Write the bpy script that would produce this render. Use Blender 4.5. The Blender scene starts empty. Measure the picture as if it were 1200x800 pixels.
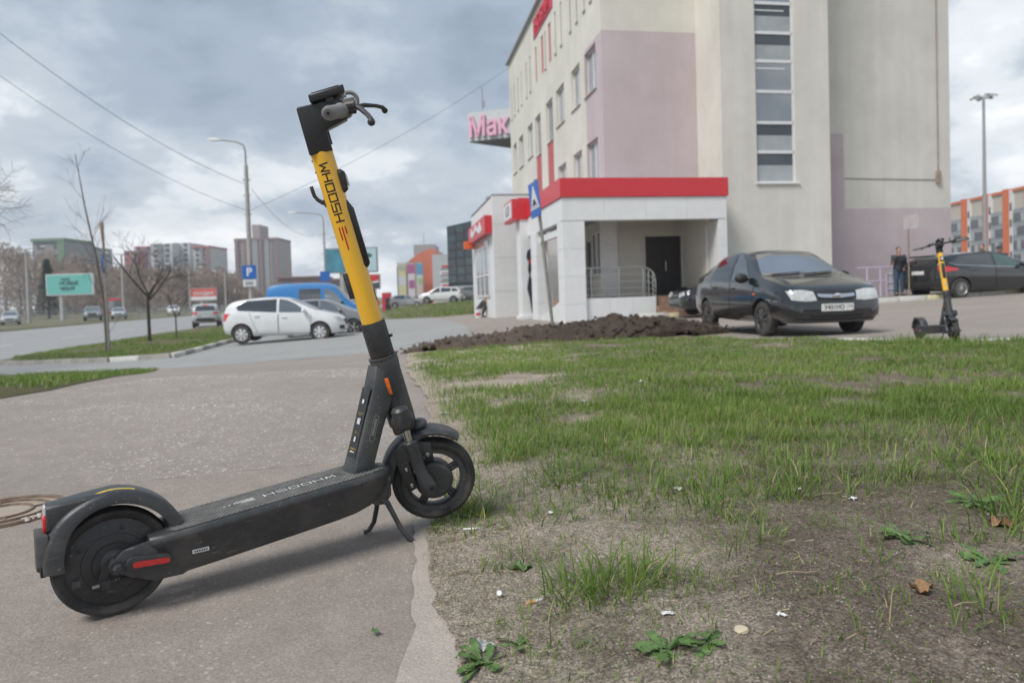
import bpy, bmesh, math, random
import numpy as np
from mathutils import Vector, Matrix, noise as mnoise
from mathutils.bvhtree import BVHTree
PI = math.pi
SC = bpy.context.scene
COL = SC.collection
random.seed(7); RNG = np.random.default_rng(7)

# ------------------------------------------------------------ camera, sun, sky
CAM_H, FPX, PITCH, ROLL = 0.72, 800.0, math.atan(24 / 800.0), 0.032
def set_camera():
    cd = bpy.data.cameras.new('camera'); co = bpy.data.objects.new('camera', cd); COL.objects.link(co)
    cd.sensor_width = 36.0; cd.lens = 36.0 * FPX / 1200.0
    cd.shift_y = -33 / 1200.0
    cd.clip_start = 0.05; cd.clip_end = 6000
    fw = Vector((0, math.cos(PITCH), -math.sin(PITCH))); u0 = Vector((0, math.sin(PITCH), math.cos(PITCH))); r0 = Vector((1, 0, 0))
    R = math.cos(ROLL) * r0 - math.sin(ROLL) * u0; U = math.sin(ROLL) * r0 + math.cos(ROLL) * u0
    co.matrix_world = Matrix(((R.x, U.x, -fw.x, 0), (R.y, U.y, -fw.y, 0), (R.z, U.z, -fw.z, CAM_H), (0, 0, 0, 1)))
    cd.dof.use_dof = True; cd.dof.focus_distance = 1.78; cd.dof.aperture_fstop = 3.8
    SC.camera = co
set_camera()
SUN_EL, SUN_AZ = math.radians(52), math.radians(-133)      # azimuth from +Y towards +X
SC.view_settings.view_transform = 'Standard'; SC.view_settings.look = 'None'
SC.view_settings.exposure = 0.30; SC.view_settings.gamma = 1.0
SC.view_settings.use_curve_mapping = False
sl = bpy.data.lights.new('sun', 'SUN'); sl.energy = 2.8; sl.angle = math.radians(22); sl.color = (1.0, 0.97, 0.93)
so = bpy.data.objects.new('sun', sl); COL.objects.link(so)
sd = Vector((math.cos(SUN_EL) * math.sin(SUN_AZ), math.cos(SUN_EL) * math.cos(SUN_AZ), math.sin(SUN_EL)))
so.rotation_euler = sd.to_track_quat('Z', 'Y').to_euler()

def world():
    w = bpy.data.worlds.new('World'); SC.world = w; w.use_nodes = True
    N = w.node_tree.nodes; L = w.node_tree.links; N.clear()
    out = N.new('ShaderNodeOutputWorld'); bg = N.new('ShaderNodeBackground'); bg.inputs['Strength'].default_value = 0.14
    sky = N.new('ShaderNodeTexSky'); sky.sky_type = 'NISHITA'; sky.sun_disc = False
    sky.sun_elevation = SUN_EL; sky.sun_rotation = SUN_AZ; sky.air_density = 1.0; sky.dust_density = 2.5; sky.ozone_density = 1.0
    tc = N.new('ShaderNodeTexCoord'); sep = N.new('ShaderNodeSeparateXYZ'); L.new(tc.outputs['Generated'], sep.inputs[0])
    def math_(op, a, b=None, c=None):
        n = N.new('ShaderNodeMath'); n.operation = op
        for i, x in enumerate((a, b, c)):
            if x is None: continue
            if isinstance(x, (int, float)): n.inputs[i].default_value = x
            else: L.new(x, n.inputs[i])
        return n.outputs[0]
    z = math_('ADD', math_('MAXIMUM', sep.outputs[2], 0.0), 0.30)
    cx = math_('DIVIDE', sep.outputs[0], z); cy = math_('DIVIDE', sep.outputs[1], z)
    comb = N.new('ShaderNodeCombineXYZ'); L.new(cx, comb.inputs[0]); L.new(cy, comb.inputs[1])
    def noise(scale, detail, rough, off):
        mp = N.new('ShaderNodeMapping'); mp.inputs['Location'].default_value = off; L.new(comb.outputs[0], mp.inputs[0])
        n = N.new('ShaderNodeTexNoise'); n.inputs['Scale'].default_value = scale; n.inputs['Detail'].default_value = detail
        n.inputs['Roughness'].default_value = rough; L.new(mp.outputs[0], n.inputs['Vector']); return n.outputs[0]
    def ramp(src, stops):
        r = N.new('ShaderNodeValToRGB'); L.new(src, r.inputs[0]); e = r.color_ramp.elements
        while len(e) > 1: e.remove(e[-1])
        e[0].position = stops[0][0]; e[0].color = (*stops[0][1], 1)
        for p, c in stops[1:]:
            q = e.new(p); q.color = (*c, 1)
        r.color_ramp.interpolation = 'EASE'; return r.outputs[0]
    def mix(f, a, b):
        m = N.new('ShaderNodeMix'); m.data_type = 'RGBA'; L.new(f, m.inputs[0]); L.new(a, m.inputs[6]); L.new(b, m.inputs[7]); return m.outputs[2]
    big = noise(0.75, 5, 0.55, (3.1, 1.7, 0)); fine = noise(2.6, 8, 0.6, (0.4, 5.2, 0)); wisp = noise(0.9, 6, 0.6, (7.7, 2.2, 0))
    # a heavier bank of cloud to the left (west), thinner cloud to the right
    side = math_('MULTIPLY', sep.outputs[0], 0.05)
    elev = math_('MULTIPLY', sep.outputs[2], -0.30)
    dens = math_('ADD', math_('ADD', math_('MULTIPLY', big, 0.62), math_('MULTIPLY', fine, 0.5)), math_('ADD', side, elev))
    cloud = ramp(dens, [(0.30, (1.85, 2.3, 2.9)), (0.41, (2.45, 2.95, 3.6)), (0.495, (3.5, 3.95, 4.45)), (0.56, (5.3, 5.6, 5.9)), (0.65, (7.0, 7.1, 7.2))])
    gap = ramp(wisp, [(0.56, (0, 0, 0)), (0.70, (0.8, 0.8, 0.8))])
    skyb = N.new('ShaderNodeMix'); skyb.data_type = 'RGBA'; skyb.inputs[0].default_value = 0.35
    L.new(sky.outputs[0], skyb.inputs[6]); skyb.inputs[7].default_value = (4.6, 5.6, 6.6, 1)
    L.new(mix(gap, cloud, skyb.outputs[2]), bg.inputs['Color']); L.new(bg.outputs[0], out.inputs[0])
world()

# ------------------------------------------------------------ mesh helpers
class MB:
    def __init__(s): s.v = []; s.f = []
    def add(s, vs, fs, M=None):
        o = len(s.v)
        s.v += [tuple(M @ Vector(p)) if M is not None else tuple(p) for p in vs]
        s.f += [tuple(i + o for i in f) for f in fs]; return s
    def join(s, m, M=None): return s.add(m.v, m.f, M)
    def box(s, x0, x1, y0, y1, z0, z1, M=None):
        v = [(x, y, z) for z in (z0, z1) for y in (y0, y1) for x in (x0, x1)]
        return s.add(v, [(0, 2, 3, 1), (4, 5, 7, 6), (0, 1, 5, 4), (2, 6, 7, 3), (0, 4, 6, 2), (1, 3, 7, 5)], M)
    def loft(s, rings, closed=True, cap=True, M=None):
        n = len(rings[0]); vs = [p for r in rings for p in r]; fs = []
        m = n if closed else n - 1
        for i in range(len(rings) - 1):
            for j in range(m):
                a, b = i * n + j, i * n + (j + 1) % n
                fs.append((a, b, b + n, a + n))
        if cap and closed:
            fs.append(tuple(reversed(range(n)))); fs.append(tuple((len(rings) - 1) * n + j for j in range(n)))
        return s.add(vs, fs, M)
    def prism(s, poly, d0, d1, axis='y', M=None):
        f = {'y': lambda p, d: (p[0], d, p[1]), 'x': lambda p, d: (d, p[0], p[1]), 'z': lambda p, d: (p[0], p[1], d)}[axis]
        return s.loft([[f(p, d0) for p in poly], [f(p, d1) for p in poly]], M=M)
    def tube(s, pts, r, n=8, cap=True, M=None, flat=1.0):
        P = [Vector(p) for p in pts]; k = len(P); r = [r] * k if isinstance(r, (int, float)) else r
        rings = []; up = None
        for i in range(k):
            t = (P[min(i + 1, k - 1)] - P[max(i - 1, 0)]).normalized()
            if up is None:
                up = t.orthogonal().normalized() if abs(t.z) > .9 else Vector((0, 0, 1))
            a = (up - t * up.dot(t)); a = a.normalized() if a.length > 1e-6 else t.orthogonal().normalized(); up = a
            b = t.cross(a)
            rings.append([P[i] + (a * math.cos(2 * PI * j / n) * flat + b * math.sin(2 * PI * j / n)) * r[i] for j in range(n)])
        return s.loft(rings, cap=cap, M=M)
    def lathe(s, prof, n=24, M=None, cap=True, a0=0.0, a1=2 * PI):
        # profile (radius, z) about z
        full = abs(a1 - a0 - 2 * PI) < 1e-6; m = n if full else n + 1
        rings = [[(r * math.cos(a0 + (a1 - a0) * j / n), r * math.sin(a0 + (a1 - a0) * j / n), z) for j in range(m)] for r, z in prof]
        return s.loft(rings, closed=full, cap=cap and full, M=M)
    def torus(s, R, r, n=24, m=8, M=None, flat=1.0):
        rings = [[((R + r * math.cos(2 * PI * k / m)) * math.cos(2 * PI * j / n), (R + r * math.cos(2 * PI * k / m)) * math.sin(2 * PI * j / n), r * flat * math.sin(2 * PI * k / m)) for k in range(m)] for j in range(n)]
        rings.append(rings[0]); return s.loft(rings, cap=False, M=M)
    def ball(s, c, r, n=10, M=None):
        rx, ry, rz = (r, r, r) if isinstance(r, (int, float)) else r
        m = max(4, n // 2 + 1)
        rings = []
        for i in range(m + 1):
            t = PI * i / m; q = max(math.sin(t), .02)
            rings.append([(c[0] + rx * q * math.cos(2 * PI * j / n), c[1] + ry * q * math.sin(2 * PI * j / n), c[2] - rz * math.cos(t)) for j in range(n)])
        return s.loft(rings, M=M)
    def mesh(s, name, bevel=0, seg=2, weld=True):
        me = bpy.data.meshes.new(name); me.from_pydata(s.v, [], s.f)
        bm = bmesh.new(); bm.from_mesh(me)
        if weld: bmesh.ops.remove_doubles(bm, verts=bm.verts, dist=1e-5)
        if len(bm.faces) < 60000: bmesh.ops.recalc_face_normals(bm, faces=bm.faces)
        if bevel:
            es = [e for e in bm.edges if len(e.link_faces) == 2 and e.calc_face_angle(0) > .5]
            bmesh.ops.bevel(bm, geom=es, offset=bevel, segments=seg, profile=.5, affect='EDGES', clamp_overlap=True)
        bm.to_mesh(me); bm.free(); return me
    def build(s, name, m, parent=None, smooth=30, bevel=0, seg=2, weld=True, loc=None, rotz=None):
        me = s.mesh(name, bevel, seg, weld); return link(name, me, m, parent, smooth, loc, rotz)
def link(name, me, m, parent=None, smooth=30, loc=None, rotz=None):
    if m is not None and not me.materials: me.materials.append(m)
    if smooth:
        me.polygons.foreach_set('use_smooth', [True] * len(me.polygons)); me.set_sharp_from_angle(angle=math.radians(smooth))
    o = bpy.data.objects.new(name, me); COL.objects.link(o)
    if parent: o.parent = parent
    if loc is not None: o.location = loc
    if rotz is not None: o.rotation_euler.z = rotz
    return o
def share(src, parent, M=None, name=None):
    o = src.copy(); COL.objects.link(o); o.parent = parent
    if M is not None: o.matrix_basis = M
    return o
def tag(o, label=None, cat=None, group=None, kind=None):
    for k, x in (('label', label), ('category', cat), ('group', group), ('kind', kind)):
        if x: o[k] = x
    return o
def empty(name, loc=(0, 0, 0), rz=0.0, label=None, cat=None, group=None, kind=None):
    o = bpy.data.objects.new(name, None); COL.objects.link(o); o.location = loc; o.rotation_euler.z = rz; o.empty_display_size = .1
    return tag(o, label, cat, group, kind)
CHILD = {}
def copy_tree(src, loc=None, rz=None, label=None):
    kids = {}
    for o in COL.objects: kids.setdefault(o.parent, []).append(o)
    def rec(o, p):
        c = o.copy(); COL.objects.link(c); c.parent = p
        for k in kids.get(o, []): rec(k, c)
        return c
    r = rec(src, None)
    if loc is not None: r.location = loc
    if rz is not None: r.rotation_euler.z = rz
    if label: r['label'] = label
    return r
def Tr(x, y, z): return Matrix.Translation((x, y, z))
def Rot(a, ax): return Matrix.Rotation(a, 4, ax)
def eval_mesh(me, mods):
    o = bpy.data.objects.new('tmp', me); COL.objects.link(o)
    mods(o); dg = bpy.context.evaluated_depsgraph_get(); dg.update()
    r = bpy.data.meshes.new_from_object(o.evaluated_get(dg)); bpy.data.objects.remove(o); return r
def text_mb(body, size, depth=.002, bold=0.0, spacing=1.0, align='CENTER'):
    c = bpy.data.curves.new('t', 'FONT'); c.body = body; c.size = size; c.extrude = depth; c.align_x = align; c.align_y = 'CENTER'
    c.offset = bold; c.space_character = spacing; c.resolution_u = 3
    o = bpy.data.objects.new('t', c); COL.objects.link(o); dg = bpy.context.evaluated_depsgraph_get(); dg.update()
    me = bpy.data.meshes.new_from_object(o.evaluated_get(dg)); m = MB()
    m.v = [tuple(v.co) for v in me.vertices]; m.f = [tuple(p.vertices) for p in me.polygons]
    bpy.data.objects.remove(o); bpy.data.curves.remove(c); return m

# ------------------------------------------------------------ materials
MATS = {}
def mat(name, col, rough=.6, metal=0.0, var=.12, scale=6.0, bump=0.0, bscale=60.0, spec=.5, coat=0.0, dirt=None, dirt_amt=.4, dirt_scale=3.0, emit=0, trans=0.0, ior=1.5, speck=0.0, speck_scale=120):
    if name in MATS: return MATS[name]
    m = bpy.data.materials.new(name); m.use_nodes = True; N = m.node_tree.nodes; L = m.node_tree.links
    b = N['Principled BSDF']; b.inputs['Roughness'].default_value = rough; b.inputs['Metallic'].default_value = metal
    b.inputs['Specular IOR Level'].default_value = spec; b.inputs['Coat Weight'].default_value = coat; b.inputs['Coat Roughness'].default_value = .08
    b.inputs['Base Color'].default_value = (*col, 1); b.inputs['Transmission Weight'].default_value = trans; b.inputs['IOR'].default_value = ior
    tc = N.new('ShaderNodeTexCoord')
    def noise(sc, det=5, rg=.6):
        n = N.new('ShaderNodeTexNoise'); n.inputs['Scale'].default_value = sc; n.inputs['Detail'].default_value = det; n.inputs['Roughness'].default_value = rg
        L.new(tc.outputs['Object'], n.inputs['Vector']); return n.outputs[0]
    cur = None
    if var:
        r = N.new('ShaderNodeMapRange'); r.inputs[1].default_value = .3; r.inputs[2].default_value = .7; r.inputs[3].default_value = 1 - var; r.inputs[4].default_value = 1 + var
        L.new(noise(scale), r.inputs[0])
        mx = N.new('ShaderNodeMix'); mx.data_type = 'RGBA'; mx.blend_type = 'MULTIPLY'; mx.inputs[0].default_value = 1; mx.inputs[6].default_value = (*col, 1)
        L.new(r.outputs[0], mx.inputs[7]); cur = mx.outputs[2]
    if dirt:
        r = N.new('ShaderNodeMapRange'); r.inputs[1].default_value = .46; r.inputs[2].default_value = .74; r.inputs[3].default_value = 0; r.inputs[4].default_value = dirt_amt
        L.new(noise(dirt_scale, 8, .72), r.inputs[0])
        mx = N.new('ShaderNodeMix'); mx.data_type = 'RGBA'; mx.inputs[6].default_value = (*col, 1); mx.inputs[7].default_value = (*dirt, 1)
        L.new(r.outputs[0], mx.inputs[0])
        if cur: L.new(cur, mx.inputs[6])
        cur = mx.outputs[2]
        rr = N.new('ShaderNodeMapRange'); rr.inputs[3].default_value = rough; rr.inputs[4].default_value = min(1, rough + .35); L.new(r.outputs[0], rr.inputs[0]); L.new(rr.outputs[0], b.inputs['Roughness'])
    if speck:
        v = N.new('ShaderNodeTexVoronoi'); v.inputs['Scale'].default_value = speck_scale; L.new(tc.outputs['Object'], v.inputs['Vector'])
        wn = N.new('ShaderNodeTexWhiteNoise'); L.new(v.outputs['Position'], wn.inputs['Vector'])
        r1 = N.new('ShaderNodeMapRange'); L.new(wn.outputs['Value'], r1.inputs[0]); r1.inputs[1].default_value = .78; r1.inputs[2].default_value = .90; r1.inputs[4].default_value = speck
        r2 = N.new('ShaderNodeMapRange'); L.new(v.outputs['Distance'], r2.inputs[0]); r2.inputs[1].default_value = .14; r2.inputs[2].default_value = .30; r2.inputs[3].default_value = 1; r2.inputs[4].default_value = 0
        r3 = N.new('ShaderNodeMapRange'); L.new(noise(9, 5, .7), r3.inputs[0]); r3.inputs[1].default_value = .42; r3.inputs[2].default_value = .62
        q = N.new('ShaderNodeMath'); q.operation = 'MULTIPLY'; L.new(r1.outputs[0], q.inputs[0]); L.new(r2.outputs[0], q.inputs[1])
        q2 = N.new('ShaderNodeMath'); q2.operation = 'MULTIPLY'; L.new(q.outputs[0], q2.inputs[0]); L.new(r3.outputs[0], q2.inputs[1])
        # fine scuffs: stretched noise
        mp = N.new('ShaderNodeMapping'); mp.inputs['Scale'].default_value = (24, 70, 150); mp.inputs['Rotation'].default_value = (.3, .5, .2); L.new(tc.outputs['Object'], mp.inputs[0])
        sn = N.new('ShaderNodeTexNoise'); sn.inputs['Scale'].default_value = 1; sn.inputs['Detail'].default_value = 4; L.new(mp.outputs[0], sn.inputs['Vector'])
        r4 = N.new('ShaderNodeMapRange'); L.new(sn.outputs[0], r4.inputs[0]); r4.inputs[1].default_value = .63; r4.inputs[2].default_value = .74; r4.inputs[4].default_value = speck * .28
        q3 = N.new('ShaderNodeMath'); q3.operation = 'MAXIMUM'; L.new(q2.outputs[0], q3.inputs[0]); L.new(r4.outputs[0], q3.inputs[1])
        mx = N.new('ShaderNodeMix'); mx.data_type = 'RGBA'; L.new(q3.outputs[0], mx.inputs[0]); mx.inputs[6].default_value = (*col, 1); mx.inputs[7].default_value = (.33, .31, .28, 1)
        if cur: L.new(cur, mx.inputs[6])
        cur = mx.outputs[2]
    if cur: L.new(cur, b.inputs['Base Color'])
    if bump:
        bp = N.new('ShaderNodeBump'); bp.inputs['Strength'].default_value = bump; bp.inputs['Distance'].default_value = .01
        L.new(noise(bscale, 6, .65), bp.inputs['Height']); L.new(bp.outputs[0], b.inputs['Normal'])
    if emit:
        b.inputs['Emission Color'].default_value = (*col, 1); b.inputs['Emission Strength'].default_value = emit
    MATS[name] = m; return m

# ------------------------------------------------------------ terrain
def smst(t): t = min(max(t, 0.0), 1.0); return t * t * (3 - 2 * t)
def gz(X, Y):
    s = smst((Y - 4) / 12.0)
    q = -.36 + (.048 * max(X, -16) if X < 0 else .028 * min(X, 18))
    far = .55 * smst((Y - 46) / 20.0) * smst((X + 15) / 5.0) * smst((12 - X) / 10.0)
    return s * q + far
class Ray:
    pass
def vnoise(x, y, seed=0):
    # smooth value noise on arrays, 0..1
    xi = np.floor(x).astype(int); yi = np.floor(y).astype(int); fx = x - xi; fy = y - yi
    fx = fx * fx * (3 - 2 * fx); fy = fy * fy * (3 - 2 * fy)
    def h(a, b):
        n = (a * 374761393 + b * 668265263 + seed * 974634777) & 0x7fffffff
        n = ((n ^ (n >> 13)) * 1274126177) & 0x7fffffff
        return ((n ^ (n >> 16)) & 0xffff) / 65535.0
    return (h(xi, yi) * (1 - fx) + h(xi + 1, yi) * fx) * (1 - fy) + (h(xi, yi + 1) * (1 - fx) + h(xi + 1, yi + 1) * fx) * fy
def fbm(x, y, seed=0, o=4):
    x = np.asarray(x, float); y = np.asarray(y, float); a = 0; w = .5; t = 0
    for i in range(o):
        a = a + w * vnoise(x * 2 ** i, y * 2 ** i, seed + i); t += w; w *= .5
    return a / t
def inside(poly, X, Y):
    X = np.asarray(X); Y = np.asarray(Y); c = np.zeros(X.shape, bool); n = len(poly)
    for i in range(n):
        x0, y0 = poly[i]; x1, y1 = poly[(i + 1) % n]
        k = ((y0 > Y) != (y1 > Y)) & (X < (x1 - x0) * (Y - y0) / (y1 - y0 + 1e-12) + x0); c ^= k
    return c
def clip_cell(poly, x0, x1, y0, y1):
    def cl(P, k, val, keep_gt):
        out = []
        for i in range(len(P)):
            a, b = P[i], P[(i + 1) % len(P)]
            ia = (a[k] >= val) if keep_gt else (a[k] <= val); ib = (b[k] >= val) if keep_gt else (b[k] <= val)
            if ia: out.append(a)
            if ia != ib:
                t = (val - a[k]) / (b[k] - a[k]); out.append((a[0] + t * (b[0] - a[0]), a[1] + t * (b[1] - a[1])))
        return out
    P = cl(poly, 0, x0, True)
    if P: P = cl(P, 0, x1, False)
    if P: P = cl(P, 1, y0, True)
    if P: P = cl(P, 1, y1, False)
    return P
def sheet(name, poly, dz, m, step=.5, zf=None, kind='structure', big=None, fine=None):
    """A ground sheet that follows the terrain dz above it, cut to the outline poly."""
    zf = zf or (lambda x, y: gz(x, y) + dz)
    xs = [p[0] for p in poly]; ys = [p[1] for p in poly]
    def br(a, b, fr=None):
        out = [a]; t = a
        while t < b:
            s = step if -2 < t < 24 or not big else big
            if fine and fr[0] <= t < fr[1]: s = fine[0]
            t = (math.floor(t / s + 1e-6) + 1) * s; out.append(min(t, b))
        return out
    gx, gy = br(min(xs), max(xs), fine and fine[1]), br(min(ys), max(ys), fine and fine[2])
    mb = MB(); idx = {}
    for j in range(len(gy) - 1):
        band = clip_cell(poly, -1e9, 1e9, gy[j], gy[j + 1])
        if len(band) < 3: continue
        for i in range(len(gx) - 1):
            P = clip_cell(band, gx[i], gx[i + 1], gy[j], gy[j + 1]); Q = []
            for p in P:
                k = (round(p[0], 4), round(p[1], 4))
                if k not in idx: idx[k] = len(mb.v); mb.v.append((p[0], p[1], zf(p[0], p[1])))
                if not Q or Q[-1] != idx[k]: Q.append(idx[k])
            if len(Q) > 1 and Q[0] == Q[-1]: Q.pop()
            if len(set(Q)) >= 3 and len(set(Q)) == len(Q): mb.f.append(tuple(Q))
    o = mb.build(name, m, weld=False, smooth=60)
    for p in o.data.polygons[:1]: pass
    return tag(o, kind=kind)
# ------------------------------------------------------------ ground materials
def asphalt(name, col, stone=(.55, .52, .48), amt=.5, sscale=70, big=.12, bump=.5, crack=0.0, dust=None):
    m = bpy.data.materials.new(name); m.use_nodes = True; N = m.node_tree.nodes; L = m.node_tree.links; b = N['Principled BSDF']
    b.inputs['Roughness'].default_value = .9; b.inputs['Specular IOR Level'].default_value = .25
    tc = N.new('ShaderNodeTexCoord')
    def noise(sc, det=5, rg=.6):
        n = N.new('ShaderNodeTexNoise'); n.inputs['Scale'].default_value = sc; n.inputs['Detail'].default_value = det; n.inputs['Roughness'].default_value = rg; L.new(tc.outputs['Object'], n.inputs['Vector']); return n.outputs[0]
    def mr(src, a, c, d, e):
        r = N.new('ShaderNodeMapRange'); L.new(src, r.inputs[0])
        for i, x in enumerate((a, c, d, e)): r.inputs[i + 1].default_value = x
        return r.outputs[0]
    def mixc(f, A, B, mode='MIX'):
        x = N.new('ShaderNodeMix'); x.data_type = 'RGBA'; x.blend_type = mode
        if isinstance(f, float): x.inputs[0].default_value = f
        else: L.new(f, x.inputs[0])
        for k, q in ((6, A), (7, B)):
            if isinstance(q, tuple): x.inputs[k].default_value = (*q, 1)
            else: L.new(q, x.inputs[k])
        return x.outputs[2]
    c = mixc(1.0, col, mr(noise(.55, 6, .65), .3, .7, 1 - big, 1 + big), 'MULTIPLY')
    c = mixc(1.0, c, mr(noise(9, 6, .7), .25, .75, .86, 1.14), 'MULTIPLY')
    c = mixc(1.0, c, mr(noise(160, 3, .8), .3, .7, .72, 1.28), 'MULTIPLY')
    if dust: c = mixc(mr(noise(.35, 7, .7), .48, .66, 0, .75), c, dust)
    v = N.new('ShaderNodeTexVoronoi'); v.inputs['Scale'].default_value = sscale; L.new(tc.outputs['Object'], v.inputs['Vector'])
    wn = N.new('ShaderNodeTexWhiteNoise'); L.new(v.outputs['Position'], wn.inputs['Vector'])
    sel = mr(wn.outputs['Value'], .80, .9, 0, 1)
    dd = mr(v.outputs['Distance'], .30, .42, 1, 0)
    reg = mr(noise(.8, 5, .6), .42, .62, .15, 1)
    f = N.new('ShaderNodeMath'); f.operation = 'MULTIPLY'; L.new(sel, f.inputs[0]); L.new(dd, f.inputs[1])
    f2 = N.new('ShaderNodeMath'); f2.operation = 'MULTIPLY'; L.new(f.outputs[0], f2.inputs[0]); L.new(reg, f2.inputs[1])
    f3 = N.new('ShaderNodeMath'); f3.operation = 'MULTIPLY'; L.new(f2.outputs[0], f3.inputs[0]); f3.inputs[1].default_value = amt
    c = mixc(f3.outputs[0], c, stone)
    if crack:
        vc = N.new('ShaderNodeTexVoronoi'); vc.feature = 'DISTANCE_TO_EDGE'; vc.inputs['Scale'].default_value = .5
        dm = N.new('ShaderNodeVectorMath'); dm.operation = 'MULTIPLY_ADD'; nz = N.new('ShaderNodeTexNoise'); nz.inputs['Scale'].default_value = 2.5; nz.inputs['Detail'].default_value = 6
        L.new(tc.outputs['Object'], nz.inputs['Vector']); L.new(nz.outputs['Color'], dm.inputs[0]); dm.inputs[1].default_value = (.6, .6, .6); L.new(tc.outputs['Object'], dm.inputs[2]); L.new(dm.outputs[0], vc.inputs['Vector'])
        cr = mr(vc.outputs['Distance'], .0, .006, crack, 0)
        c = mixc(cr, c, (.09, .08, .07))
    L.new(c, b.inputs['Base Color'])
    bp = N.new('ShaderNodeBump'); bp.inputs['Strength'].default_value = bump; bp.inputs['Distance'].default_value = .006
    L.new(noise(110, 4, .8), bp.inputs['Height']); L.new(bp.outputs[0], b.inputs['Normal'])
    MATS[name] = m; return m
M_PATH = asphalt('worn_path_asphalt', (.30, .262, .232), stone=(.60, .56, .51), amt=.8, sscale=42, big=.12, crack=.0, bump=.7)
M_PATCH = asphalt('smooth_path_asphalt', (.292, .250, .216), stone=(.60, .56, .50), amt=.6, sscale=90, big=.09, bump=.6)
M_ROAD = asphalt('access_road_asphalt', (.31, .31, .30), amt=.15, sscale=60, big=.08)
M_AVENUE = asphalt('avenue_asphalt', (.31, .31, .305), amt=.1, sscale=40, big=.07)
M_CONC = asphalt('broken_concrete_edge', (.41, .355, .31), stone=(.5, .48, .44), amt=.35, sscale=110, big=.16, bump=.6)

def soil_mat(name, sand, dark, green, gmix):
    m = bpy.data.materials.new(name); m.use_nodes = True; N = m.node_tree.nodes; L = m.node_tree.links; b = N['Principled BSDF']
    b.inputs['Roughness'].default_value = .97; b.inputs['Specular IOR Level'].default_value = .1
    tc = N.new('ShaderNodeTexCoord')
    def noise(sc, det=6, rg=.65):
        n = N.new('ShaderNodeTexNoise'); n.inputs['Scale'].default_value = sc; n.inputs['Detail'].default_value = det; n.inputs['Roughness'].default_value = rg; L.new(tc.outputs['Object'], n.inputs['Vector']); return n.outputs[0]
    def mr(src, a, c, d, e):
        r = N.new('ShaderNodeMapRange'); L.new(src, r.inputs[0])
        for i, x in enumerate((a, c, d, e)): r.inputs[i + 1].default_value = x
        return r.outputs[0]
    def mixc(f, A, B, mode='MIX'):
        x = N.new('ShaderNodeMix'); x.data_type = 'RGBA'; x.blend_type = mode
        if isinstance(f, float): x.inputs[0].default_value = f
        else: L.new(f, x.inputs[0])
        for k, q in ((6, A), (7, B)):
            if isinstance(q, tuple): x.inputs[k].default_value = (*q, 1)
            else: L.new(q, x.inputs[k])
        return x.outputs[2]
    # sandier beside the path, darker garden soil further out
    sp_ = N.new('ShaderNodeSeparateXYZ'); L.new(tc.outputs['Object'], sp_.inputs[0]); ad = N.new('ShaderNodeMath'); ad.operation = 'ADD'; L.new(noise(2.2, 7, .72), ad.inputs[0]); L.new(mr(sp_.outputs[0], -.2, 1.0, -.16, .10), ad.inputs[1])
    c = mixc(mr(ad.outputs[0], .38, .60, 0, 1), sand, dark)
    c = mixc(mr(noise(1.1, 6, .7), .45, .68, 0, gmix), c, green)
    c = mixc(1.0, c, mr(noise(45, 5, .8), .3, .7, .62, 1.38), 'MULTIPLY')
    c = mixc(1.0, c, mr(noise(240, 4, .85), .32, .68, .35, 1.65), 'MULTIPLY')
    vg = N.new('ShaderNodeTexVoronoi'); vg.inputs['Scale'].default_value = 210; L.new(tc.outputs['Object'], vg.inputs['Vector']); wg = N.new('ShaderNodeTexWhiteNoise'); L.new(vg.outputs['Position'], wg.inputs['Vector'])
    c = mixc(1.0, c, mr(wg.outputs['Value'], 0, 1, .62, 1.42), 'MULTIPLY')
    c = mixc(mr(noise(24, 6, .8), .52, .68, 0, .55), c, dark)
    L.new(c, b.inputs['Base Color'])
    bp = N.new('ShaderNodeBump'); bp.inputs['Strength'].default_value = 1; bp.inputs['Distance'].default_value = .035
    L.new(noise(70, 8, .75), bp.inputs['Height']); L.new(bp.outputs[0], b.inputs['Normal'])
    MATS[name] = m; return m
M_SOIL = soil_mat('sandy_lawn_soil', (.60, .505, .405), (.285, .228, .182), (.12, .135, .055), .22)
M_TURF = soil_mat('turf_soil', (.17, .15, .09), (.11, .115, .045), (.09, .13, .03), .8)
M_EARTH = mat('earth', (.16, .15, .09), .95, var=.35, scale=.05)
M_MOUND = soil_mat('dug_earth', (.155, .12, .098), (.088, .066, .053), (.11, .09, .07), .4)
M_STONE = mat('pale_stone', (.52, .485, .44), .85, var=.3, scale=3)
M_CLOD = mat('soil_clod', (.34, .285, .235), .95, var=.4, scale=5)
M_KERB = mat('kerb_concrete', (.33, .31, .28), .9, var=.25, scale=3, bump=.4, bscale=40)
M_KWHITE = mat('whitewashed_kerb', (.66, .65, .60), .85, var=.18, scale=4, dirt=(.3, .28, .25), dirt_amt=.7, dirt_scale=3)
M_KYELLOW = mat('yellow_washed_kerb', (.70, .64, .40), .85, var=.15, scale=4, dirt=(.4, .37, .28), dirt_amt=.6, dirt_scale=3)

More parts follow.
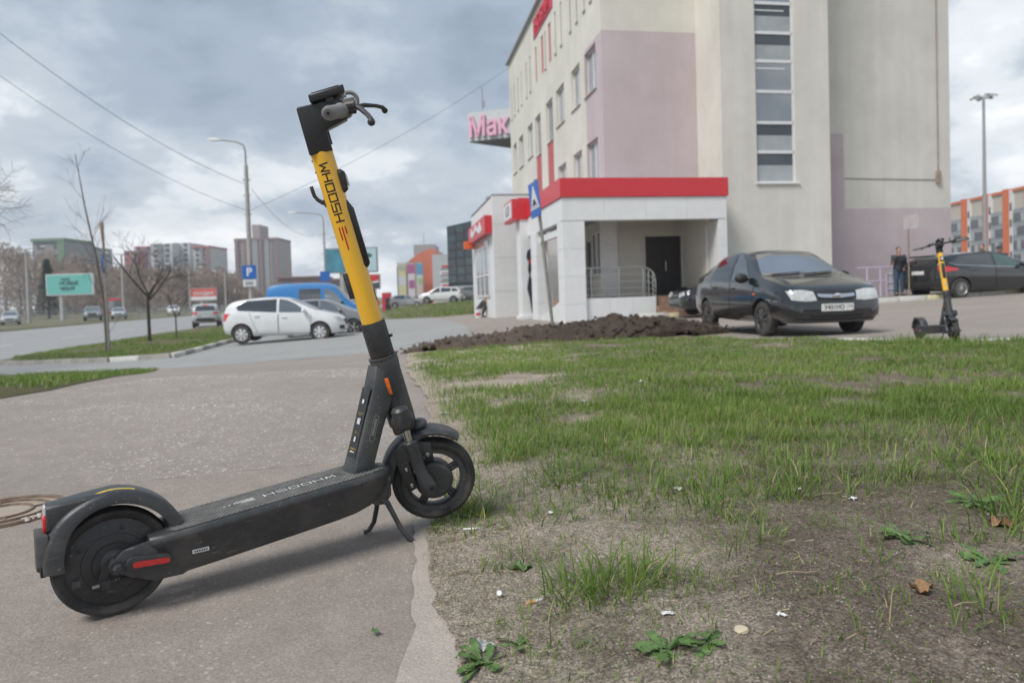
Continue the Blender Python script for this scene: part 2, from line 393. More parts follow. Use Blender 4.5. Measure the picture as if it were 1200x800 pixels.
# ------------------------------------------------------------ ground sheets
R0 = 3000
g = MB(); xs = [-R0, -800, -300, -120, -60, -32] + [x * .5 for x in range(-60, 61)] + [32, 60, 120, 300, 800, R0]
ys = [-R0, -300, -60, -20] + [y * .5 for y in range(-16, 61)] + [32, 36, 40, 46, 48, 50, 53, 56, 59, 62, 66, 80, 120, 300, 800, R0]
g.v = [(x, y, gz(x, y)) for y in ys for x in xs]; nx = len(xs)
g.f = [(j * nx + i, j * nx + i + 1, (j + 1) * nx + i + 1, (j + 1) * nx + i) for j in range(len(ys) - 1) for i in range(nx - 1)]
tag(g.build('ground', M_EARTH, weld=False, smooth=60), kind='structure')
PLAZA = [(-4.3, -8), (34, -8), (34, 44), (22, 60), (-4.4, 39.5), (-8.4, 44.6), (-9.6, 46), (-11.5, 46), (-10.6, 26.5), (-9.8, 21), (-9.4, 19.1), (-8.4, 16.0), (-7.85, 15.1), (-4.94, 8.17), (-4.32, 6.35), (-4.28, 5.65), (-4.3, 3)]
sheet('plaza', PLAZA, .004, M_PATH, .5, big=2)
sheet('access_road', [(-30, 17.6), (-13.3, 17.75), (-9.75, 16.25), (-8.06, 15.5), (-7.5, 14.95), (-5.5, 14.58), (-3.1, 14.6), (-1.9, 16.2), (-1.2, 19.5), (-1.6, 24), (-2.6, 31), (-4.6, 39.4), (-8.3, 44.4), (-11.5, 46), (-10.95, 26.3), (-10.1, 22.3), (-9.55, 19.35), (-11.7, 19.8), (-14.3, 21.35), (-16.8, 22.5), (-30, 24)], .008, M_ROAD, .5, big=2)
sheet('avenue', [(-130, -20), (-20, -20), (-18.2, 20), (-18.65, 25), (-19.9, 32), (-21.7, 41), (-22.6, 50), (-23.6, 70), (-24, 160), (-52, 160), (-48, 110), (-46, 85), (-43, 64), (-41.5, 55), (-60, 42), (-130, 30)], .006, M_AVENUE, 2)
# lane dashes of the avenue
ld = MB()
for k in range(9):
    y = 24 + k * 8; x = -24 - k * 1.3
    ld.add([(x, y, -1.119), (x + .15, y, -1.119), (x - .45 + .15, y + 3, -1.119), (x - .45, y + 3, -1.119)], [(0, 1, 2, 3)])
tag(ld.build('lane_marking', mat('road_paint', (.62, .62, .6), .8), weld=False), kind='structure')
# smoother resurfaced strip of the path, beyond it the old gravelly surface begins (the seam behind the scooter)
random.seed(3)
seam = [(-4.2, 2.25), (-3.2, 2.42), (-2.5, 2.52), (-1.99, 2.6), (-1.64, 2.68), (-1.3, 2.8), (-1.0, 2.89), (-.8, 2.92), (-.59, 2.91), (-.34, 2.95)]
EDGE = [(-.02, -6), (-.02, .6), (-.09, 1.1), (-.10, 1.25), (-.16, 1.42), (-.21, 1.61), (-.25, 1.82), (-.27, 2.05), (-.25, 2.34), (-.33, 2.95), (-.50, 3.99), (-.77, 5.41), (-1.0, 6.6), (-1.21, 7.63), (-1.45, 9.3), (-1.75, 11.2), (-2.0, 13.0), (-1.6, 14.2)]
def jag(P, amp, n):
    out = []; sd = random.uniform(0, 99)
    for i in range(len(P) - 1):
        for k in range(n):
            t = k / n; x = P[i][0] + t * (P[i + 1][0] - P[i][0]); y = P[i][1] + t * (P[i + 1][1] - P[i][1])
            out.append((x + 3.2 * amp * mnoise.fractal(Vector((x * 9, y * 9, sd)), .8, 2, 4), y + amp * mnoise.noise(Vector((x * 20, y * 20, sd + 5)))))
    return out + [P[-1]]
seam_j = jag(seam, .012, 4)
edge_near = jag(EDGE[1:10], .007, 12)
sheet('path_patch', [(-4.2, -4), (-.03, -4)] + [(x + .05, y) for x, y in EDGE[1:9]] + [(-.30, 2.94)] + seam_j[::-1][1:], .008, M_PATCH, .5)
sheet('path_seam', [(x, y + random.uniform(.0, .004)) for x, y in seam_j] + [(x, y + .007 + random.uniform(-.004, .006)) for x, y in seam_j[::-1]], .0095, mat('seam_dirt', (.19, .165, .145), .95, var=.4, scale=9), .5)
sheet('path_edge_strip', jag([(-.22, 0), (-.235, 1.45), (-.275, 1.66), (-.29, 1.88), (-.33, 2.1), (-.30, 2.35)], .0045, 9) + jag([(-.2, 2.35), (-.14, 2.2), (-.10, 1.7), (-.02, 1.3), (.06, 0)], .008, 6), .012, M_CONC, .25)
LAWN_FAR = [(14, 7.5), (10, 7.8), (8, 7.95), (6.2, 8.0), (5.4, 8.15), (4.95, 8.5), (4.55, 9.4), (4.3, 10.2), (3.55, 10.45), (3.45, 12.2), (3.3, 14.2), (2.4, 15.4), (1.0, 16.0), (-.4, 15.8), (-1.2, 15.0)]
LAWN = edge_near + jag(EDGE[9:], .018, 6)[1:] + LAWN_FAR[::-1] + [(20, 7.6), (20, -6), (-.02, -6)]
LAWN = LAWN[::-1]
def lawn_z(x, y):
    n = mnoise.noise(Vector((x * 3, y * 3, 0))) * .012 + mnoise.noise(Vector((x * .8, y * .8, 4))) * .03 + (mnoise.fractal(Vector((x * 14, y * 14, 2)), 1, 2, 3) * .007 if y < 3.4 else 0)
    e = min(1, max(0, (x - np.interp(y, [p[1] for p in EDGE], [p[0] for p in EDGE])) / .5))
    far = np.interp(x, [p[0] for p in LAWN_FAR[::-1]], [p[1] for p in LAWN_FAR[::-1]]); e2 = min(1, max(0, (far - y) / .8))
    return gz(x, y) + .0135 + (n + .03) * e * e2
def sx(o): return o
lawn = sheet('lawn', LAWN, .016, M_SOIL, .25, zf=lawn_z, fine=(.04, (-.4, 2.4), (1.0, 3.2)))
# mound of dug earth along the far edge of the lawn
MOUND_AX = [(-1.55, 12.6), (-.9, 13.2), (0.0, 13.9), (1.0, 14.4), (2.0, 14.3), (2.7, 13.8), (3.1, 13.3), (3.3, 12.9)]
MOUND_H = [.04, .14, .17, .25, .34, .28, .2, .05]
def mound():
    mb = MB(); n = 150; m = 44; 
    for i in range(n + 1):
        t = i / n * (len(MOUND_AX) - 1); k = min(int(t), len(MOUND_AX) - 2); f = t - k
        ax = Vector(MOUND_AX[k]).lerp(Vector(MOUND_AX[k + 1]), f); d = (Vector(MOUND_AX[k + 1]) - Vector(MOUND_AX[k])).normalized(); nn = Vector((-d.y, d.x))
        h = MOUND_H[k] * (1 - f) + MOUND_H[k + 1] * f; w = .95 + h * 2.6 if 0 < i < n else .3
        for j in range(m + 1):
            s = j / m * 2 - 1; p = ax + nn * s * w
            q = max(0, 1 - s * s); b = h * q ** .8
            nz = mnoise.fractal(Vector((p.x * 1.7, p.y * 1.7, 0)), 1, 2, 5) * .10 + abs(mnoise.fractal(Vector((p.x * 5, p.y * 5, 7)), 1, 2, 5)) * .12 - .03
            mb.v.append((p.x, p.y, gz(p.x, p.y) - .03 * (q < .02) + b + (nz + .05) * min(1, q * 2.5) + .012))
    for i in range(n):
        for j in range(m):
            a = i * (m + 1) + j; mb.f.append((a, a + 1, a + m + 2, a + m + 1))
    o = mb.build('earth_mound', M_MOUND, weld=False, smooth=50)
    tag(o, kind='structure'); o['label'] = 'low heap of freshly dug dark earth along the far edge of the lawn'
    c = MB(); rng = random.Random(5)
    for i in range(1500):
        v = mb.v[rng.randrange(len(mb.v))]; r = rng.uniform(.007, .030) * (2.2 if rng.random() < .05 else 1)
        q = MB().ball((0, 0, 0), (r * rng.uniform(.8, 1.4), r * rng.uniform(.8, 1.3), r * rng.uniform(.5, .9)), 6)
        M = Tr(v[0] + rng.uniform(-.25, .25), v[1] + rng.uniform(-.2, .2), v[2] + r * .2) @ Matrix.Rotation(rng.uniform(0, 6), 4, Vector((rng.random(), rng.random(), 1)))
        c.join(q, M)
    tag(c.build('earth_clods', M_MOUND, weld=False, smooth=0), kind='stuff')
mound()
WEDGE = [(-4.3, 5.6), (-4.35, 6.4), (-5.0, 8.2), (-6.2, 11.3), (-7.9, 15.1), (-8.2, 15.45), (-9.8, 16.15), (-11.6, 17.05), (-13.4, 17.7), (-30, 17.4), (-30, 5)]
sheet('side_lawn', WEDGE, .007, M_TURF, .5, big=2)
ISLAND = [(-9.75, 19.5), (-10.3, 22.3), (-11.1, 26.2), (-11.7, 34), (-12.4, 46), (-15, 70), (-23.2, 70), (-22.2, 50), (-21.3, 41), (-19.5, 32), (-18.3, 25), (-16.8, 22.75), (-14.3, 21.6), (-11.7, 20.0)]
sheet('kerb_island_lawn', ISLAND[::-1], .10, M_TURF, .5, big=2)
sheet('far_lawn', [(-8.0, 45), (-4.0, 40.4), (-1.0, 40.2), (6, 62), (6, 69), (-9.0, 70), (-11, 58)], .012, M_TURF, 1)
sheet('avenue_verge', [(-41.5, 55.5), (-43, 64.5), (-46, 86), (-48, 112), (-50, 112), (-49, 87), (-47, 64), (-45, 56), (-62, 41), (-130, 28), (-130, 31), (-60, 43)][::-1], .05, M_TURF, 2)

# ------------------------------------------------------------ kerbs, stone by stone
def kerb(pts, w, h, length, mats, label, z_off=0.0, bevel=.012):
    k = empty('kerb', (0, 0, 0), kind='structure'); k['label'] = label
    P = [Vector(p) for p in pts]; d = [0]
    for i in range(1, len(P)): d.append(d[-1] + (P[i] - P[i - 1]).length)
    def at(t):
        i = max(j for j in range(len(d)) if d[j] <= t or j == 0); i = min(i, len(P) - 2)
        return P[i].lerp(P[i + 1], (t - d[i]) / max(1e-6, d[i + 1] - d[i]))
    t = 0; n = 0; meshes = {}
    while t + length * .5 < d[-1]:
        a, b = at(t), at(min(t + length, d[-1])); L = (b - a).length - .012; c = (a + b) / 2; key = (round(L, 2), n % len(mats))
        if key not in meshes: meshes[key] = MB().box(-L / 2, L / 2, -w / 2, w / 2, -.1, h).mesh('kerb_stone', bevel)
        o = link('kerb_stone', meshes[key], mats[n % len(mats)], k, 30)
        za, zb = gz(a.x, a.y), gz(b.x, b.y)
        o.location = (c.x, c.y, (za + zb) / 2 + z_off + random.uniform(-.008, .008)); o.rotation_euler = (0, -math.atan2(zb - za, L), math.atan2(b.y - a.y, b.x - a.x) + random.uniform(-.01, .01))
        t += length; n += 1
    return k
kerb([(-24, 24.0), (-16.85, 22.6), (-14.35, 21.45), (-11.7, 19.85)], .16, .14, 1.0, [M_KERB, M_KERB, M_KERB], 'worn grey kerb stones curving round the left grass island')
kerb([(-11.7, 19.85), (-9.65, 19.4), (-10.2, 22.3), (-11.05, 26.25), (-11.6, 34), (-12.3, 46)], .16, .14, 1.0, [M_KWHITE, M_KERB], 'alternating white and grey kerb stones beside the parked white hatchback')
kerb([(3.35, 10.62), (4.42, 10.3), (4.75, 9.35), (5.05, 8.7), (5.5, 8.28), (6.3, 8.12), (8, 8.06)], .14, .03, .9, [M_KWHITE, M_KERB], 'flush whitewashed kerb stones between lawn and parking')
# ------------------------------------------------------------ main office building
B0 = Vector((1.68, 21.7, 0)); BANG = math.atan2(.168, .986)
def bworld(u, v, z=0.0):
    c, s = math.cos(BANG), math.sin(BANG); return Vector((B0.x + u * c - v * s, B0.y + u * s + v * c, z))
def stucco(name, col, streak=.12):
    m = mat(name, col, .92, var=.05, scale=1.2, bump=.5, bscale=120, spec=.2)
    N = m.node_tree.nodes; L = m.node_tree.links; b = N['Principled BSDF']; tc = [n for n in N if n.type == 'TEX_COORD'][0]
    src = b.inputs['Base Color'].links[0].from_socket
    mp = N.new('ShaderNodeMapping'); mp.inputs['Scale'].default_value = (2.2, 2.2, .12); L.new(tc.outputs['Object'], mp.inputs[0])
    n = N.new('ShaderNodeTexNoise'); n.inputs['Scale'].default_value = 1; n.inputs['Detail'].default_value = 7; n.inputs['Roughness'].default_value = .65; L.new(mp.outputs[0], n.inputs['Vector'])
    r = N.new('ShaderNodeMapRange'); r.inputs[1].default_value = .3; r.inputs[2].default_value = .7; r.inputs[3].default_value = 1 - streak; r.inputs[4].default_value = 1 + streak * .5; L.new(n.outputs[0], r.inputs[0])
    x = N.new('ShaderNodeMix'); x.data_type = 'RGBA'; x.blend_type = 'MULTIPLY'; x.inputs[0].default_value = 1; L.new(src, x.inputs[6]); L.new(r.outputs[0], x.inputs[7])
    n2 = N.new('ShaderNodeTexNoise'); n2.inputs['Scale'].default_value = .35; n2.inputs['Detail'].default_value = 5; L.new(tc.outputs['Object'], n2.inputs['Vector'])
    r2 = N.new('ShaderNodeMapRange'); r2.inputs[1].default_value = .3; r2.inputs[2].default_value = .7; r2.inputs[3].default_value = .92; r2.inputs[4].default_value = 1.05; L.new(n2.outputs[0], r2.inputs[0])
    y = N.new('ShaderNodeMix'); y.data_type = 'RGBA'; y.blend_type = 'MULTIPLY'; y.inputs[0].default_value = 1; L.new(x.outputs[2], y.inputs[6]); L.new(r2.outputs[0], y.inputs[7])
    L.new(y.outputs[2], b.inputs['Base Color']); return m
M_CREAM = stucco('cream_stucco', (.69, .665, .595), .05); M_GREY = stucco('grey_beige_stucco', (.67, .645, .585), .07); M_PURP = stucco('mauve_stucco', (.56, .475, .49), .05)
M_CLAD = mat('white_cladding', (.74, .745, .74), .5, var=.04, scale=2, dirt=(.5, .48, .45), dirt_amt=.25, dirt_scale=1.2)
M_RED = mat('red_panel', (.60, .032, .045), .38, var=.05, scale=2, spec=.5); M_REDF = mat('faded_red_panel', (.48, .12, .12), .7, var=.1)
M_FRAME = mat('white_window_frame', (.72, .72, .72), .4, var=.05); M_GLASS = mat('window_glass', (.045, .055, .065), .06, var=.25, scale=.8, spec=.8)
M_GLASSL = mat('blind_behind_glass', (.34, .36, .37), .12, var=.2, scale=1.0, spec=.7); M_DARK = mat('dark_brown_door', (.022, .018, .017), .55, var=.2)
M_SOFFIT = mat('porch_soffit', (.30, .29, .28), .8); M_PAVER = mat('brown_step_tile', (.30, .19, .13), .8, var=.25)
M_STEEL = mat('brushed_steel', (.55, .54, .52), .3, 1.0, var=.1); M_GREYM = mat('grey_paint_metal', (.33, .34, .35), .5, .2, var=.15, scale=8)
M_SILL = mat('stained_sill', (.42, .40, .34), .8)
bld = empty('office_building', (B0.x, B0.y, 0), BANG, 'cream and mauve four storey office block with red canopied corner porch', 'building')
def grid_wall(us, zs, holes, zone, place, depth, mats):
    """A wall cut by rectangular openings; zone(u,z) picks the paint; reveals run depth inwards."""
    U = sorted(set(round(x, 4) for x in list(us) + [h[k] for h in holes for k in (0, 1)])); Z = sorted(set(round(z, 4) for z in list(zs) + [h[k] for h in holes for k in (2, 3)]))
    out = {}
    for i in range(len(U) - 1):
        for j in range(len(Z) - 1):
            uc, zc = (U[i] + U[i + 1]) / 2, (Z[j] + Z[j + 1]) / 2
            if any(h[0] < uc < h[1] and h[2] < zc < h[3] for h in holes): continue
            out.setdefault(zone(uc, zc), MB()).add([place(U[i], 0, Z[j]), place(U[i + 1], 0, Z[j]), place(U[i + 1], 0, Z[j + 1]), place(U[i], 0, Z[j + 1])], [(0, 1, 2, 3)])
    for h in holes:
        a, b, c, d = h[:4]; k = zone((a + b) / 2, (c + d) / 2); mb = out.setdefault(k, MB())
        R = [(a, c), (b, c), (b, d), (a, d)]
        for q in range(4):
            p0, p1 = R[q], R[(q + 1) % 4]; mb.add([place(p0[0], 0, p0[1]), place(p1[0], 0, p1[1]), place(p1[0], depth, p1[1]), place(p0[0], depth, p0[1])], [(0, 1, 2, 3)])
    for k, mb in out.items():
        o = mb.build('wall', mats[k], bld, smooth=0)
    return out
ZT = 15.25
# left (street) facade: plane u = 2.38 seen from -u, openings measured along v
place_l = lambda v, d, z: (2.38 + d, v, z)
VL = [2.9, 22.3]
wins = []
for a, b in ((3.65, 5.15), (5.86, 7.2), (8.45, 9.95)): wins += [(a, b, 8.27, 9.95, 'w'), (a, b, 4.55, 6.45, 'w')]
for a, b in ((15.45, 16.85), (18.2, 19.55), (20.35, 21.5)): wins += [(a, b, 8.15, 9.95, 'w'), (a, b, 4.5, 6.4, 'w')]
wins += [(10.7, 12.1, 8.0, 9.95, 'r'), (10.7, 12.1, 5.85, 7.98, 'R'), (13.4, 14.75, 7.9, 9.93, 'r'), (13.4, 14.75, 5.9, 7.88, 'R')]
for c in (4.05, 4.95, 6.03, 7.05, 8.63, 9.7, 15.6, 16.65, 18.2, 19.3, 20.55, 21.55): wins.append((c - .13, c + .13, 11.62, 13.5, 'n'))
for c, w in ((10.9, .3), (12.55, .32), (14.05, .2)): wins.append((c - w / 2 - .1, c + w / 2 + .1, 11.62, 13.45, 'R'))
wins.append((11.7, 11.95, 11.62, 13.4, 'n'))
zone_l = lambda v, z: 'p' if (v < 5.05 and 4.4 < z < 10.1) else 'c'
grid_wall(VL + [5.05], [-1, 4.4, 10.1, ZT], wins, zone_l, place_l, .22, {'c': M_CREAM, 'p': M_PURP})
for w in wins:
    a, b, c, d, k = w
    if k in 'R': MB().box(2.38 + .05, 2.38 + .10, a, b, c, d).build('red_infill_panel', M_REDF, bld, 0); continue
    x = 2.38 + .14
    f = MB()
    def bar(y0, y1, z0, z1): f.box(x, x + .05, y0, y1, z0, z1)
    t = .055 if k != 'n' else .035
    bar(a, b, c, c + t); bar(a, b, d - t, d); bar(a, a + t, c + t, d - t); bar(b - t, b, c + t, d - t)
    if k == 'w': m = (a + b) / 2; bar(m - .04, m + .04, c + t, d - t)
    if k == 'r':
        for q in (.35, .7): bar(a + (b - a) * q - .03, a + (b - a) * q + .03, c + t, d - t)
    fo = f.build('window', M_FRAME, bld, 0)
    MB().box(x + .02, x + .03, a + t * .5, b - t * .5, c + t * .5, d - t * .5).build('pane', M_GLASSL if k == 'w' else M_GLASS, fo, 0)
    if k == 'w': MB().box(2.38 - .06, 2.38 + .1, a - .04, b + .04, c - .04, c - .005).build('sill', M_SILL, fo, 0)
    if k == 'n': MB().box(2.38 - .05, 2.38 + .1, a - .03, b + .03, c - .07, c - .005).build('sill', M_SILL, fo, 0)
# end wall left of the corner (mauve over cream), tower and right wall; front planes seen from -v
place_f = lambda V: (lambda u, d, z: (u, V + d, z))
zone_f = lambda u, z: 'p' if 4.2 < z < 10.1 else ('c' if z > 5 else 'd')
grid_wall([2.38, 5.998], [-1, 4.2, 10.1, ZT], [(3.85, 5.25, .45, 2.63)], zone_f, place_f(2.9), .25, {'c': M_CREAM, 'p': M_PURP, 'd': M_CREAM})
TH = 19
tw = [(7.28, 8.76, 4.28, 13.8)]
grid_wall([6.0, 10.1], [-1, TH], tw, lambda u, z: 'g', place_f(1.0), .2, {'g': M_GREY})
MB().add([(6.0, 1.0, -1), (6.0, 2.9, -1), (6.0, 2.9, TH), (6.0, 1.0, TH)], [(0, 1, 2, 3)]).build('wall', M_CREAM, bld, 0)
MB().add([(10.1, 1.0, -1), (10.1, 2.9, -1), (10.1, 2.9, TH), (10.1, 1.0, TH), (6.0, 1, TH), (6.0, 2.9, TH)], [(0, 1, 2, 3), (4, 5, 2, 3)]).build('wall', M_GREY, bld, 0)
zone_r = lambda u, z: 'p' if (z < 3.56 or (u < 12.0 and z < 6.44)) else 'g'
grid_wall([10.1, 12.0, 16.7], [-1, 3.56, 6.44, ZT + 2], [], zone_r, place_f(2.9), .2, {'g': M_GREY, 'p': M_PURP})
MB().add([(16.7, 2.9, -1), (16.7, 22.3, -1), (16.7, 22.3, ZT + 2), (16.7, 2.9, ZT + 2)], [(0, 1, 2, 3)]).build('wall', M_CREAM, bld, 0); MB().add([(2.38, 22.3, -1), (16.7, 22.3, -1), (16.7, 22.3, ZT), (2.38, 22.3, ZT)], [(0, 1, 2, 3)]).build('wall', M_CREAM, bld, 0)
MB().box(2.2, 16.85, 2.72, 22.45, ZT, ZT + .12).build('roof', M_GREYM, bld, 0)
# stair tower glazing: six lights one above the other
zz = [4.28, 5.35, 6.37, 7.45, 8.5, 9.48, 10.5, 11.6, 12.7, 13.8]
f = MB()
for z in zz: f.box(7.28, 8.76, 1.06, 1.14, max(4.28, z - .05), min(13.8, z + .05))
f.box(7.28, 7.33, 1.06, 1.14, 4.33, 13.75); f.box(8.70, 8.76, 1.06, 1.14, 4.33, 13.75)
stw = f.build('stair_window', M_FRAME, bld, 0)
for i in range(9):
    a, b = zz[i] + .05, zz[i + 1] - .05; half = i in (0, 1, 4, 5, 7)
    if half:
        MB().box(7.33, 8.70, 1.09, 1.10, a, a + (b - a) * .58).build('pane', M_GLASSL, stw, 0); MB().box(7.33, 8.70, 1.095, 1.105, a + (b - a) * .58, b).build('pane', M_GLASS, stw, 0)
    else: MB().box(7.33, 8.70, 1.09, 1.10, a, b).build('pane', mat('stair_glass', (.085, .10, .115), .05, var=.35, scale=.7, spec=.9, ior=2.2), stw, 0)
    MB().box(7.33, 8.45, 1.075, 1.089, b - .22, b - .18).build('muntin', M_FRAME, stw, 0) if i in (3, 5) else None
MB().box(7.22, 8.88, .93, 1.05, 4.22, 4.275).build('sill', M_FRAME, stw, 0)
# pipe, cable box and cable on the right wall
q = MB().tube([(16.12, 2.87, 4.6), (16.12, 2.87, 16)], .02, 6); MB.box(q, 16.02, 16.2, 2.8, 2.898, 4.52, 5.0); q.build('cable_box', mat('rusty_box', (.30, .25, .2), .8, var=.3), bld, 0)
MB().tube([(12.0, 2.88, 4.72), (16.0, 2.88, 4.66)], .012, 5).build('cable', mat('dark_cable', (.1, .1, .1), .7), bld, 0)
MB().box(10.14, 10.3, 2.78, 2.895, 0, 2.4).build('drainpipe', M_DARK, bld, 0)
# ---- corner porch: white panels, red fascia
porch = empty('entrance_porch', (B0.x, B0.y, 0), BANG, 'white panelled entrance porch with bright red fascia at the corner of the cream office block', 'porch')
def panels(u0, u1, v0, v1, z0, z1, n, name='cladding_panel', m=None, axis='z', gap=.006):
    for i in range(n):
        if axis == 'z': a, b = z0 + (z1 - z0) * i / n, z0 + (z1 - z0) * (i + 1) / n; q = (u0, u1, v0, v1, a + gap / 2, b - gap / 2)
        elif axis == 'u': a, b = u0 + (u1 - u0) * i / n, u0 + (u1 - u0) * (i + 1) / n; q = (a + gap / 2, b - gap / 2, v0, v1, z0, z1)
        else: a, b = v0 + (v1 - v0) * i / n, v0 + (v1 - v0) * (i + 1) / n; q = (u0, u1, a + gap / 2, b - gap / 2, z0, z1)
        MB().box(*q).build(name, m or M_CLAD, porch, 30, bevel=.006, seg=1)
core = MB().box(.03, .70, .03, .7, -.6, 2.9).box(5.33, 5.57, .03, .7, -.6, 2.9).box(.04, 5.57, .04, .3, 2.97, 3.66).box(.04, .3, .3, 8.0, 2.9, 3.66).box(.0, .36, 4.0, 4.9, -.6, 2.88)
core.build('porch_frame', mat('panel_joint', (.52, .52, .52), .8), porch, 0)
panels(0, .73, 0, .73, -.6, 2.93, 4)                                        # corner column
panels(5.30, 5.6, 0, .73, -.6, 2.93, 4)                                     # column by the stair tower
panels(0, 5.6, 0, .33, 2.945, 3.68, 4, axis='u'); panels(0, .33, .335, 7.9, 2.93, 3.68, 6, axis='v')
panels(-.04, .40, 3.95, 4.95, -.6, 2.92, 4)                                 # second column of the street side
MB().box(-.05, 5.65, -.05, .40, 3.69, 4.29).build('red_fascia', M_RED, porch, 0); MB().box(-.05, .40, .402, 8.1, 3.69, 4.29).build('red_fascia', M_RED, porch, 0)
MB().box(.33, 5.6, .34, 2.89, 3.3, 4.2).build('roof', M_SOFFIT, porch, 0); MB().box(.33, 2.37, 2.9, 7.9, 3.3, 4.2).build('roof', M_SOFFIT, porch, 0)
panels(.75, 3.12, .12, .3, -.7, .45, 3, axis='u')
MB().box(.3, 5.3, .3, 2.89, -.7, .44).build('porch_floor', M_PAVER, porch, 0)
for i in range(3): MB().box(3.14, 5.28, .28 - .3 * (i + 1) + .3, .30 + .001 * i, -.7, .30 - .16 * i).build('step', M_PAVER, porch, 0)
panels(2.1, 2.68, 2.6, 2.89, .45, 3.28, 3); panels(5.55, 5.95, 2.62, 2.89, .45, 3.28, 3)
dr = MB().box(3.85, 5.25, 2.98, 3.06, .45, 2.63).build('door', M_DARK, porch, 0); MB().box(4.545, 4.555, 2.97, 2.985, .47, 2.6).build('door_seam', mat('black_gap', (.005, .005, .005), .9), dr, 0)
MB().tube([(4.65, 2.95, 1.35), (4.65, 2.95, 1.7)], .015, 6).build('handle', M_STEEL, dr)
MB().box(5.2, 5.32, .75, 2.6, .45, 3.2).build('side_wall', M_CREAM, porch, 0)
# ground floor window in the street facade seen through the porch
fr = MB()
for y0, y1 in ((3.05, 3.12), (3.75, 3.8), (4.4, 4.47)): fr.box(2.28, 2.36, y0, y1, 1.3, 2.9)
fr.box(2.28, 2.36, 3.05, 4.47, 1.25, 1.33); fr.box(2.28, 2.36, 3.05, 4.47, 2.85, 2.92); fw_ = fr.build('window', M_FRAME, porch, 0)
MB().box(2.33, 2.35, 3.1, 4.42, 1.32, 2.86).build('pane', M_GLASS, fw_, 0)
# street side: white transom beam, glazed entrance, ramp with rail
MB().box(.1, .25, .74, 3.94, 2.55, 2.78).build('transom_beam', M_CLAD, porch, 0)
eg = MB()
for y in (5.0, 5.8, 6.6): eg.box(2.2, 2.3, y, y + .08, .4, 2.6)
eg.build('entrance_frame', M_GREYM, porch, 0); MB().box(2.3, 2.33, 5.0, 6.7, .4, 2.6).build('pane', M_GLASS, porch, 0)
MB().prism([(.74, .40), (3.94, -.28), (3.94, -.8), (.74, -.8)], .05, .3, 'x').build('ramp_wall', M_CLAD, porch, 0)
rl = MB()
for y in (1.2, 2.0, 2.8, 3.6): rl.tube([(.35, y, .3 - .21 * (y - .74)), (.35, y, 1.15 - .21 * (y - .74))], .018, 6)
for dz in (.45, .7, .95): rl.tube([(.35, .8, .3 + dz), (.35, 3.7, .3 + dz - .62)], .016, 6)
rl.build('ramp_rail', M_STEEL, porch)
# stainless railing of the porch deck
pr = empty('porch_railing', tuple(bworld(0, 0)), BANG, 'stainless steel railing with curved end on the white porch deck wall', 'railing')
for u in (.95, 1.9, 2.72, 2.9, 3.05): MB().tube([(u, .2, .45), (u, .2, 1.42 - (max(0, u - 2.6) * .35))], .02, 8).build('post', M_STEEL, pr)
for k, z in enumerate((1.43, 1.2, .98, .76, .56)):
    pts = [(.76, .2, z), (2.5, .2, z), (2.75, .2, z - .01), (2.95, .2, z - .08 * (z - .3)), (3.08, .2, z - .2 * (z - .3)), (3.13, .2, z - .4 * (z - .35)), (3.14, .2, max(.46, z - .6 * (z - .3)))]
    MB().tube(pts, .024 if k == 0 else .012, 8).build('rail', M_STEEL, pr)
kerb([tuple(bworld(2.35, -.55).xy), tuple(bworld(3.2, -.5).xy)], .35, .16, .9, [M_KWHITE], 'white painted kerb stone at the foot of the porch deck wall')
kerb([tuple(bworld(3.3, -.1).xy), tuple(bworld(5.9, .1).xy)], .5, .14, 1.3, [M_KYELLOW], 'pale yellow kerb below the porch steps')
# red sign box and figure column further along the street side
cl = empty('sign_column', tuple(bworld(0, 6.0)), BANG, 'slim white column with a dark figure decal under a red and white sign box', 'column')
MB().box(-.32, .32, -.45, .45, -.6, 3.6).build('shaft', M_CLAD, cl, 0); MB().box(-.36, .36, -.5, .5, 3.6, 4.45).build('red_cap', M_RED, cl, 0)
MB().box(-.62, -.365, -.46, 1.6, 3.6, 4.42).build('sign_box', M_RED, cl, 0); MB().box(-.64, -.622, -.3, 1.5, 3.7, 4.34).build('sign_face', mat('sign_white', (.7, .7, .7), .4), cl, 0)
for ch_, y_ in (('L', .85), ('O', .40)): text_mb(ch_, .55, .004, .02).build('letter', mat('sign_grey_ink', (.16, .16, .18), .6), cl, 0).matrix_basis = Tr(-.646, y_, 4.02) @ Rot(-PI / 2, 'Z') @ Rot(PI / 2, 'X')
pt = [(0.02, 2.45), (.09, 2.3), (.12, 2.05), (.10, 1.85), (.03, 1.6), (.0, 1.4), (.06, 1.1), (.09, .85), (.06, .5), (.05, .1), (.03, -.2), (.0, .1), (-.03, .5), (-.08, .85), (-.06, 1.1), (-.02, 1.4), (-.05, 1.6), (-.03, 1.9), (-.08, 2.1), (-.05, 2.35)]
MB().prism([(x * 1.7 + .02, z) for x, z in pt], -.462, -.453, 'y').build('figure_decal', mat('decal_black', (.03, .03, .04), .5), cl, 0); MB().prism([(-.02, 2.05), (.07, 1.98), (.06, 1.85), (-.02, 1.88)], -.468, -.463, 'y').build('red_patch', M_RED, cl, 0)
MB().box(-.42, .42, -.6, .5, -.6, -.22).build('step', M_CLAD, cl, 0)
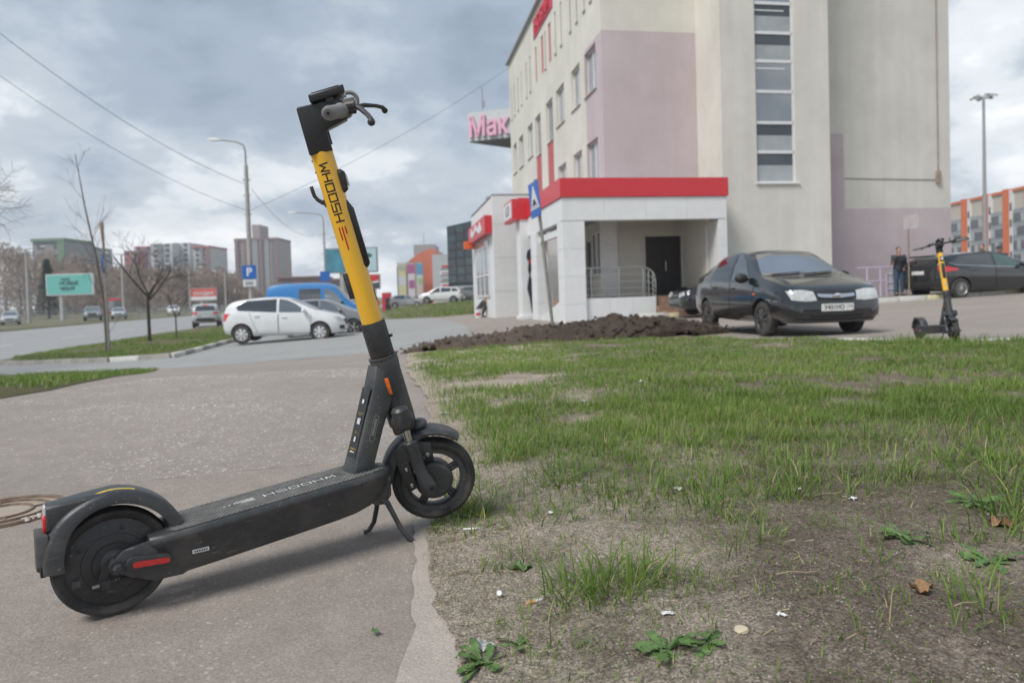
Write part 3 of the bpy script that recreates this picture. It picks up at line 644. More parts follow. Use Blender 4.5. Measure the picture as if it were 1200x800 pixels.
# white block with red shop sign
wb = empty('white_shopfront', tuple(bworld(-.9, 9.1)), BANG, 'white panelled shopfront block with a red sign over its side window', 'building')
for i in range(4): MB().box(0, 3.3, 0, .3, -.7 + i * 1.5, .79 + i * 1.5 if i < 3 else 5.08).build('cladding_panel', M_CLAD, wb, 30, bevel=.006, seg=1)
MB().box(0.02, 3.3, .31, 8.5, -.7, 5.03).build('wall', M_CLAD, wb, 0)
MB().box(-.02, .02, 1.6, 6.5, .6, 3.3).build('window', M_GLASSL, wb, 0)
for z in (.6, 1.6, 3.0): MB().box(-.05, .0, 1.6, 6.5, z - .04, z + .04).build('muntin', M_FRAME, wb, 0)
for y in (1.6, 3.2, 4.9, 6.5): MB().box(-.045, .005, y - .04, y + .04, .64, 3.3).build('muntin', M_FRAME, wb, 0)
sb = MB().box(-.34, -.01, .15, 7.0, 3.42, 4.22).build('red_sign', M_RED, wb, 0)
MB().prism([(1.2, 3.65), (1.9, 4.1), (2.8, 3.85), (3.6, 4.15), (4.6, 3.8), (5.4, 4.1), (5.9, 3.75), (4.8, 3.6), (3.4, 3.85), (2.2, 3.55)], -.365, -.345, 'x').build('white_script', mat('sign_white', (.7, .7, .7)), sb, 0)
MB().box(-.55, -.02, 7.1, 7.6, 3.2, 3.6).build('orange_sign', mat('orange_plastic', (.8, .16, .04), .5), wb, 0)
MB().box(.2, .6, 3, 3.5, 5.03, 5.45).build('chimney', M_GREYM, wb, 0); MB().box(-.01, 3.31, -.02, 8.5, 5.085, 5.13).build('roof', M_GREYM, wb, 0)
# raised red letters at the roof of the office block
rs = empty('roof_sign', tuple(bworld(2.38, 10.3)), BANG, 'bright red raised lettering near the roof edge of the office block', 'sign')
tm = text_mb('НОВАЯ', .95, .05, .02); o = tm.build('lettering', M_RED, rs, 0); o.matrix_basis = Tr(-.06, 1.9, 14.35) @ Rot(-PI / 2, 'Z') @ Rot(PI / 2, 'X')
MB().box(-.11 + .06, -.005, -.2, 4.0, 13.9, 14.85).build('backing', mat('pink_sign_back', (.55, .06, .1), .5), rs, 0)
# pavement with painted kerb along the right wall
def bsheet(name, pts, dz, m): return sheet(name, [tuple(bworld(*p).xy) for p in pts], dz, m, .5)
bsheet('pavement', [(6.2, -.5), (30, -.5), (30, 2.88), (10.2, 2.88), (10.2, .9), (6.2, .9)], .13, mat('pavement_concrete', (.27, .25, .225), .9, var=.15, scale=2))
kerb([tuple(bworld(6.2, -.58).xy), tuple(bworld(22, -.58).xy)], .16, .15, 1.05, [M_KYELLOW, M_KWHITE, M_KWHITE], 'kerb stones painted pale yellow and white along the mauve wall')
# ------------------------------------------------------------ cars
def paint(name, col, dirt=(.2, .17, .14), amt=.3, rough=.22, coat=.6, dscale=1.6): return mat(name, col, rough, 0, var=.05, scale=2, spec=.5, coat=coat, dirt=dirt, dirt_amt=amt, dirt_scale=dscale)
M_CARBLK = paint('black_car_paint', (.012, .015, .018), amt=.07, rough=.14, coat=1.0); M_CARWHT = paint('white_car_paint', (.72, .73, .73), amt=.1); M_CARBLUE = paint('blue_van_paint', (.03, .20, .50), amt=.12, rough=.35, coat=.3)
M_CARGREY = paint('grey_car_paint', (.20, .21, .22), amt=.15); M_CARSILV = paint('silver_car_paint', (.42, .43, .44), amt=.1)
M_TYRE = mat('tyre_rubber', (.028, .027, .026), .85, var=.3, scale=12, dirt=(.19, .165, .14), dirt_amt=.55, dirt_scale=6); M_RIM = mat('alloy_rim', (.50, .50, .50), .35, .7, var=.15, dirt=(.2, .17, .14), dirt_amt=.4); M_RIMB = mat('black_hubcap', (.05, .05, .05), .5, var=.2, dirt=(.22, .19, .16), dirt_amt=.6, dirt_scale=7)
M_RIMW = mat('white_hubcap', (.62, .62, .62), .4, var=.08)
M_CGLASS = mat('car_glass', (.028, .034, .036), .04, var=.2, scale=2, spec=.9, ior=2.6); M_CGLASS2 = mat('tinted_car_glass', (.012, .013, .014), .05, var=.1, spec=.8, ior=2.0)
M_TRIM = mat('black_plastic_trim', (.02, .02, .02), .55, var=.2); M_CHROME = mat('chrome', (.75, .75, .76), .12, 1.0, var=0); M_LAMP = mat('headlamp_lens', (.50, .51, .50), .08, var=.25, scale=14, spec=.9, coat=1); M_REDL = mat('red_lamp_lens', (.62, .02, .03), .12, var=.1, spec=.8, coat=.6)
M_AMBER = mat('amber_lens', (.75, .16, .02), .2, var=.15, scale=20, spec=.7); M_PLATE = mat('plate_white', (.68, .68, .66), .45, var=.05); M_INK = mat('plate_ink', (.015, .015, .015), .6)
def wheel_meshes(r, w, style):
    key = ('wheel', r, w, style)
    if key in MATS: return MATS[key]
    ty = MB().lathe([(r * .66, -w / 2 + .01), (r * .80, -w / 2), (r * .94, -w / 2 + .012), (r, -w / 2 + .035), (r, w / 2 - .035), (r * .94, w / 2 - .012), (r * .80, w / 2), (r * .66, w / 2 - .01), (r * .64, 0)], 32, cap=False)
    rim = MB().lathe([(r * .66, w / 2 - .012), (r * .62, w / 2 - .03), (r * .60, w / 2 - .07)], 32, cap=False)
    ns = {'disc': 9, 'spoke5': 5, 'spoke15': 15, 'cap': 7}[style]
    for k in range(ns):
        a = 2 * PI * k / ns; h = {'disc': .55, 'spoke5': .26, 'spoke15': .10, 'cap': .62}[style] * (2 * PI / ns) * .5 if style in ('disc', 'cap') else {'spoke5': .2, 'spoke15': .055}[style]
        pts = [(r * .13, a - h * 1.4), (r * .61, a - h), (r * .61, a + h), (r * .13, a + h * 1.4)]
        z0, z1 = w / 2 - .06, w / 2 - .018
        P = [(q * math.cos(t), q * math.sin(t)) for q, t in pts]
        rim.loft([[(x, y, z0) for x, y in P], [(x, y, z1 + (.012 if i in (0, 3) else 0)) for i, (x, y) in enumerate(P)]])
    rim.lathe([(r * .17, w / 2 - .06), (r * .17, w / 2), (r * .12, w / 2 + .006), (.001, w / 2 + .006)], 16, cap=False)
    MATS[key] = (ty.mesh('tyre'), rim.mesh('rim'), MB().lathe([(.05, -w / 2), (r * .63, -w / 2 + .02), (r * .63, w / 2 - .065)], 24).mesh('wheel')); return MATS[key]
def lerp_tab(T, x): return float(np.interp(x, [p[0] for p in T], [p[1] for p in T]))
def smooth_tab(T, n=3):
    for _ in range(n):
        o = [T[0]]
        for a, b in zip(T, T[1:]): o += [(a[0] * .75 + b[0] * .25, a[1] * .75 + b[1] * .25), (a[0] * .25 + b[0] * .75, a[1] * .25 + b[1] * .75)]
        T = o + [T[-1]]
    return T
def car_shell(sp):
    top, belt, bot, wid = (smooth_tab(sp[k], 2) for k in ('top', 'belt', 'bot', 'wid'))
    x0, x1 = sp['top'][0][0], sp['top'][-1][0]; n = 64
    xs = [x0 + (x1 - x0) * (.5 - .5 * math.cos(PI * i / n)) * .5 + (x1 - x0) * i / n * .5 for i in range(n + 1)]; rings = []
    tumble = sp.get('tumble', .30)
    for x in xs:
        T, B, Z, W = lerp_tab(top, x), lerp_tab(belt, x), lerp_tab(bot, x), lerp_tab(wid, x); B = min(B, T - .005); g = T - B
        wt = max(.955 * W - tumble * g, .3 * W)
        h = [(0, Z), (.55 * W, Z), (.86 * W, Z + .015), (.955 * W, Z + .09), (.985 * W, Z + .25 * (B - Z)), (W, Z + .55 * (B - Z)), (.995 * W, Z + .78 * (B - Z)), (.975 * W, B - .02 * (1)), (.95 * W, B + .04 * g),
             (.5 * (.95 * W + wt) + .02 * g, B + .5 * g), (wt + .012 * g, B + .82 * g), (wt - .05 * min(1, g * 3), B + .945 * g), (.62 * wt, B + .985 * g), (.3 * wt, T - .001), (0, T)]
        rings.append([(x, y, z) for y, z in h] + [(x, -y, z) for y, z in h[-2:0:-1]])
    return MB().loft(rings)
def patch(bvh, tl, bl, dirn, rows, cols, off, face=None):
    """A sheet laid on the shell: polylines tl (top) and bl (bottom) in the plane across dirn, cast onto the shell."""
    mb = MB(); ax = {'x': 0, 'y': 1, 'z': 2}[dirn[1]]; sg = 1 if dirn[0] == '+' else -1
    def samp(P, t):
        d = [0]
        for a, b in zip(P, P[1:]): d.append(d[-1] + math.dist(a, b))
        s = t * d[-1]; return (np.interp(s, d, [p[0] for p in P]), np.interp(s, d, [p[1] for p in P]))
    for j in range(rows + 1):
        for i in range(cols + 1):
            a, b = samp(tl, i / cols), samp(bl, i / cols); f = j / rows; p = (a[0] + (b[0] - a[0]) * f, a[1] + (b[1] - a[1]) * f)
            o = [0, 0, 0]; k = [q for q in range(3) if q != ax]; o[k[0]], o[k[1]] = float(p[0]), float(p[1]); o[ax] = 6.0 * sg; d = [0, 0, 0]; d[ax] = -sg
            hit, nrm, _, _ = bvh.ray_cast(Vector(o), Vector(d))
            if hit is None:
                r = bvh.find_nearest(Vector([o[q] if q != ax else 2.0 * sg for q in range(3)])); hit, nrm = r[0], r[1]
            if nrm[ax] * sg < 0: nrm = -nrm
            mb.v.append(tuple(hit + nrm * off))
    c1 = cols + 1
    for j in range(rows):
        for i in range(cols): mb.f.append((j * c1 + i, j * c1 + i + 1, (j + 1) * c1 + i + 1, (j + 1) * c1 + i))
    return mb
def make_car(name, sp, pm, label, cat, loc, rz, scale=1.0, group=None):
    root = empty(name, loc, rz, label, cat, group); root.scale = (scale,) * 3
    sh = car_shell(sp); me = sh.mesh('body'); me.materials.append(pm); me.materials.append(M_TRIM)
    bm = bmesh.new(); bm.from_mesh(me); bvh = BVHTree.FromBMesh(bm); bm.free()
    r = sp['r']; cut = MB()
    for ax in sp['axles']:
        for s in (-1, 1): cut.lathe([(r * 1.17, -.17), (r * 1.17, .4)], 28, M=Tr(ax, s * (sp['W'] - .06), r * 1.02) @ Rot(-PI / 2 * s, 'X'))
    cme = cut.mesh('cut'); cme.materials.append(M_TRIM); co = bpy.data.objects.new('cut', cme); COL.objects.link(co)
    def mods(o):
        b = o.modifiers.new('b', 'BOOLEAN'); b.operation = 'DIFFERENCE'; b.solver = 'EXACT'; b.object = co
        try: b.material_mode = 'TRANSFER'
        except Exception: pass
    me2 = eval_mesh(me, mods); bpy.data.objects.remove(co); me2.name = 'body'
    link('body', me2, pm, root, 38)
    ty, rim, hub = wheel_meshes(r, sp.get('tw', .19), sp.get('rim', 'disc'))
    for ax in sp['axles']:
        for s in (-1, 1):
            if (ax, s) in sp.get('hide', ()): continue
            w = share_new('wheel', hub, M_TRIM, root, Tr(ax, s * (sp['W'] - sp.get('tw', .19) / 2 - .015), r) @ Rot(-PI / 2 * s, 'X'))
            share_new('tyre', ty, M_TYRE, w); share_new('rim', rim, sp.get('rimm', M_RIMB), w)
    def P(nm, t, b, d, m, rows=6, cols=8, off=.004, par=None, both=False):
        out = []
        for q in ((d,) if not both else ('+' + d[1], '-' + d[1])): out.append(patch(bvh, t, b, q, rows, cols, off).build(nm, m, par or root, 60))
        return out
    for d in sp.get('doors', ()):
        for o in P('door', d['t'], d['b'], '+y', pm, 8, 10, .0035, both=True):
            sg = 1 if o.data.vertices[0].co.y > 0 else -1
            for q0, q1 in ((d['t'][0], d['b'][0]), (d['t'][-1], d['b'][-1]), (d['b'][0], d['b'][-1])):
                e_ = .007 if q0[0] != d['b'][0][0] or q1 != d['b'][-1] else 0
                tl_, bl_ = ([(q0[0] - .006, q0[1]), (q0[0] + .006, q0[1])], [(q1[0] - .006, q1[1]), (q1[0] + .006, q1[1])]) if (q0, q1) != (d['b'][0], d['b'][-1]) else ([q0, q1], [(q0[0], q0[1] - .012), (q1[0], q1[1] - .012)])
                patch(bvh, tl_, bl_, '+y' if sg > 0 else '-y', 8, 6, .0045).build('door_seam', M_TRIM, o, 60)
            hx, hz = d['h']; hit = bvh.ray_cast(Vector((hx, 5 * sg, hz)), Vector((0, -sg, 0)))[0]
            if hit: MB().tube([(hx - .09, hit.y + sg * .01, hz), (hx - .05, hit.y + sg * .03, hz), (hx + .05, hit.y + sg * .03, hz), (hx + .09, hit.y + sg * .01, hz)], .014, 6).build('handle', sp.get('handlem', pm), o)
    for w in sp.get('side_glass', ()):
        P('window', w['t'], w['b'], '+y', w.get('m', M_CGLASS), 6, 10, .006, both=True)
    for w in sp.get('ends', ()): P(w['n'], w['t'], w['b'], w['d'], w['m'], w.get('r', 6), w.get('c', 10), w.get('o', .006))
    for s in (-1, 1):
        mx, mz = sp['mirror']; hit = bvh.ray_cast(Vector((mx, 5 * s, mz)), Vector((0, -s, 0)))[0]; y = hit.y if hit else s * sp['W']
        m = MB().ball((mx - .02, y + s * .13, mz + .03), (.075, .125, .085), 12); m.tube([(mx, y - s * .03, mz), (mx - .01, y + s * .08, mz + .02)], .02, 6); m.build('mirror', sp.get('mirrorm', pm), root, 60)
    return root, bvh
def share_new(name, me, m, parent, M=None):
    if not me.materials: me.materials.append(m)
    o = bpy.data.objects.new(name, me); COL.objects.link(o); o.parent = parent
    if not me.get('sm'):
        me.polygons.foreach_set('use_smooth', [True] * len(me.polygons)); me.set_sharp_from_angle(angle=math.radians(32)); me['sm'] = 1
    if o.data.materials[0] is not m: o.material_slots[0].link = 'OBJECT'; o.material_slots[0].material = m
    if M is not None: o.matrix_basis = M
    return o
def span(x0, x1, z): return [(x0, z), (x1, z)]

# saloon (also used for the parked black car by the porch)
SALOON = dict(W=.85, r=.292, tw=.185, axles=(1.238, -1.238), rim='disc', rimm=M_RIMB,
  top=[(-2.16, .52), (-2.15, .80), (-2.08, 1.0), (-1.75, 1.07), (-1.35, 1.16), (-.95, 1.40), (-.45, 1.495), (.05, 1.50), (.35, 1.43), (.75, 1.20), (1.08, 1.00), (1.5, .93), (1.85, .84), (2.02, .74), (2.09, .58), (2.10, .45)],
  belt=[(-2.16, .5), (-2.1, .86), (-1.7, .97), (-.9, .96), (.3, .925), (.95, .905), (1.5, .845), (1.9, .72), (2.05, .58), (2.10, .43)],
  bot=[(-2.16, .42), (-2.05, .30), (-1.7, .24), (0, .20), (1.6, .22), (1.95, .22), (2.06, .28), (2.10, .36)],
  wid=[(-2.16, .5), (-2.12, .66), (-2.0, .77), (-1.6, .83), (-.8, .85), (.6, .85), (1.4, .845), (1.82, .82), (1.99, .77), (2.06, .70), (2.10, .58)], tumble=.34,
  doors=[dict(t=[(-.95, .935), (-.02, .92)], b=[(-.72, .30), (-.02, .28)], h=(-.75, .83)), dict(t=[(.0, .92), (.98, .89)], b=[(.0, .28), (.93, .29)], h=(.13, .81))],
  side_glass=[dict(t=[(-.98, 1.13), (-.72, 1.33), (-.45, 1.40), (-.06, 1.43)], b=[(-1.02, 1.0), (-.06, .965)], m=M_CGLASS2), dict(t=[(.02, 1.43), (.16, 1.40), (.42, 1.26)], b=[(.02, .965), (.78, .945)], m=M_CGLASS)],
  mirror=(.74, .95), mirrorm=M_TRIM,
  ends=[dict(n='windshield', d='+x', t=[(-.50, 1.40), (0, 1.43), (.50, 1.40)], b=[(-.72, 1.005), (0, 1.04), (.72, 1.005)], m=mat('bright_windshield', (.03, .034, .036), .05, var=.2, scale=2, spec=.9, ior=3.6), r=10, c=14, o=.005),
        dict(n='rear_window', d='-x', t=[(-.48, 1.39), (.48, 1.39)], b=[(-.62, 1.13), (.62, 1.13)], m=M_CGLASS2),
        dict(n='headlight', d='+x', t=[(-.74, .745), (-.52, .755), (-.35, .725)], b=[(-.70, .60), (-.50, .575), (-.32, .585)], m=M_LAMP, o=.010), dict(n='headlight', d='+x', t=[(.35, .725), (.52, .755), (.74, .745)], b=[(.32, .585), (.50, .575), (.70, .60)], m=M_LAMP, o=.010),
        dict(n='grille', d='+x', t=[(-.31, .725), (.31, .725)], b=[(-.27, .575), (.27, .575)], m=M_TRIM, o=.004), dict(n='chrome_bar', d='+x', t=[(-.305, .682), (0, .668), (.305, .682)], b=[(-.30, .638), (0, .615), (.30, .638)], m=M_CHROME, r=3, o=.022),
        dict(n='lower_grille', d='+x', t=[(-.44, .405), (.44, .405)], b=[(-.42, .315), (.42, .315)], m=M_TRIM, o=.005), dict(n='bumper_lip', d='+x', t=[(-.62, .30), (-.3, .285), (.3, .285), (.62, .30)], b=[(-.62, .275), (-.3, .262), (.3, .262), (.62, .275)], m=paint('lip_gloss', (.05, .055, .06), amt=.1), r=2, o=.018),
        dict(n='tail_lamp', d='-x', t=[(-.62, .88), (-.42, .88)], b=[(-.62, .68), (-.42, .68)], m=M_REDL), dict(n='tail_lamp', d='-x', t=[(.42, .88), (.62, .88)], b=[(.42, .68), (.62, .68)], m=M_REDL)])
car, bvh = make_car('parked_car', SALOON, M_CARBLK, 'dusty black saloon car parked nose on to the lawn, white number plate in front', 'car', (4.97, 12.95, gz(5, 12.6) + .02), -1.483, 1.02)
pl = MB().box(2.105, 2.118, -.262, .262, .418, .532).build('licence_plate', M_PLATE, car, 30, bevel=.004, seg=1)
def plate_text(parent, body, x, y, z, size, m=M_INK, face='+x', bold=.0, squeeze=1.0):
    o = text_mb(body, size, .001, bold).build('lettering', m, parent, 0)
    M = Tr(x, y, z) @ (Rot(PI / 2, 'Z') if face == '+x' else Rot(-PI / 2, 'Z')) @ Rot(PI / 2, 'X') @ Matrix.Diagonal((squeeze, 1, 1, 1)); o.matrix_basis = M; return o
plate_text(pl, 'У431НО', 2.1195, -.055, .475, .098, bold=.0015, squeeze=.92); plate_text(pl, '116', 2.1195, .205, .488, .062, squeeze=.9)
MB().box(2.118, 2.1192, .150, .153, .423, .527).build('divider', M_INK, pl, 0); MB().box(2.118, 2.1195, .226, .25, .425, .437).build('flag', mat('flag_red', (.6, .05, .05), .5), pl, 0)
bd_ = MB().lathe([(.001, .012), (.05, .010), (.058, 0)], 24, M=Tr(2.112, 0, .655) @ Rot(PI / 2, 'Y') @ Matrix.Diagonal((.72, 1, 1, 1))).build('emblem', M_CHROME, car); MB().tube([(2.126, -.03, .645), (2.128, -.008, .668), (2.128, .025, .662), (2.126, .03, .645)], .004, 5).build('emblem_sail', M_TRIM, bd_)
wp = MB()
for y in (-.55, .02):
    h0 = bvh.ray_cast(Vector((6, y, 1.02)), Vector((-1, 0, 0)))[0]; h1 = bvh.ray_cast(Vector((6, y + .52, 1.05)), Vector((-1, 0, 0)))[0]
    wp.tube([h0 + Vector((.02, 0, .01)), h1 + Vector((.025, 0, .010))], .008, 5)
wp.build('wiper', M_TRIM, car)
for s in (-1, 1):
    h0 = bvh.ray_cast(Vector((1.0, 5 * s, .70)), Vector((0, -s, 0)))[0]; MB().ball((1.0, h0.y, .70), (.045, .012, .022), 8).build('side_repeater', M_AMBER, car)
    MB().box(-.9, .9, s * .846 - .01, s * .846 + .01, .50, .525).build('rubbing_strip', M_TRIM, car)
import copy
PRI = copy.copy(SALOON); PRI['rim'] = 'cap'; PRI['rimm'] = M_RIMW
PRI['ends'] = [dict(e) for e in SALOON['ends']]
for e in PRI['ends']:
    if e['n'] == 'headlight':
        s = 1 if e['t'][0][0] > 0 else -1
        e['t'] = [(s * a, b) for a, b in ((.30, .70), (.46, .755), (.66, .76))][::s]; e['b'] = [(s * a, b) for a, b in ((.34, .60), (.5, .59), (.70, .66))][::s]
make_car('parked_car', PRI, M_CARBLK, 'black car half hidden behind the dusty saloon, parked by the porch steps', 'car', (7.0, 21.0, gz(7.0, 20.9)), 3.24, .98)

# small hatchbacks
HATCH = dict(W=.855, r=.31, tw=.19, axles=(1.2625, -1.2625), rim='cap', rimm=M_RIMW,
  top=[(-1.92, .50), (-1.93, .80), (-1.86, 1.05), (-1.72, 1.32), (-1.5, 1.42), (-.9, 1.50), (-.2, 1.515), (.25, 1.46), (.75, 1.22), (1.15, 1.02), (1.55, .93), (1.88, .80), (2.03, .64), (2.07, .48)],
  belt=[(-1.92, .5), (-1.88, .90), (-1.5, 1.04), (-.8, 1.0), (.3, .95), (.95, .92), (1.5, .84), (1.9, .70), (2.07, .46)],
  bot=[(-1.92, .42), (-1.8, .30), (-1.4, .24), (0, .20), (1.5, .22), (1.9, .24), (2.07, .36)],
  wid=[(-1.92, .5), (-1.88, .68), (-1.75, .79), (-1.3, .845), (-.5, .855), (.7, .85), (1.4, .84), (1.8, .77), (1.99, .62), (2.07, .45)], tumble=.30,
  doors=[dict(t=[(-1.0, 1.0), (-.08, .96)], b=[(-.72, .30), (-.08, .28)], h=(-.75, .90)), dict(t=[(-.05, .96), (1.0, .90)], b=[(-.05, .28), (.95, .30)], h=(.12, .84))],
  side_glass=[dict(t=[(-1.42, 1.22), (-1.1, 1.40), (-.12, 1.44)], b=[(-1.36, 1.09), (-.12, 1.0)], m=M_CGLASS2), dict(t=[(-.04, 1.44), (.2, 1.40), (.5, 1.26)], b=[(-.04, 1.0), (.88, .97)], m=M_CGLASS)],
  mirror=(.80, 1.0),
  ends=[dict(n='windshield', d='+x', t=[(-.5, 1.42), (.5, 1.42)], b=[(-.70, 1.03), (.70, 1.03)], m=M_CGLASS, r=8, c=12, o=.005), dict(n='rear_window', d='-x', t=[(-.52, 1.36), (.52, 1.36)], b=[(-.62, 1.06), (.62, 1.06)], m=M_CGLASS2),
        dict(n='headlight', d='+x', t=[(-.74, .78), (-.48, .80)], b=[(-.72, .66), (-.46, .68)], m=M_LAMP, o=.01), dict(n='headlight', d='+x', t=[(.48, .80), (.74, .78)], b=[(.46, .68), (.72, .66)], m=M_LAMP, o=.01),
        dict(n='grille', d='+x', t=span(-.40, .40, .70), b=span(-.36, .36, .52), m=M_TRIM), dict(n='fog_recess', d='+x', t=[(-.70, .50), (-.50, .50)], b=[(-.68, .38), (-.52, .36)], m=M_TRIM), dict(n='fog_recess', d='+x', t=[(.50, .50), (.70, .50)], b=[(.52, .36), (.68, .38)], m=M_TRIM),
        dict(n='tail_lamp', d='-x', t=[(-.78, 1.0), (-.55, 1.0)], b=[(-.76, .76), (-.55, .76)], m=M_REDL), dict(n='tail_lamp', d='-x', t=[(.55, 1.0), (.78, 1.0)], b=[(.55, .76), (.76, .76)], m=M_REDL)])
make_car('parked_car', HATCH, M_CARWHT, 'small white hatchback parked across the kerb end of the side road', 'car', (-8.15, 24.6, gz(-8.1, 24.4)), .10, 1.05)
H2 = copy.copy(HATCH); H2['rim'] = 'spoke5'; H2['rimm'] = M_RIM; H2['axles'] = (1.3, -1.3)
H2['ends'] = HATCH['ends'] + [dict(n='bumper', d='+x', t=span(-.72, .72, .60), b=span(-.70, .70, .30), m=M_TRIM, o=.02)]
make_car('parked_car', H2, M_CARGREY, 'grey car with black front bumper just behind the white hatchback', 'car', (-7.55, 27.6, gz(-7.5, 27.6)), .06, .95)
# dark estate with sloping tail at the right edge
EST = dict(W=.91, r=.325, tw=.20, axles=(1.325, -1.325), rim='spoke15', rimm=M_RIM,
  top=[(-2.10, .50), (-2.12, .85), (-2.02, 1.08), (-1.86, 1.30), (-1.6, 1.40), (-.9, 1.475), (-.1, 1.485), (.4, 1.42), (.95, 1.18), (1.3, 1.02), (1.7, .94), (2.02, .82), (2.16, .66), (2.2, .5)],
  belt=[(-2.10, .5), (-2.06, .94), (-1.6, 1.06), (-.6, 1.0), (.5, .96), (1.2, .92), (1.7, .85), (2.1, .68), (2.2, .48)],
  bot=[(-2.10, .42), (-1.98, .30), (-1.5, .23), (0, .20), (1.6, .22), (2.05, .25), (2.2, .36)],
  wid=[(-2.10, .55), (-2.05, .74), (-1.9, .85), (-1.4, .905), (-.4, .91), (.9, .90), (1.6, .88), (2.0, .78), (2.14, .62), (2.2, .46)], tumble=.34,
  doors=[dict(t=[(-1.05, 1.0), (-.08, .965)], b=[(-.78, .30), (-.08, .28)], h=(-.8, .88)), dict(t=[(-.05, .965), (1.1, .92)], b=[(-.05, .28), (1.02, .30)], h=(.15, .85))],
  side_glass=[dict(t=[(-1.62, 1.14), (-1.3, 1.34), (-.85, 1.385), (-.12, 1.40)], b=[(-1.55, 1.10), (-.12, 1.0)], m=M_CGLASS2), dict(t=[(-.04, 1.40), (.3, 1.37), (.7, 1.20)], b=[(-.04, 1.0), (.98, .965)], m=mat('green_car_glass', (.06, .11, .10), .05, var=.2, spec=.9))],
  mirror=(.88, 1.0),
  ends=[dict(n='windshield', d='+x', t=[(-.52, 1.38), (.52, 1.38)], b=[(-.74, 1.04), (.74, 1.04)], m=M_CGLASS), dict(n='rear_window', d='-x', t=[(-.50, 1.33), (.50, 1.33)], b=[(-.64, 1.08), (.64, 1.08)], m=M_CGLASS2),
        dict(n='licence_plate', d='-x', t=span(-.26, .26, .90), b=span(-.26, .26, .79), m=M_PLATE, o=.012), dict(n='bumper', d='-x', t=span(-.72, .72, .58), b=span(-.70, .70, .34), m=M_TRIM, o=.012),
        dict(n='headlight', d='+x', t=span(-.78, -.48, .80), b=span(-.76, -.5, .70), m=M_LAMP), dict(n='headlight', d='+x', t=span(.48, .78, .80), b=span(.5, .76, .70), m=M_LAMP)])
est, ebvh = make_car('parked_car', EST, M_CARBLK, 'dark estate car with red tail lamps parked along the kerb by the mauve wall', 'car', (16.35, 24.1, gz(16.0, 24) - .05), .17, 1.07)
for s in (1, -1):
    patch(ebvh, [(-2.0, 1.03), (-1.72, 1.01), (-1.42, .95)], [(-2.0, .86), (-1.75, .86), (-1.42, .91)], '+y' if s > 0 else '-y', 4, 8, .012).build('tail_lamp', M_REDL, est, 60)
    patch(ebvh, [(-1.70, 1.165), (-1.5, 1.075), (0, .985), (1.0, .95)], [(-1.66, 1.13), (-1.48, 1.05), (0, .965), (1.0, .93)], '+y' if s > 0 else '-y', 2, 16, .012).build('chrome_strip', M_CHROME, est, 60)
MB().tube([(-2.05, -.5, 1.36), (-1.9, -.5, 1.38), (-1.9, .5, 1.38), (-2.05, .5, 1.36)], .03, 6).build('spoiler', M_CARBLK, est)
# blue panel van
VAN = dict(W=.98, r=.34, tw=.2, axles=(1.55, -1.35), rim='disc', rimm=M_RIM,
  top=[(-2.40, .6), (-2.41, 1.6), (-2.34, 2.10), (-2.2, 2.28), (-1.5, 2.36), (.2, 2.36), (.75, 2.28), (1.05, 2.08), (1.5, 1.55), (1.75, 1.28), (2.15, 1.10), (2.36, .9), (2.42, .55)],
  belt=[(-2.40, .58), (-2.38, 1.25), (.9, 1.25), (1.5, 1.18), (2.1, .98), (2.42, .5)], bot=[(-2.40, .5), (-2.2, .38), (0, .32), (2.1, .32), (2.42, .45)],
  wid=[(-2.40, .86), (-2.3, .95), (0, .98), (1.3, .97), (1.9, .90), (2.25, .78), (2.42, .5)], tumble=.10,
  doors=[dict(t=[(.42, 1.2), (1.38, 1.12)], b=[(.42, .42), (1.32, .42)], h=(.52, 1.05))],
  side_glass=[dict(t=[(-.75, 2.05), (.28, 2.05)], b=[(-.75, 1.5), (.28, 1.5)], m=M_CGLASS2), dict(t=[(.48, 2.03), (.8, 1.98), (1.05, 1.76)], b=[(.48, 1.45), (1.4, 1.33)], m=M_CGLASSB if 'M_CGLASSB' in globals() else M_CGLASS)],
  mirror=(1.35, 1.3), mirrorm=M_TRIM,
  ends=[dict(n='windshield', d='+x', t=[(-.72, 2.1), (.72, 2.1)], b=[(-.82, 1.38), (.82, 1.38)], m=M_CGLASS), dict(n='headlight', d='+x', t=span(-.78, -.5, .95), b=span(-.75, -.5, .74), m=M_LAMP), dict(n='headlight', d='+x', t=span(.5, .78, .95), b=span(.5, .75, .74), m=M_LAMP), dict(n='bumper', d='+x', t=span(-.75, .75, .62), b=span(-.75, .75, .42), m=M_TRIM, o=.03)])
make_car('parked_van', VAN, M_CARBLUE, 'bright blue panel van parked behind the white hatchback', 'van', (-9.75, 34.5, gz(-10, 34.5) + .02), .08, 1.0)
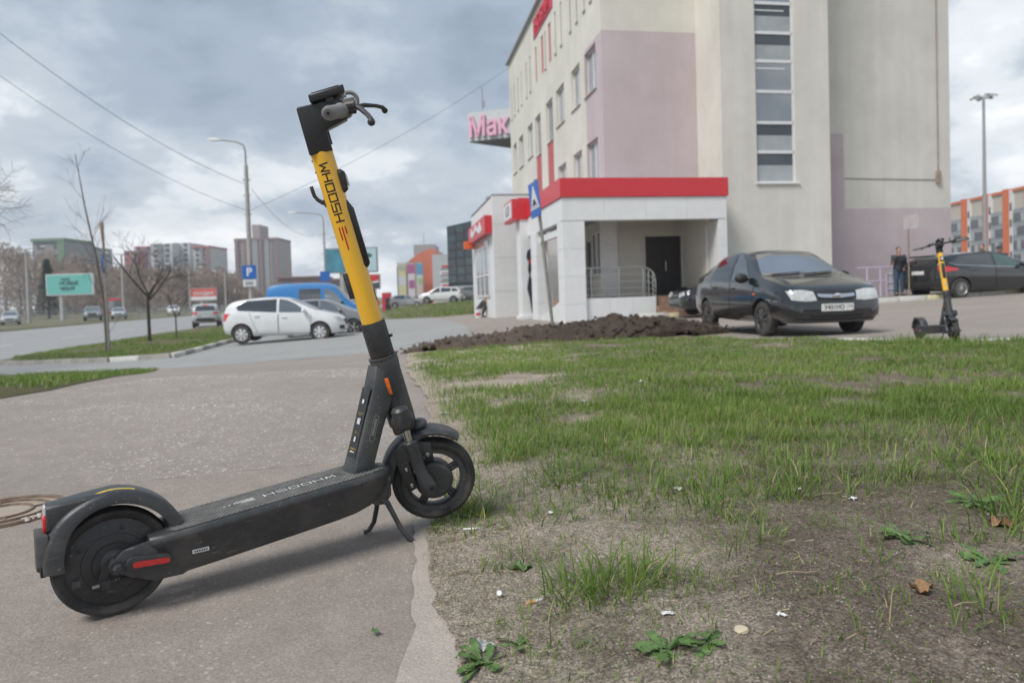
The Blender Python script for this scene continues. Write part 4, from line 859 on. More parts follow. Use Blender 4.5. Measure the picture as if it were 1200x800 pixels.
# tall cars seen small
SUV = dict(W=.96, r=.37, tw=.24, axles=(1.42, -1.42), rim='spoke5', rimm=M_RIM,
  top=[(-2.30, .6), (-2.32, .95), (-2.22, 1.25), (-2.05, 1.55), (-1.8, 1.68), (-.8, 1.76), (.1, 1.75), (.5, 1.66), (1.0, 1.35), (1.25, 1.20), (1.9, 1.10), (2.25, .98), (2.38, .75), (2.4, .6)],
  belt=[(-2.30, .6), (-2.25, 1.1), (-1.5, 1.18), (.6, 1.1), (1.2, 1.06), (1.9, .98), (2.3, .82), (2.4, .58)], bot=[(-2.30, .52), (-2.1, .36), (0, .30), (2.0, .32), (2.4, .45)],
  wid=[(-2.30, .65), (-2.24, .82), (-2.0, .93), (0, .96), (1.6, .95), (2.15, .84), (2.33, .70), (2.4, .55)], tumble=.26,
  doors=[], side_glass=[dict(t=[(-1.95, 1.42), (-1.6, 1.58), (-1.25, 1.62)], b=[(-1.85, 1.26), (-1.25, 1.22)], m=M_CGLASS2), dict(t=[(-1.15, 1.63), (-.1, 1.66)], b=[(-1.15, 1.22), (-.1, 1.18)], m=M_CGLASS2), dict(t=[(0, 1.66), (.3, 1.62), (.6, 1.48)], b=[(0, 1.18), (1.0, 1.13)], m=M_CGLASS2)], mirror=(.95, 1.18),
  ends=[dict(n='windshield', d='+x', t=[(-.6, 1.64), (.6, 1.64)], b=[(-.78, 1.22), (.78, 1.22)], m=M_CGLASS), dict(n='rear_window', d='-x', t=[(-.58, 1.6), (.58, 1.6)], b=[(-.70, 1.25), (.70, 1.25)], m=M_CGLASS2), dict(n='tail_lamp', d='-x', t=span(-.86, -.5, 1.15), b=span(-.86, -.55, 1.0), m=M_REDL), dict(n='tail_lamp', d='-x', t=span(.5, .86, 1.15), b=span(.55, .86, 1.0), m=M_REDL), dict(n='brake_lamp', d='-x', t=span(-.2, .2, 1.66), b=span(-.2, .2, 1.60), m=M_REDL, o=.02), dict(n='licence_plate', d='-x', t=span(-.26, .26, .9), b=span(-.26, .26, .79), m=M_PLATE), dict(n='bumper', d='-x', t=span(-.78, .78, .7), b=span(-.75, .75, .5), m=M_TRIM),
        dict(n='headlight', d='+x', t=span(-.8, -.5, .95), b=span(-.78, -.5, .8), m=M_LAMP), dict(n='headlight', d='+x', t=span(.5, .8, .95), b=span(.5, .78, .8), m=M_LAMP), dict(n='grille', d='+x', t=span(-.42, .42, .92), b=span(-.4, .4, .6), m=M_TRIM)])
make_car('parked_suv', SUV, M_CARWHT, 'white sport utility car on the far lawn edge in front of the shopping centre', 'car', (-7.5, 73, gz(-7.5, 73)), PI - .05, 1.0)
GR = 'cars driving on the left avenue'
make_car('moving_suv', SUV, M_CARSILV, 'silver sport utility car seen from behind, driving away on the avenue', 'car', (-23.2, 52.0, -1.125), 1.93, 1.0, GR)
for k, (nm, sp, pm, lab, loc, rz) in enumerate([
    ('moving_car', HATCH, M_CARSILV, 'silver car with lit headlamps at the far left of the avenue', (-58, 79, -1.12), -1.0),
    ('moving_suv', SUV, M_CARGREY, 'dark grey off-road car coming towards us in front of the red bus', (-54, 88, -1.12), -1.05),
    ('moving_car', HATCH, M_CARSILV, 'pale car just right of the dark off-road car beyond the thin sign post', (-53.5, 93, -1.12), -1.1),
    ('moving_car', HATCH, M_CARWHT, 'white car on the avenue directly right of the dark bare tree trunk', (-53.5, 108, -1.12), -1.1),
    ('moving_car', HATCH, M_CARWHT, 'white car on the avenue just left of the red and white hoarding', (-51.5, 112, -1.12), -1.1)]):
    make_car(nm, sp, pm, lab, 'car', loc, rz, 1.05, GR)
# red bus on the avenue
bus = empty('city_bus', (-68, 116, -1.1), -.95, 'red city bus passing behind cars on the avenue', 'bus', GR)
MB().box(-5.5, 5.5, -1.25, 1.25, .35, 3.0).build('body', paint('bus_red', (.60, .03, .05), amt=.1), bus, 30, bevel=.12)
for s in (-1, 1):
    for k in range(6): MB().box(-5.2 + k * 1.75, -3.6 + k * 1.75, s * 1.24 - .03, s * 1.24 + .03, 1.3, 2.45).build('window', M_CGLASS, bus, 0)
MB().box(5.46, 5.54, -1.1, 1.1, 1.1, 2.6).build('windshield', M_CGLASS, bus, 0)
ty, rim, hub = wheel_meshes(.48, .28, 'disc')
for x in (-3.2, 3.3):
    for s in (-1, 1): share_new('wheel', ty, M_TYRE, bus, Tr(x, s * 1.12, .48) @ Rot(-PI / 2 * s, 'X'))
# ------------------------------------------------------------ hire scooter
DUST = (.19, .17, .15)
M_SBLK = mat('scooter_black_alloy', (.036, .038, .041), .42, var=.12, scale=9, bump=.05, bscale=300, dirt=DUST, dirt_amt=.42, dirt_scale=5, speck=.75)
M_SPLA = mat('scooter_black_plastic', (.027, .027, .029), .48, speck=.5, var=.12, scale=14, dirt=DUST, dirt_amt=.22, dirt_scale=7)
M_SCLN = mat('scooter_clean_black', (.020, .021, .022), .38, var=.1, scale=14)
M_SYEL = mat('scooter_yellow', (.84, .46, .03), .33, var=.03, scale=5, coat=.3, dirt=(.45, .27, .06), dirt_amt=.25, dirt_scale=6)
M_SRUB = mat('scooter_tyre', (.027, .026, .025), .82, var=.3, scale=20, dirt=DUST, dirt_amt=.5, dirt_scale=7, bump=.1, bscale=200)
M_SMAT = mat('deck_rubber', (.060, .059, .057), .8, var=.25, scale=30, dirt=(.25, .23, .2), dirt_amt=.6, dirt_scale=9)
M_SGRIP = mat('grey_grip_rubber', (.20, .195, .19), .7, var=.1, scale=30, bump=.15, bscale=250); M_SGRIP2 = mat('grip_end_grey', (.13, .13, .13), .6)
M_SRED = mat('red_reflector', (.55, .03, .03), .25, var=.15, scale=90, spec=.6); M_SREDL = mat('tail_lens_red', (.62, .03, .03), .12, var=.12, scale=60, coat=.6); M_SCLR = mat('clear_lens', (.55, .55, .56), .08, var=.3, scale=90, coat=1)
M_SAMB = mat('amber_reflector', (.62, .13, .02), .3, var=.3, scale=140); M_SYSTR = mat('yellow_tape', (.78, .55, .05), .5, dirt=DUST, dirt_amt=.4, dirt_scale=20); M_WPRINT = mat('white_print', (.62, .62, .60), .7, dirt=(.1, .1, .1), dirt_amt=.7, dirt_scale=40)
M_BPRINT = mat('black_print', (.02, .018, .015), .5); M_RPRINT = mat('red_print', (.45, .015, .02), .45); M_OPRINT = mat('ochre_print', (.55, .36, .10), .7); M_FLAP = mat('grey_mudflap', (.075, .075, .075), .75, var=.25, scale=12, dirt=DUST, dirt_amt=.5, dirt_scale=10)
M_BOLT = mat('steel_bolt', (.42, .42, .42), .35, 1.0, var=.1); M_STAN = mat('chrome_stanchion', (.55, .54, .52), .22, 1.0, var=.15, dirt=(.3, .26, .2), dirt_amt=.4, dirt_scale=30)
GLYPH = {  # blocky letters on a 1 x 1 cell, strokes as polylines
 'W': [[(0, 1), (.12, 0), (.5, .62), (.88, 0), (1, 1)]], 'H': [[(0, 0), (0, 1)], [(1, 0), (1, 1)], [(0, .5), (1, .5)]], 'O': [[(0, 0), (1, 0), (1, 1), (0, 1), (0, 0)]],
 'S': [[(1, 1), (0, 1), (0, .5), (1, .5), (1, 0), (0, 0)]]}
def strokes(polys, th):
    """flat stroke outlines -> list of quads in 2-D"""
    q = []
    for P in polys:
        for a, b in zip(P, P[1:]):
            d = Vector((b[0] - a[0], b[1] - a[1])); L = d.length; d /= L; n = Vector((-d.y, d.x)) * th / 2; e = d * th / 2
            A, B = Vector(a) - e, Vector(b) + e; q.append([A - n, B - n, B + n, A + n])
    return q
def make_scooter(loc, rz, steer, label, lift=0.0):
    root = empty('electric_scooter', loc, rz, label, 'scooter', 'yellow and black hire scooters')
    def part(mb, nm, m, par=None, **k): return mb.build(nm, m, par or root, **k)
    def A(a, o, b): return (a, -o, b)
    # ---- rear wheel
    rw = part(MB().lathe([(.001, .036), (.020, .036), (.026, .033), (.030, .030), (.045, .030), (.047, .026), (.070, .024), (.090, .019), (.098, .017), (.100, .012), (.100, -.012), (.090, -.019), (.05, -.026), (.001, -.030)], 48, M=Tr(.031, 0, .1235) @ Rot(PI / 2, 'X')), 'rear_wheel', M_SPLA)
    part(MB().lathe([(.098, .018), (.103, .024), (.112, .0285), (.1175, .027), (.1185, .0245), (.1205, .020), (.123, .010), (.1235, 0), (.123, -.010), (.1205, -.020), (.1165, -.027), (.112, -.0285), (.098, -.018)], 64, M=Tr(.031, 0, .1235) @ Rot(PI / 2, 'X'), cap=False), 'tyre', M_SRUB, rw)
    bl = MB()
    for an in (.6, 1.35, 2.6, 3.4, 4.4, 5.5): bl.lathe([(.0045, 0), (.0045, .003), (.002, .0045)], 8, M=Tr(.031 + .078 * math.cos(an), -.021, .1235 + .078 * math.sin(an)) @ Rot(PI / 2, 'X'))
    part(bl, 'disc_bolt', M_SCLN, rw)
    part(MB().lathe([(.066, .0245), (.068, .0262), (.0705, .0247)], 48, M=Tr(.031, 0, .1235) @ Rot(PI / 2, 'X'), cap=False), 'disc_ring', M_SBLK, rw)
    part(MB().box(-.053, -.037, -.0235, -.022, .085, .101), 'sticker', M_FLAP, rw)
    # ---- deck
    rings = []
    for a, hw, zt, zb in ((.098, .066, .174, .135), (.11, .074, .1755, .100), (.135, .082, .1775, .082), (.17, .086, .180, .074), (.25, .087, .1868, .080), (.35, .087, .195, .089), (.45, .087, .203, .098), (.55, .087, .211, .1075), (.61, .086, .2157, .115), (.655, .081, .219, .126), (.69, .070, .2205, .138), (.715, .055, .2205, .152), (.733, .036, .2195, .168), (.742, .015, .218, .185)):
        h = [(0, zt), (hw - .010, zt), (hw - .003, zt - .004), (hw, zt - .012), (hw - .001, zt - .021), (hw - .008, zt - .030), (hw - .011, zt - .05 if zt - .05 > zb + .02 else zb + .02), (hw - .017, zb + .012), (hw - .027, zb), (0, zb - .001)]
        rings.append([A(a, o, b) for o, b in h] + [A(a, -o, b) for o, b in h[-2:0:-1]])
    dk = part(MB().loft(rings), 'deck', M_SBLK, smooth=40)
    dz = lambda a: float(np.interp(a, [.11, .17, .61, .69], [.1757, .180, .2157, .2205]))
    mb = MB(); n = 24
    for i in range(n + 1):
        a = .135 + .575 * i / n; w = min(.074, .062 + (a - .135) * .6) if a < .6 else .074 * math.sqrt(max(.05, 1 - ((a - .6) / .135) ** 2)); mb.v += [A(a, -w, dz(a) + .0018), A(a, w, dz(a) + .0018)]
    mb.f = [(2 * i, 2 * i + 1, 2 * i + 3, 2 * i + 2) for i in range(n)]; dm = part(mb, 'deck_mat', M_SMAT)
    rb = MB()
    for k in range(-9, 10):
        o = k * .0076
        a = .145 + (0.006 if k % 2 else 0)
        while a < .70:
            w = .074 * math.sqrt(max(.05, 1 - (max(0, a - .6) / .135) ** 2)) - .004
            if abs(o) < w and not (abs(o) < .022 and .30 < a < .60): z = dz(a); rb.add([A(a, o - .0026, z + .0018), A(a + .0088, o - .0026, z + .0018), A(a + .0088, o + .0026, z + .0018), A(a, o + .0026, z + .0018), A(a + .0014, o - .0016, z + .0042), A(a + .0074, o - .0016, z + .0042), A(a + .0074, o + .0016, z + .0042), A(a + .0014, o + .0016, z + .0042)], [(4, 5, 6, 7), (0, 1, 5, 4), (1, 2, 6, 5), (2, 3, 7, 6), (3, 0, 4, 7)])
            a += .0125
    o = part(rb, 'tread_stud', mat('dusty_stud', (.17, .165, .155), .8, var=.3, scale=30), dm, smooth=0, weld=False); o['kind'] = 'stuff'
    lt = MB()
    for i, ch in enumerate('WHOOSH'):
        for q in strokes([[(x * .024, (y - .5) * .019) for x, y in P] for P in GLYPH[ch]], .0038): lt.add([A(.575 - i * .034 - p.x, p.y, dz(.575 - i * .034 - p.x) + .0028) for p in q], [(0, 1, 2, 3)])
    for y, l, x in ((-.009, .05, 0), (0, .085, 0), (.009, .035, 0)): lt.add([A(.355 - d, y + e, dz(.355 - d) + .0028) for d, e in ((0, -.0025), (l, -.0025), (l, .0025), (0, .0025))], [(0, 1, 2, 3)])
    part(lt, 'deck_lettering', M_WPRINT, dm, smooth=0, weld=False)
    part(MB().box(.185, .222, -.0785 - .001, -.0765, .118, .127, M=Rot(0, 'X')), 'white_label', M_WPRINT, dk); tx = MB()
    for k in range(6): tx.box(.189 + k * .0052, .192 + k * .0052, -.0800, -.0795, .1205, .1245)
    part(tx, 'label_print', M_BPRINT, dk, smooth=0)
    part(MB().box(.228, .245, -.0790, -.0770, .106, .110).box(.228, .236, -.0790, -.0770, .119, .124), 'small_print', M_FLAP, dk)
    for a in (.20, .62): sm_ = MB().lathe([(.0035, 0), (.0035, .0015), (.001, .002)], 8, M=Tr(a, -.0862 if a < .6 else -.084, dz(a) - .017) @ Rot(PI / 2, 'X')); part(sm_, 'side_screw', M_SCLN, dk)
    # ---- rear arms, reflectors, brake
    arm = [(.028, .128), (.030, .145), (.045, .157), (.106, .168), (.20, .176), (.20, .085), (.165, .070), (.105, .072), (.055, .094), (.034, .108)]
    for s in (-1, 1): part(MB().prism([(a, b) for a, b in arm], s * .052, s * .066, 'y'), 'rear_arm', M_SBLK, bevel=.004, smooth=40)
    for s in (-1, 1):
        pr_ = [(.062 + .016 * math.cos(t), .126 + .016 * math.sin(t)) for t in np.linspace(PI / 2, 3 * PI / 2, 9)] + [(.128 + .014 * math.cos(t), .119 + .014 * math.sin(t)) for t in np.linspace(-PI / 2, PI / 2, 9)]
        rh = part(MB().prism(pr_, s * .066, s * .078, 'y'), 'reflector_housing', M_SPLA, bevel=.003)
        q = [(.066 + .0065 * math.cos(t), .1235 + .0065 * math.sin(t)) for t in np.linspace(PI / 2, 3 * PI / 2, 6)] + [(.130 + .006 * math.cos(t), .118 + .006 * math.sin(t)) for t in np.linspace(-PI / 2, PI / 2, 6)]
        part(MB().prism(q, s * .0775, s * .0795, 'y'), 'red_reflector', M_SRED, rh)
    ax_ = MB().lathe([(.016, -.07), (.016, .07)], 16, M=Tr(.031, 0, .1235) @ Rot(PI / 2, 'X')); ax_.lathe([(.011, .07), (.011, .078), (.007, .082)], 6, M=Tr(.031, 0, .1235) @ Rot(PI / 2, 'X')); part(ax_, 'rear_axle', M_SBLK)
    bk = MB().prism([(.004, .128), (.014, .138), (.022, .128), (.012, .094), (.004, .088), (-.006, .090)], -.046, -.042, 'y'); bk.tube([A(-.016, .05, .086), A(.10, .05, .096)], .0022, 6)
    for k in range(9): bk.torus(.0048, .0014, 10, 5, M=Tr(.03 + k * .0052, -.05, .0897 + k * .0004) @ Rot(PI / 2, 'Y'))
    bk.box(.0, .018, -.056, -.044, .078, .094); part(bk, 'brake_lever_arm', M_SPLA); part(MB().tube([A(-.018, .05, .086), A(-.004, .05, .0868)], .0038, 6), 'brake_adjuster', M_BOLT)
    # ---- rear mudguard
    rings = []; C = (.033, .125); N_ = 34
    for i in range(N_ + 1):
        t = math.radians(8 + (177 - 8) * i / N_); R = float(np.interp(math.degrees(t), [8, 45, 90, 130, 150, 177], [.156, .161, .166, .160, .152, .140])); d = .044
        R2 = R - .030 - .012 * smst((t - 1.75) / 1.1)
        sec = [(R2, d), (R - .012, d + .001), (R - .003, d - .007), (R, d - .020), (R, -(d - .020)), (R - .003, -(d - .007)), (R - .012, -(d + .001)), (R2, -d), (R2, -(d - .004)), (R - .013, -(d - .005)), (R - .005, -(d - .02)), (R - .005, d - .02), (R - .013, d - .005), (R2, d - .004)]
        rings.append([A(C[0] + r * math.cos(t), o, C[1] + r * math.sin(t)) for r, o in sec])
    fd = part(MB().loft(rings), 'rear_mudguard', M_SBLK, smooth=50)
    hs = MB().loft([[A(a, o * w, b) for o, b in ((-1, z0), (1, z0), (1, z1 - .006), (.8, z1), (-.8, z1), (-1, z1 - .006))] for a, w, z0, z1 in ((-.094, .026, .222, .278), (-.06, .030, .236, .281), (-.02, .034, .262, .286), (.02, .036, .28, .289))]); part(hs, 'lamp_housing', M_SBLK, fd, bevel=.003, smooth=40)
    part(MB().loft([[A(a, o * .9, b) for o, b in ((-.021, .220), (.021, .220), (.023, .255), (-.023, .255))] for a in (-.101, -.090)]), 'tail_lens', M_SREDL, fd, bevel=.004)
    part(MB().loft([[A(a, o * .9, b) for o, b in ((-.023, .256), (.023, .256), (.018, .277), (-.018, .277))] for a in (-.099, -.090)]), 'clear_lens', M_SCLR, fd, bevel=.004)
    part(MB().loft([[A(a, o, b) for o, b in ((-.034, .222), (.034, .222), (.031, .152), (.022, .138), (-.022, .138), (-.031, .152))] if k == 0 else [A(a, o, b) for o, b in ((-.040, .218), (.040, .218), (.036, .150), (.026, .134), (-.026, .134), (-.036, .150))] for k, a in ((0, -.116), (1, -.092))], M=None), 'mudflap', M_FLAP, fd, bevel=.004)
    part(MB().loft([[A(a, o, b) for o, b in ((-.036, .150), (.036, .150), (.03, .126), (-.03, .126))] for a in (-.110, -.098)]), 'mudflap_lip', M_SCLN, fd, bevel=.003)
    st = MB()
    for i in range(9):
        t = math.radians(74 + 34 * i / 8); R = float(np.interp(math.degrees(t), [45, 90, 130], [.161, .166, .160])) + .0008; st.v += [A(C[0] + R * math.cos(t), o, C[1] + R * math.sin(t)) for o in (.022, .0275)]
        if i: st.f.append((2 * i - 2, 2 * i - 1, 2 * i + 1, 2 * i))
    for k, v in enumerate(st.v):
        if k % 2: st.v[k] = (v[0], v[1], v[2] - .005)
    st.v = [(x, y, z + .0012) for x, y, z in st.v]; part(st, 'yellow_tape', M_SYSTR, fd)
    # ---- neck between deck and head tube
    rings = []
    for a0, b0, a1, b1, w in ((.612, .2155, .674, .2165, .039), (.622, .235, .682, .238, .037), (.655, .34, .715, .335, .034), (.690, .45, .750, .42, .032), (.704, .515, .770, .47, .028)):
        rings.append([A(a0, -w, b0), A(a0, w, b0), A(a0 + .2 * (a1 - a0), w + .004, b0 + .2 * (b1 - b0)), A(a1, w + .004, b1), A(a1, -w - .004, b1), A(a0 + .2 * (a1 - a0), -w - .004, b0 + .2 * (b1 - b0))])
    nk = part(MB().loft(rings), 'neck', M_SBLK, bevel=.004, smooth=40)
    # prints on the neck: rear face icons, side pill
    e0, e1 = Vector((.622, 0, .235)), Vector((.704, 0, .515)); du = (e1 - e0).normalized(); dn = Vector((-du.z, 0, du.x))
    def rear(o, t, w, h, off=.0012): c = e0 + du * t + dn * off; return [tuple(c + Vector((0, -o - sx * w, 0)) + du * (sy * h)) for sx, sy in ((-.5, -.5), (.5, -.5), (.5, .5), (-.5, .5))]
    pn = part(MB().add(rear(0, .125, .052, .20, .0012), [(0, 1, 2, 3)]), 'print_panel', M_SCLN, nk, smooth=0)
    wm, om = MB(), MB()
    for t in (.165, .115, .062):
        for k in range(3): om.add(rear(.002 * (k % 2), t - .013 - k * .006, .034 - .008 * (k == 1), .0036), [(0, 1, 2, 3)])
    for t, w, h in ((.185, .012, .011), (.128, .019, .017), (.076, .010, .014), (.040, .028, .003)): part(MB().add(rear(.002, t, w, h, .0032), [(0, 1, 2, 3)]), 'white_print', M_WPRINT, pn, smooth=0, weld=False)
    part(om, 'ochre_print', M_OPRINT, pn, smooth=0, weld=False)['kind'] = 'stuff'
    dm_ = [rear(0, .222, .0, .0)[0]]; dmb = MB(); c = e0 + du * .218 + dn * .0015
    dmb.add([tuple(c + Vector((0, y, 0)) + du * z) for y, z in ((0, -.014), (.014, 0), (0, .016), (-.014, 0))], [(0, 1, 2, 3)]); part(dmb, 'diamond_print', M_SPLA, pn, smooth=0)
    for s in (1, -1):
        pm_ = MB(); pc = Vector((.684, 0, .338)); pd = Vector((.30, 0, .954)); pn_ = Vector((.954, 0, -.30)); prs = []
        for k in range(24):
            t = 2 * PI * k / 24; x = .008 * math.cos(t); z = .030 * (1 if math.sin(t) > 0 else -1) + .008 * math.sin(t); prs.append((x, z))
        for (x0, z0), (x1, z1) in zip(prs, prs[1:] + prs[:1]):
            q = [];
            for x, z, sc in ((x0, z0, 1), (x1, z1, 1), (x1, z1, .88), (x0, z0, .88)): v = pc + pn_ * x * sc + pd * (z if sc == 1 else z * .97); q.append((v.x, -s * (.0398 - (v.z - .30) * .03 + .0012), v.z))
            pm_.add(q, [(0, 1, 2, 3)])
        for k in range(8):
            z = -.020 + k * .0062; pm_.add([((pc + pn_ * x + pd * zz).x, -s * (.0398 - ((pc + pn_ * x + pd * zz).z - .30) * .03 + .0012), (pc + pn_ * x + pd * zz).z) for x, zz in ((-.0035, z), (.0035, z), (.0035, z + .0036), (-.0035, z + .0036))], [(0, 1, 2, 3)])
        part(pm_, 'pill_print', mat('grey_print', (.30, .30, .30), .6), nk, smooth=0, weld=False)
    # ---- steered assembly : u forward, v up the steering axis
    s3 = Vector((-.271, 0, .9626)).normalized(); f3 = Vector((.9626, 0, .271)).normalized(); Rm = Matrix.Rotation(math.radians(-steer), 3, s3); f3 = Rm @ f3; y3 = s3.cross(f3)
    S = Matrix(((f3.x, y3.x, s3.x, .798), (f3.y, y3.y, s3.y, 0), (f3.z, y3.z, s3.z, .33), (0, 0, 0, 1)))
    S0 = Matrix(((.9626, 0, -.271, .798), (0, 1, 0, 0), (.271, 0, .9626, .33), (0, 0, 0, 1)))
    def sp(mb, nm, m, par=None, **k): mb.v = [tuple(S @ Vector(p)) for p in mb.v]; return mb.build(nm, m, par or root, **k)
    def tubez(r0, z0, r1, z1, n=28): return MB().lathe([(r0, z0), (r1, z1)], n)
    ht = MB().lathe([(.030, -.002), (.040, .004), (.041, .03), (.040, .17), (.042, .20), (.041, .212)], 32, M=S0); part(ht, 'head_tube', M_SBLK)
    part(MB().lathe([(.0405, .212), (.043, .2135), (.043, .217), (.040, .2185)], 32, M=S0), 'head_tube_ring', M_SPLA)
    for s in (-1, 1):
        am = MB().box(-.020, .020, -.002, .0015, -.036, .036); o = part(am, 'reflector_frame', M_SCLN, bevel=.0015); o.matrix_basis = S0 @ Rot(s * -math.radians(52), 'Z') @ (Tr(.006, -.0418, .135) if s > 0 else Tr(.006, .0418, .135))
        am = MB().box(-.014, .014, -.004, .004, -.026, .026); o = part(am, 'amber_reflector', M_SAMB, bevel=.004); o.matrix_basis = S0 @ Rot(s * -math.radians(52), 'Z') @ Tr(0, 0, 0) @ Tr(0, -s * .0425 if False else 0, 0) @ (Tr(.006, -.0418, .135) if s > 0 else Tr(.006, .0418, .135))
    sp(MB().lathe([(.0345, .220), (.036, .224), (.036, .318), (.035, .323)], 32), 'collar', M_SPLA)
    sp(MB().lathe([(.0045, 0), (.0045, .008), (.003, .01)], 8, M=Tr(.035, -.004, .27) @ Rot(PI / 2, 'Y')), 'collar_bolt', M_SCLN)
    col = sp(MB().lathe([(.0308, .323), (.0308, .817)], 40), 'column', M_SYEL)
    # lettering round the yellow column
    def wrap(q, R=.0311): return [(R * math.sin(p.y / R), -R * math.cos(p.y / R), .0 + p.x) for p in q]
    def onto(polys, th, z0, nm, m):
        mb = MB()
        for q in strokes(polys, th):
            k = max(1, int(max((q[1] - q[0]).length, (q[3] - q[0]).length) / .004)); g = []
            for j in range(k + 1):
                for i in range(k + 1):
                    a = q[0].lerp(q[1], i / k); b = q[3].lerp(q[2], i / k); g.append(a.lerp(b, j / k))
            mb.add([(.03115 * math.sin(p.y / .0311), -.03115 * math.cos(p.y / .0311), z0 - p.x) for p in g], [(j * (k + 1) + i, j * (k + 1) + i + 1, (j + 1) * (k + 1) + i + 1, (j + 1) * (k + 1) + i) for j in range(k) for i in range(k)])
        return sp(mb, nm, m, col, weld=False)
    off = -.004
    onto([[(i * .0282 + x * (.0205 if ch != 'W' else .022), (y - .5) * .0215 + off) for x, y in P] for i, ch in enumerate('WHOOSH') for P in GLYPH[ch]], .0042, .785, 'lettering', M_BPRINT)
    onto([[(0, -.0085 + off), (.033, -.0085 + off)], [(0, 0 + off), (.062, 0 + off)], [(0, .0085 + off), (.018, .0085 + off)]], .0040, .606, 'red_stripe', M_RPRINT)
    sp(MB().lathe([(.0025, 0), (.0025, .002)], 8, M=Tr(-.0305, -.006, .799) @ Rot(-PI / 2, 'Y')).lathe([(.0025, 0), (.0025, .002)], 8, M=Tr(-.0305, -.006, .768) @ Rot(-PI / 2, 'Y')), 'screw_hole', M_BPRINT, col)
    sp(MB().tube([(-.028, 0, .681), (-.036, 0, .684), (-.047, 0, .695), (-.053, 0, .708), (-.054, 0, .735)], [.007, .006, .0055, .0055, .0055], 10).box(-.034, -.026, -.009, .009, .671, .692), 'bag_hook', M_SPLA, bevel=.001)
    lb = MB().loft([[(.026, -w, z), (.026, w, z), (x, w * .9, z), (x, -w * .9, z)] for z, x, w in ((.697, .033, .013), (.704, .042, .019), (.752, .046, .019), (.762, .036, .013))]); hl = sp(lb, 'front_light', M_SPLA, bevel=.002)
    sp(MB().loft([[(.044, -.013, z), (.044, .013, z), (.049, .011, z), (.049, -.011, z)] for z in (.711, .746)]), 'lens', M_SCLR, hl, bevel=.002)
    lk = MB().loft([[(.022, -w, z), (.022, w, z), (x, w * .82, z), (x, -w * .82, z)] for z, x, w in ((.480, .034, .014), (.490, .042, .019), (.650, .0415, .019), (.664, .035, .018), (.678, .030, .013))]); sp(lk, 'lock_housing', M_SCLN, bevel=.003)
    sp(MB().loft([[(-.023, -.015, z), (-.023, .015, z), (-.042, .013, z), (-.042, -.013, z)] for z in (.404, .478)]), 'rear_module', M_SPLA, bevel=.002)
    npl = sp(MB().loft([[(.025, -.008, z), (.025, .008, z), (.0318, .008, z), (.0318, -.008, z)] for z in (.380, .416)]), 'side_plate', M_SCLN, bevel=.002); sp(MB().box(.0315, .0326, -.0055, .0055, .386, .41), 'white_mark', M_WPRINT, npl)
    # head casting
    P = [(-.032, .814), (-.030, .938), (-.026, .943), (.088, .942), (.094, .930), (.094, .886), (.060, .877), (.037, .872), (.031, .866), (.031, .814)]
    hd = MB().prism(P, -.0305, .0305, 'y'); sp(hd, 'stem_head', M_SCLN, bevel=.006, seg=3, smooth=40)
    sp(MB().loft([[(.029, -.009, z), (.029, .009, z), (.036, .007, z), (.036, -.007, z)] for z in (.832, .868)]), 'stem_badge', M_FLAP, bevel=.002)
    # handlebar, grips, levers, display
    def bar(s):
        if s < 0: return [(.080, 0, .912), (.085, .06, .918), (.09, .12, .925), (.093, .165, .930), (.096, .235, .937), (.10, .31, .945)]
        return [(.080, 0, .912), (.083, -s * .06, .910), (.083, -s * .12, .900), (.083, -s * .165, .890), (.070, -s * .235, .880), (.053, -s * .310, .870)]
    for s in (1, -1):
        p = bar(s); sp(MB().tube(p[:5], .0125, 12), 'handlebar', M_SBLK)
        a, b = Vector(p[3]), Vector(p[5]); d = (b - a)
        gp = [tuple(a + d * t) for t in (.0, .03, .06, .5, .92, .98, 1.0)]; gr = sp(MB().tube(gp, [.0185, .0195, .0170, .0168, .0175, .0165, .0125], 20), 'grip', M_SGRIP)
        sp(MB().tube([tuple(a + d * t) for t in (1.0, 1.006)], [.0115, .010], 16), 'grip_end', M_SGRIP2, gr); sp(MB().tube([tuple(a + d * t) for t in (1.004, 1.009)], [.0045, .0045], 10), 'grip_hole', M_BPRINT, gr)
        c = Vector((.086, -s * .135, .897)) if s > 0 else Vector((.090, .135, .925)); lv = MB().tube([tuple(c + Vector((-.004, s * .012, 0))), tuple(c + Vector((-.004, -s * .012, -.004)))], .0185, 16)
        lv.tube([tuple(c + Vector((.012, 0, .004))), tuple(c + Vector((.035, -s * .006, .002)))], .0125, 10)
        blv = sp(lv, 'brake_mount', M_SPLA)
        L = [c + Vector((.028, 0, .001)), c + Vector((.046, -s * .012, -.010)), c + Vector((.058, -s * .05, -.034)), c + Vector((.062, -s * .085, -.050)), c + Vector((.060, -s * .105, -.060))]
        if s < 0: L = [c + Vector((.030, 0, .008)), c + Vector((.062, -s * .02, .010)), c + Vector((.098, -s * .06, .006)), c + Vector((.118, -s * .095, .002)), c + Vector((.124, -s * .118, -.006))]
        sp(MB().tube([tuple(v) for v in L], [.008, .009, .0075, .0075, .0085], 10, flat=.75).ball(tuple(L[-1]), .0098, 10), 'brake_lever', M_SPLA, blv)
    sp(MB().torus(.023, .006, 24, 8, M=Tr(.114, .095, .948) @ Rot(PI / 2, 'X')).tube([(.09, .095, .92), (.10, .095, .94)], .008, 8), 'throttle_ring', M_SGRIP)
    sp(MB().box(.095, .125, -.112, -.085, .895, .925), 'switch_block', M_SGRIP2, bevel=.004)
    ds = MB().loft([[(x, y * w, z + q) for y, q in ((-1, -h), (1, -h), (1, h - .004), (.86, h), (-.86, h), (-1, h - .004))] for x, w, z, h in ((.010, .036, .957, .010), (.016, .040, .957, .0115), (.098, .040, .962, .0115), (.108, .036, .966, .009))]); dsp = sp(ds, 'display', M_SCLN, bevel=.003, smooth=40)
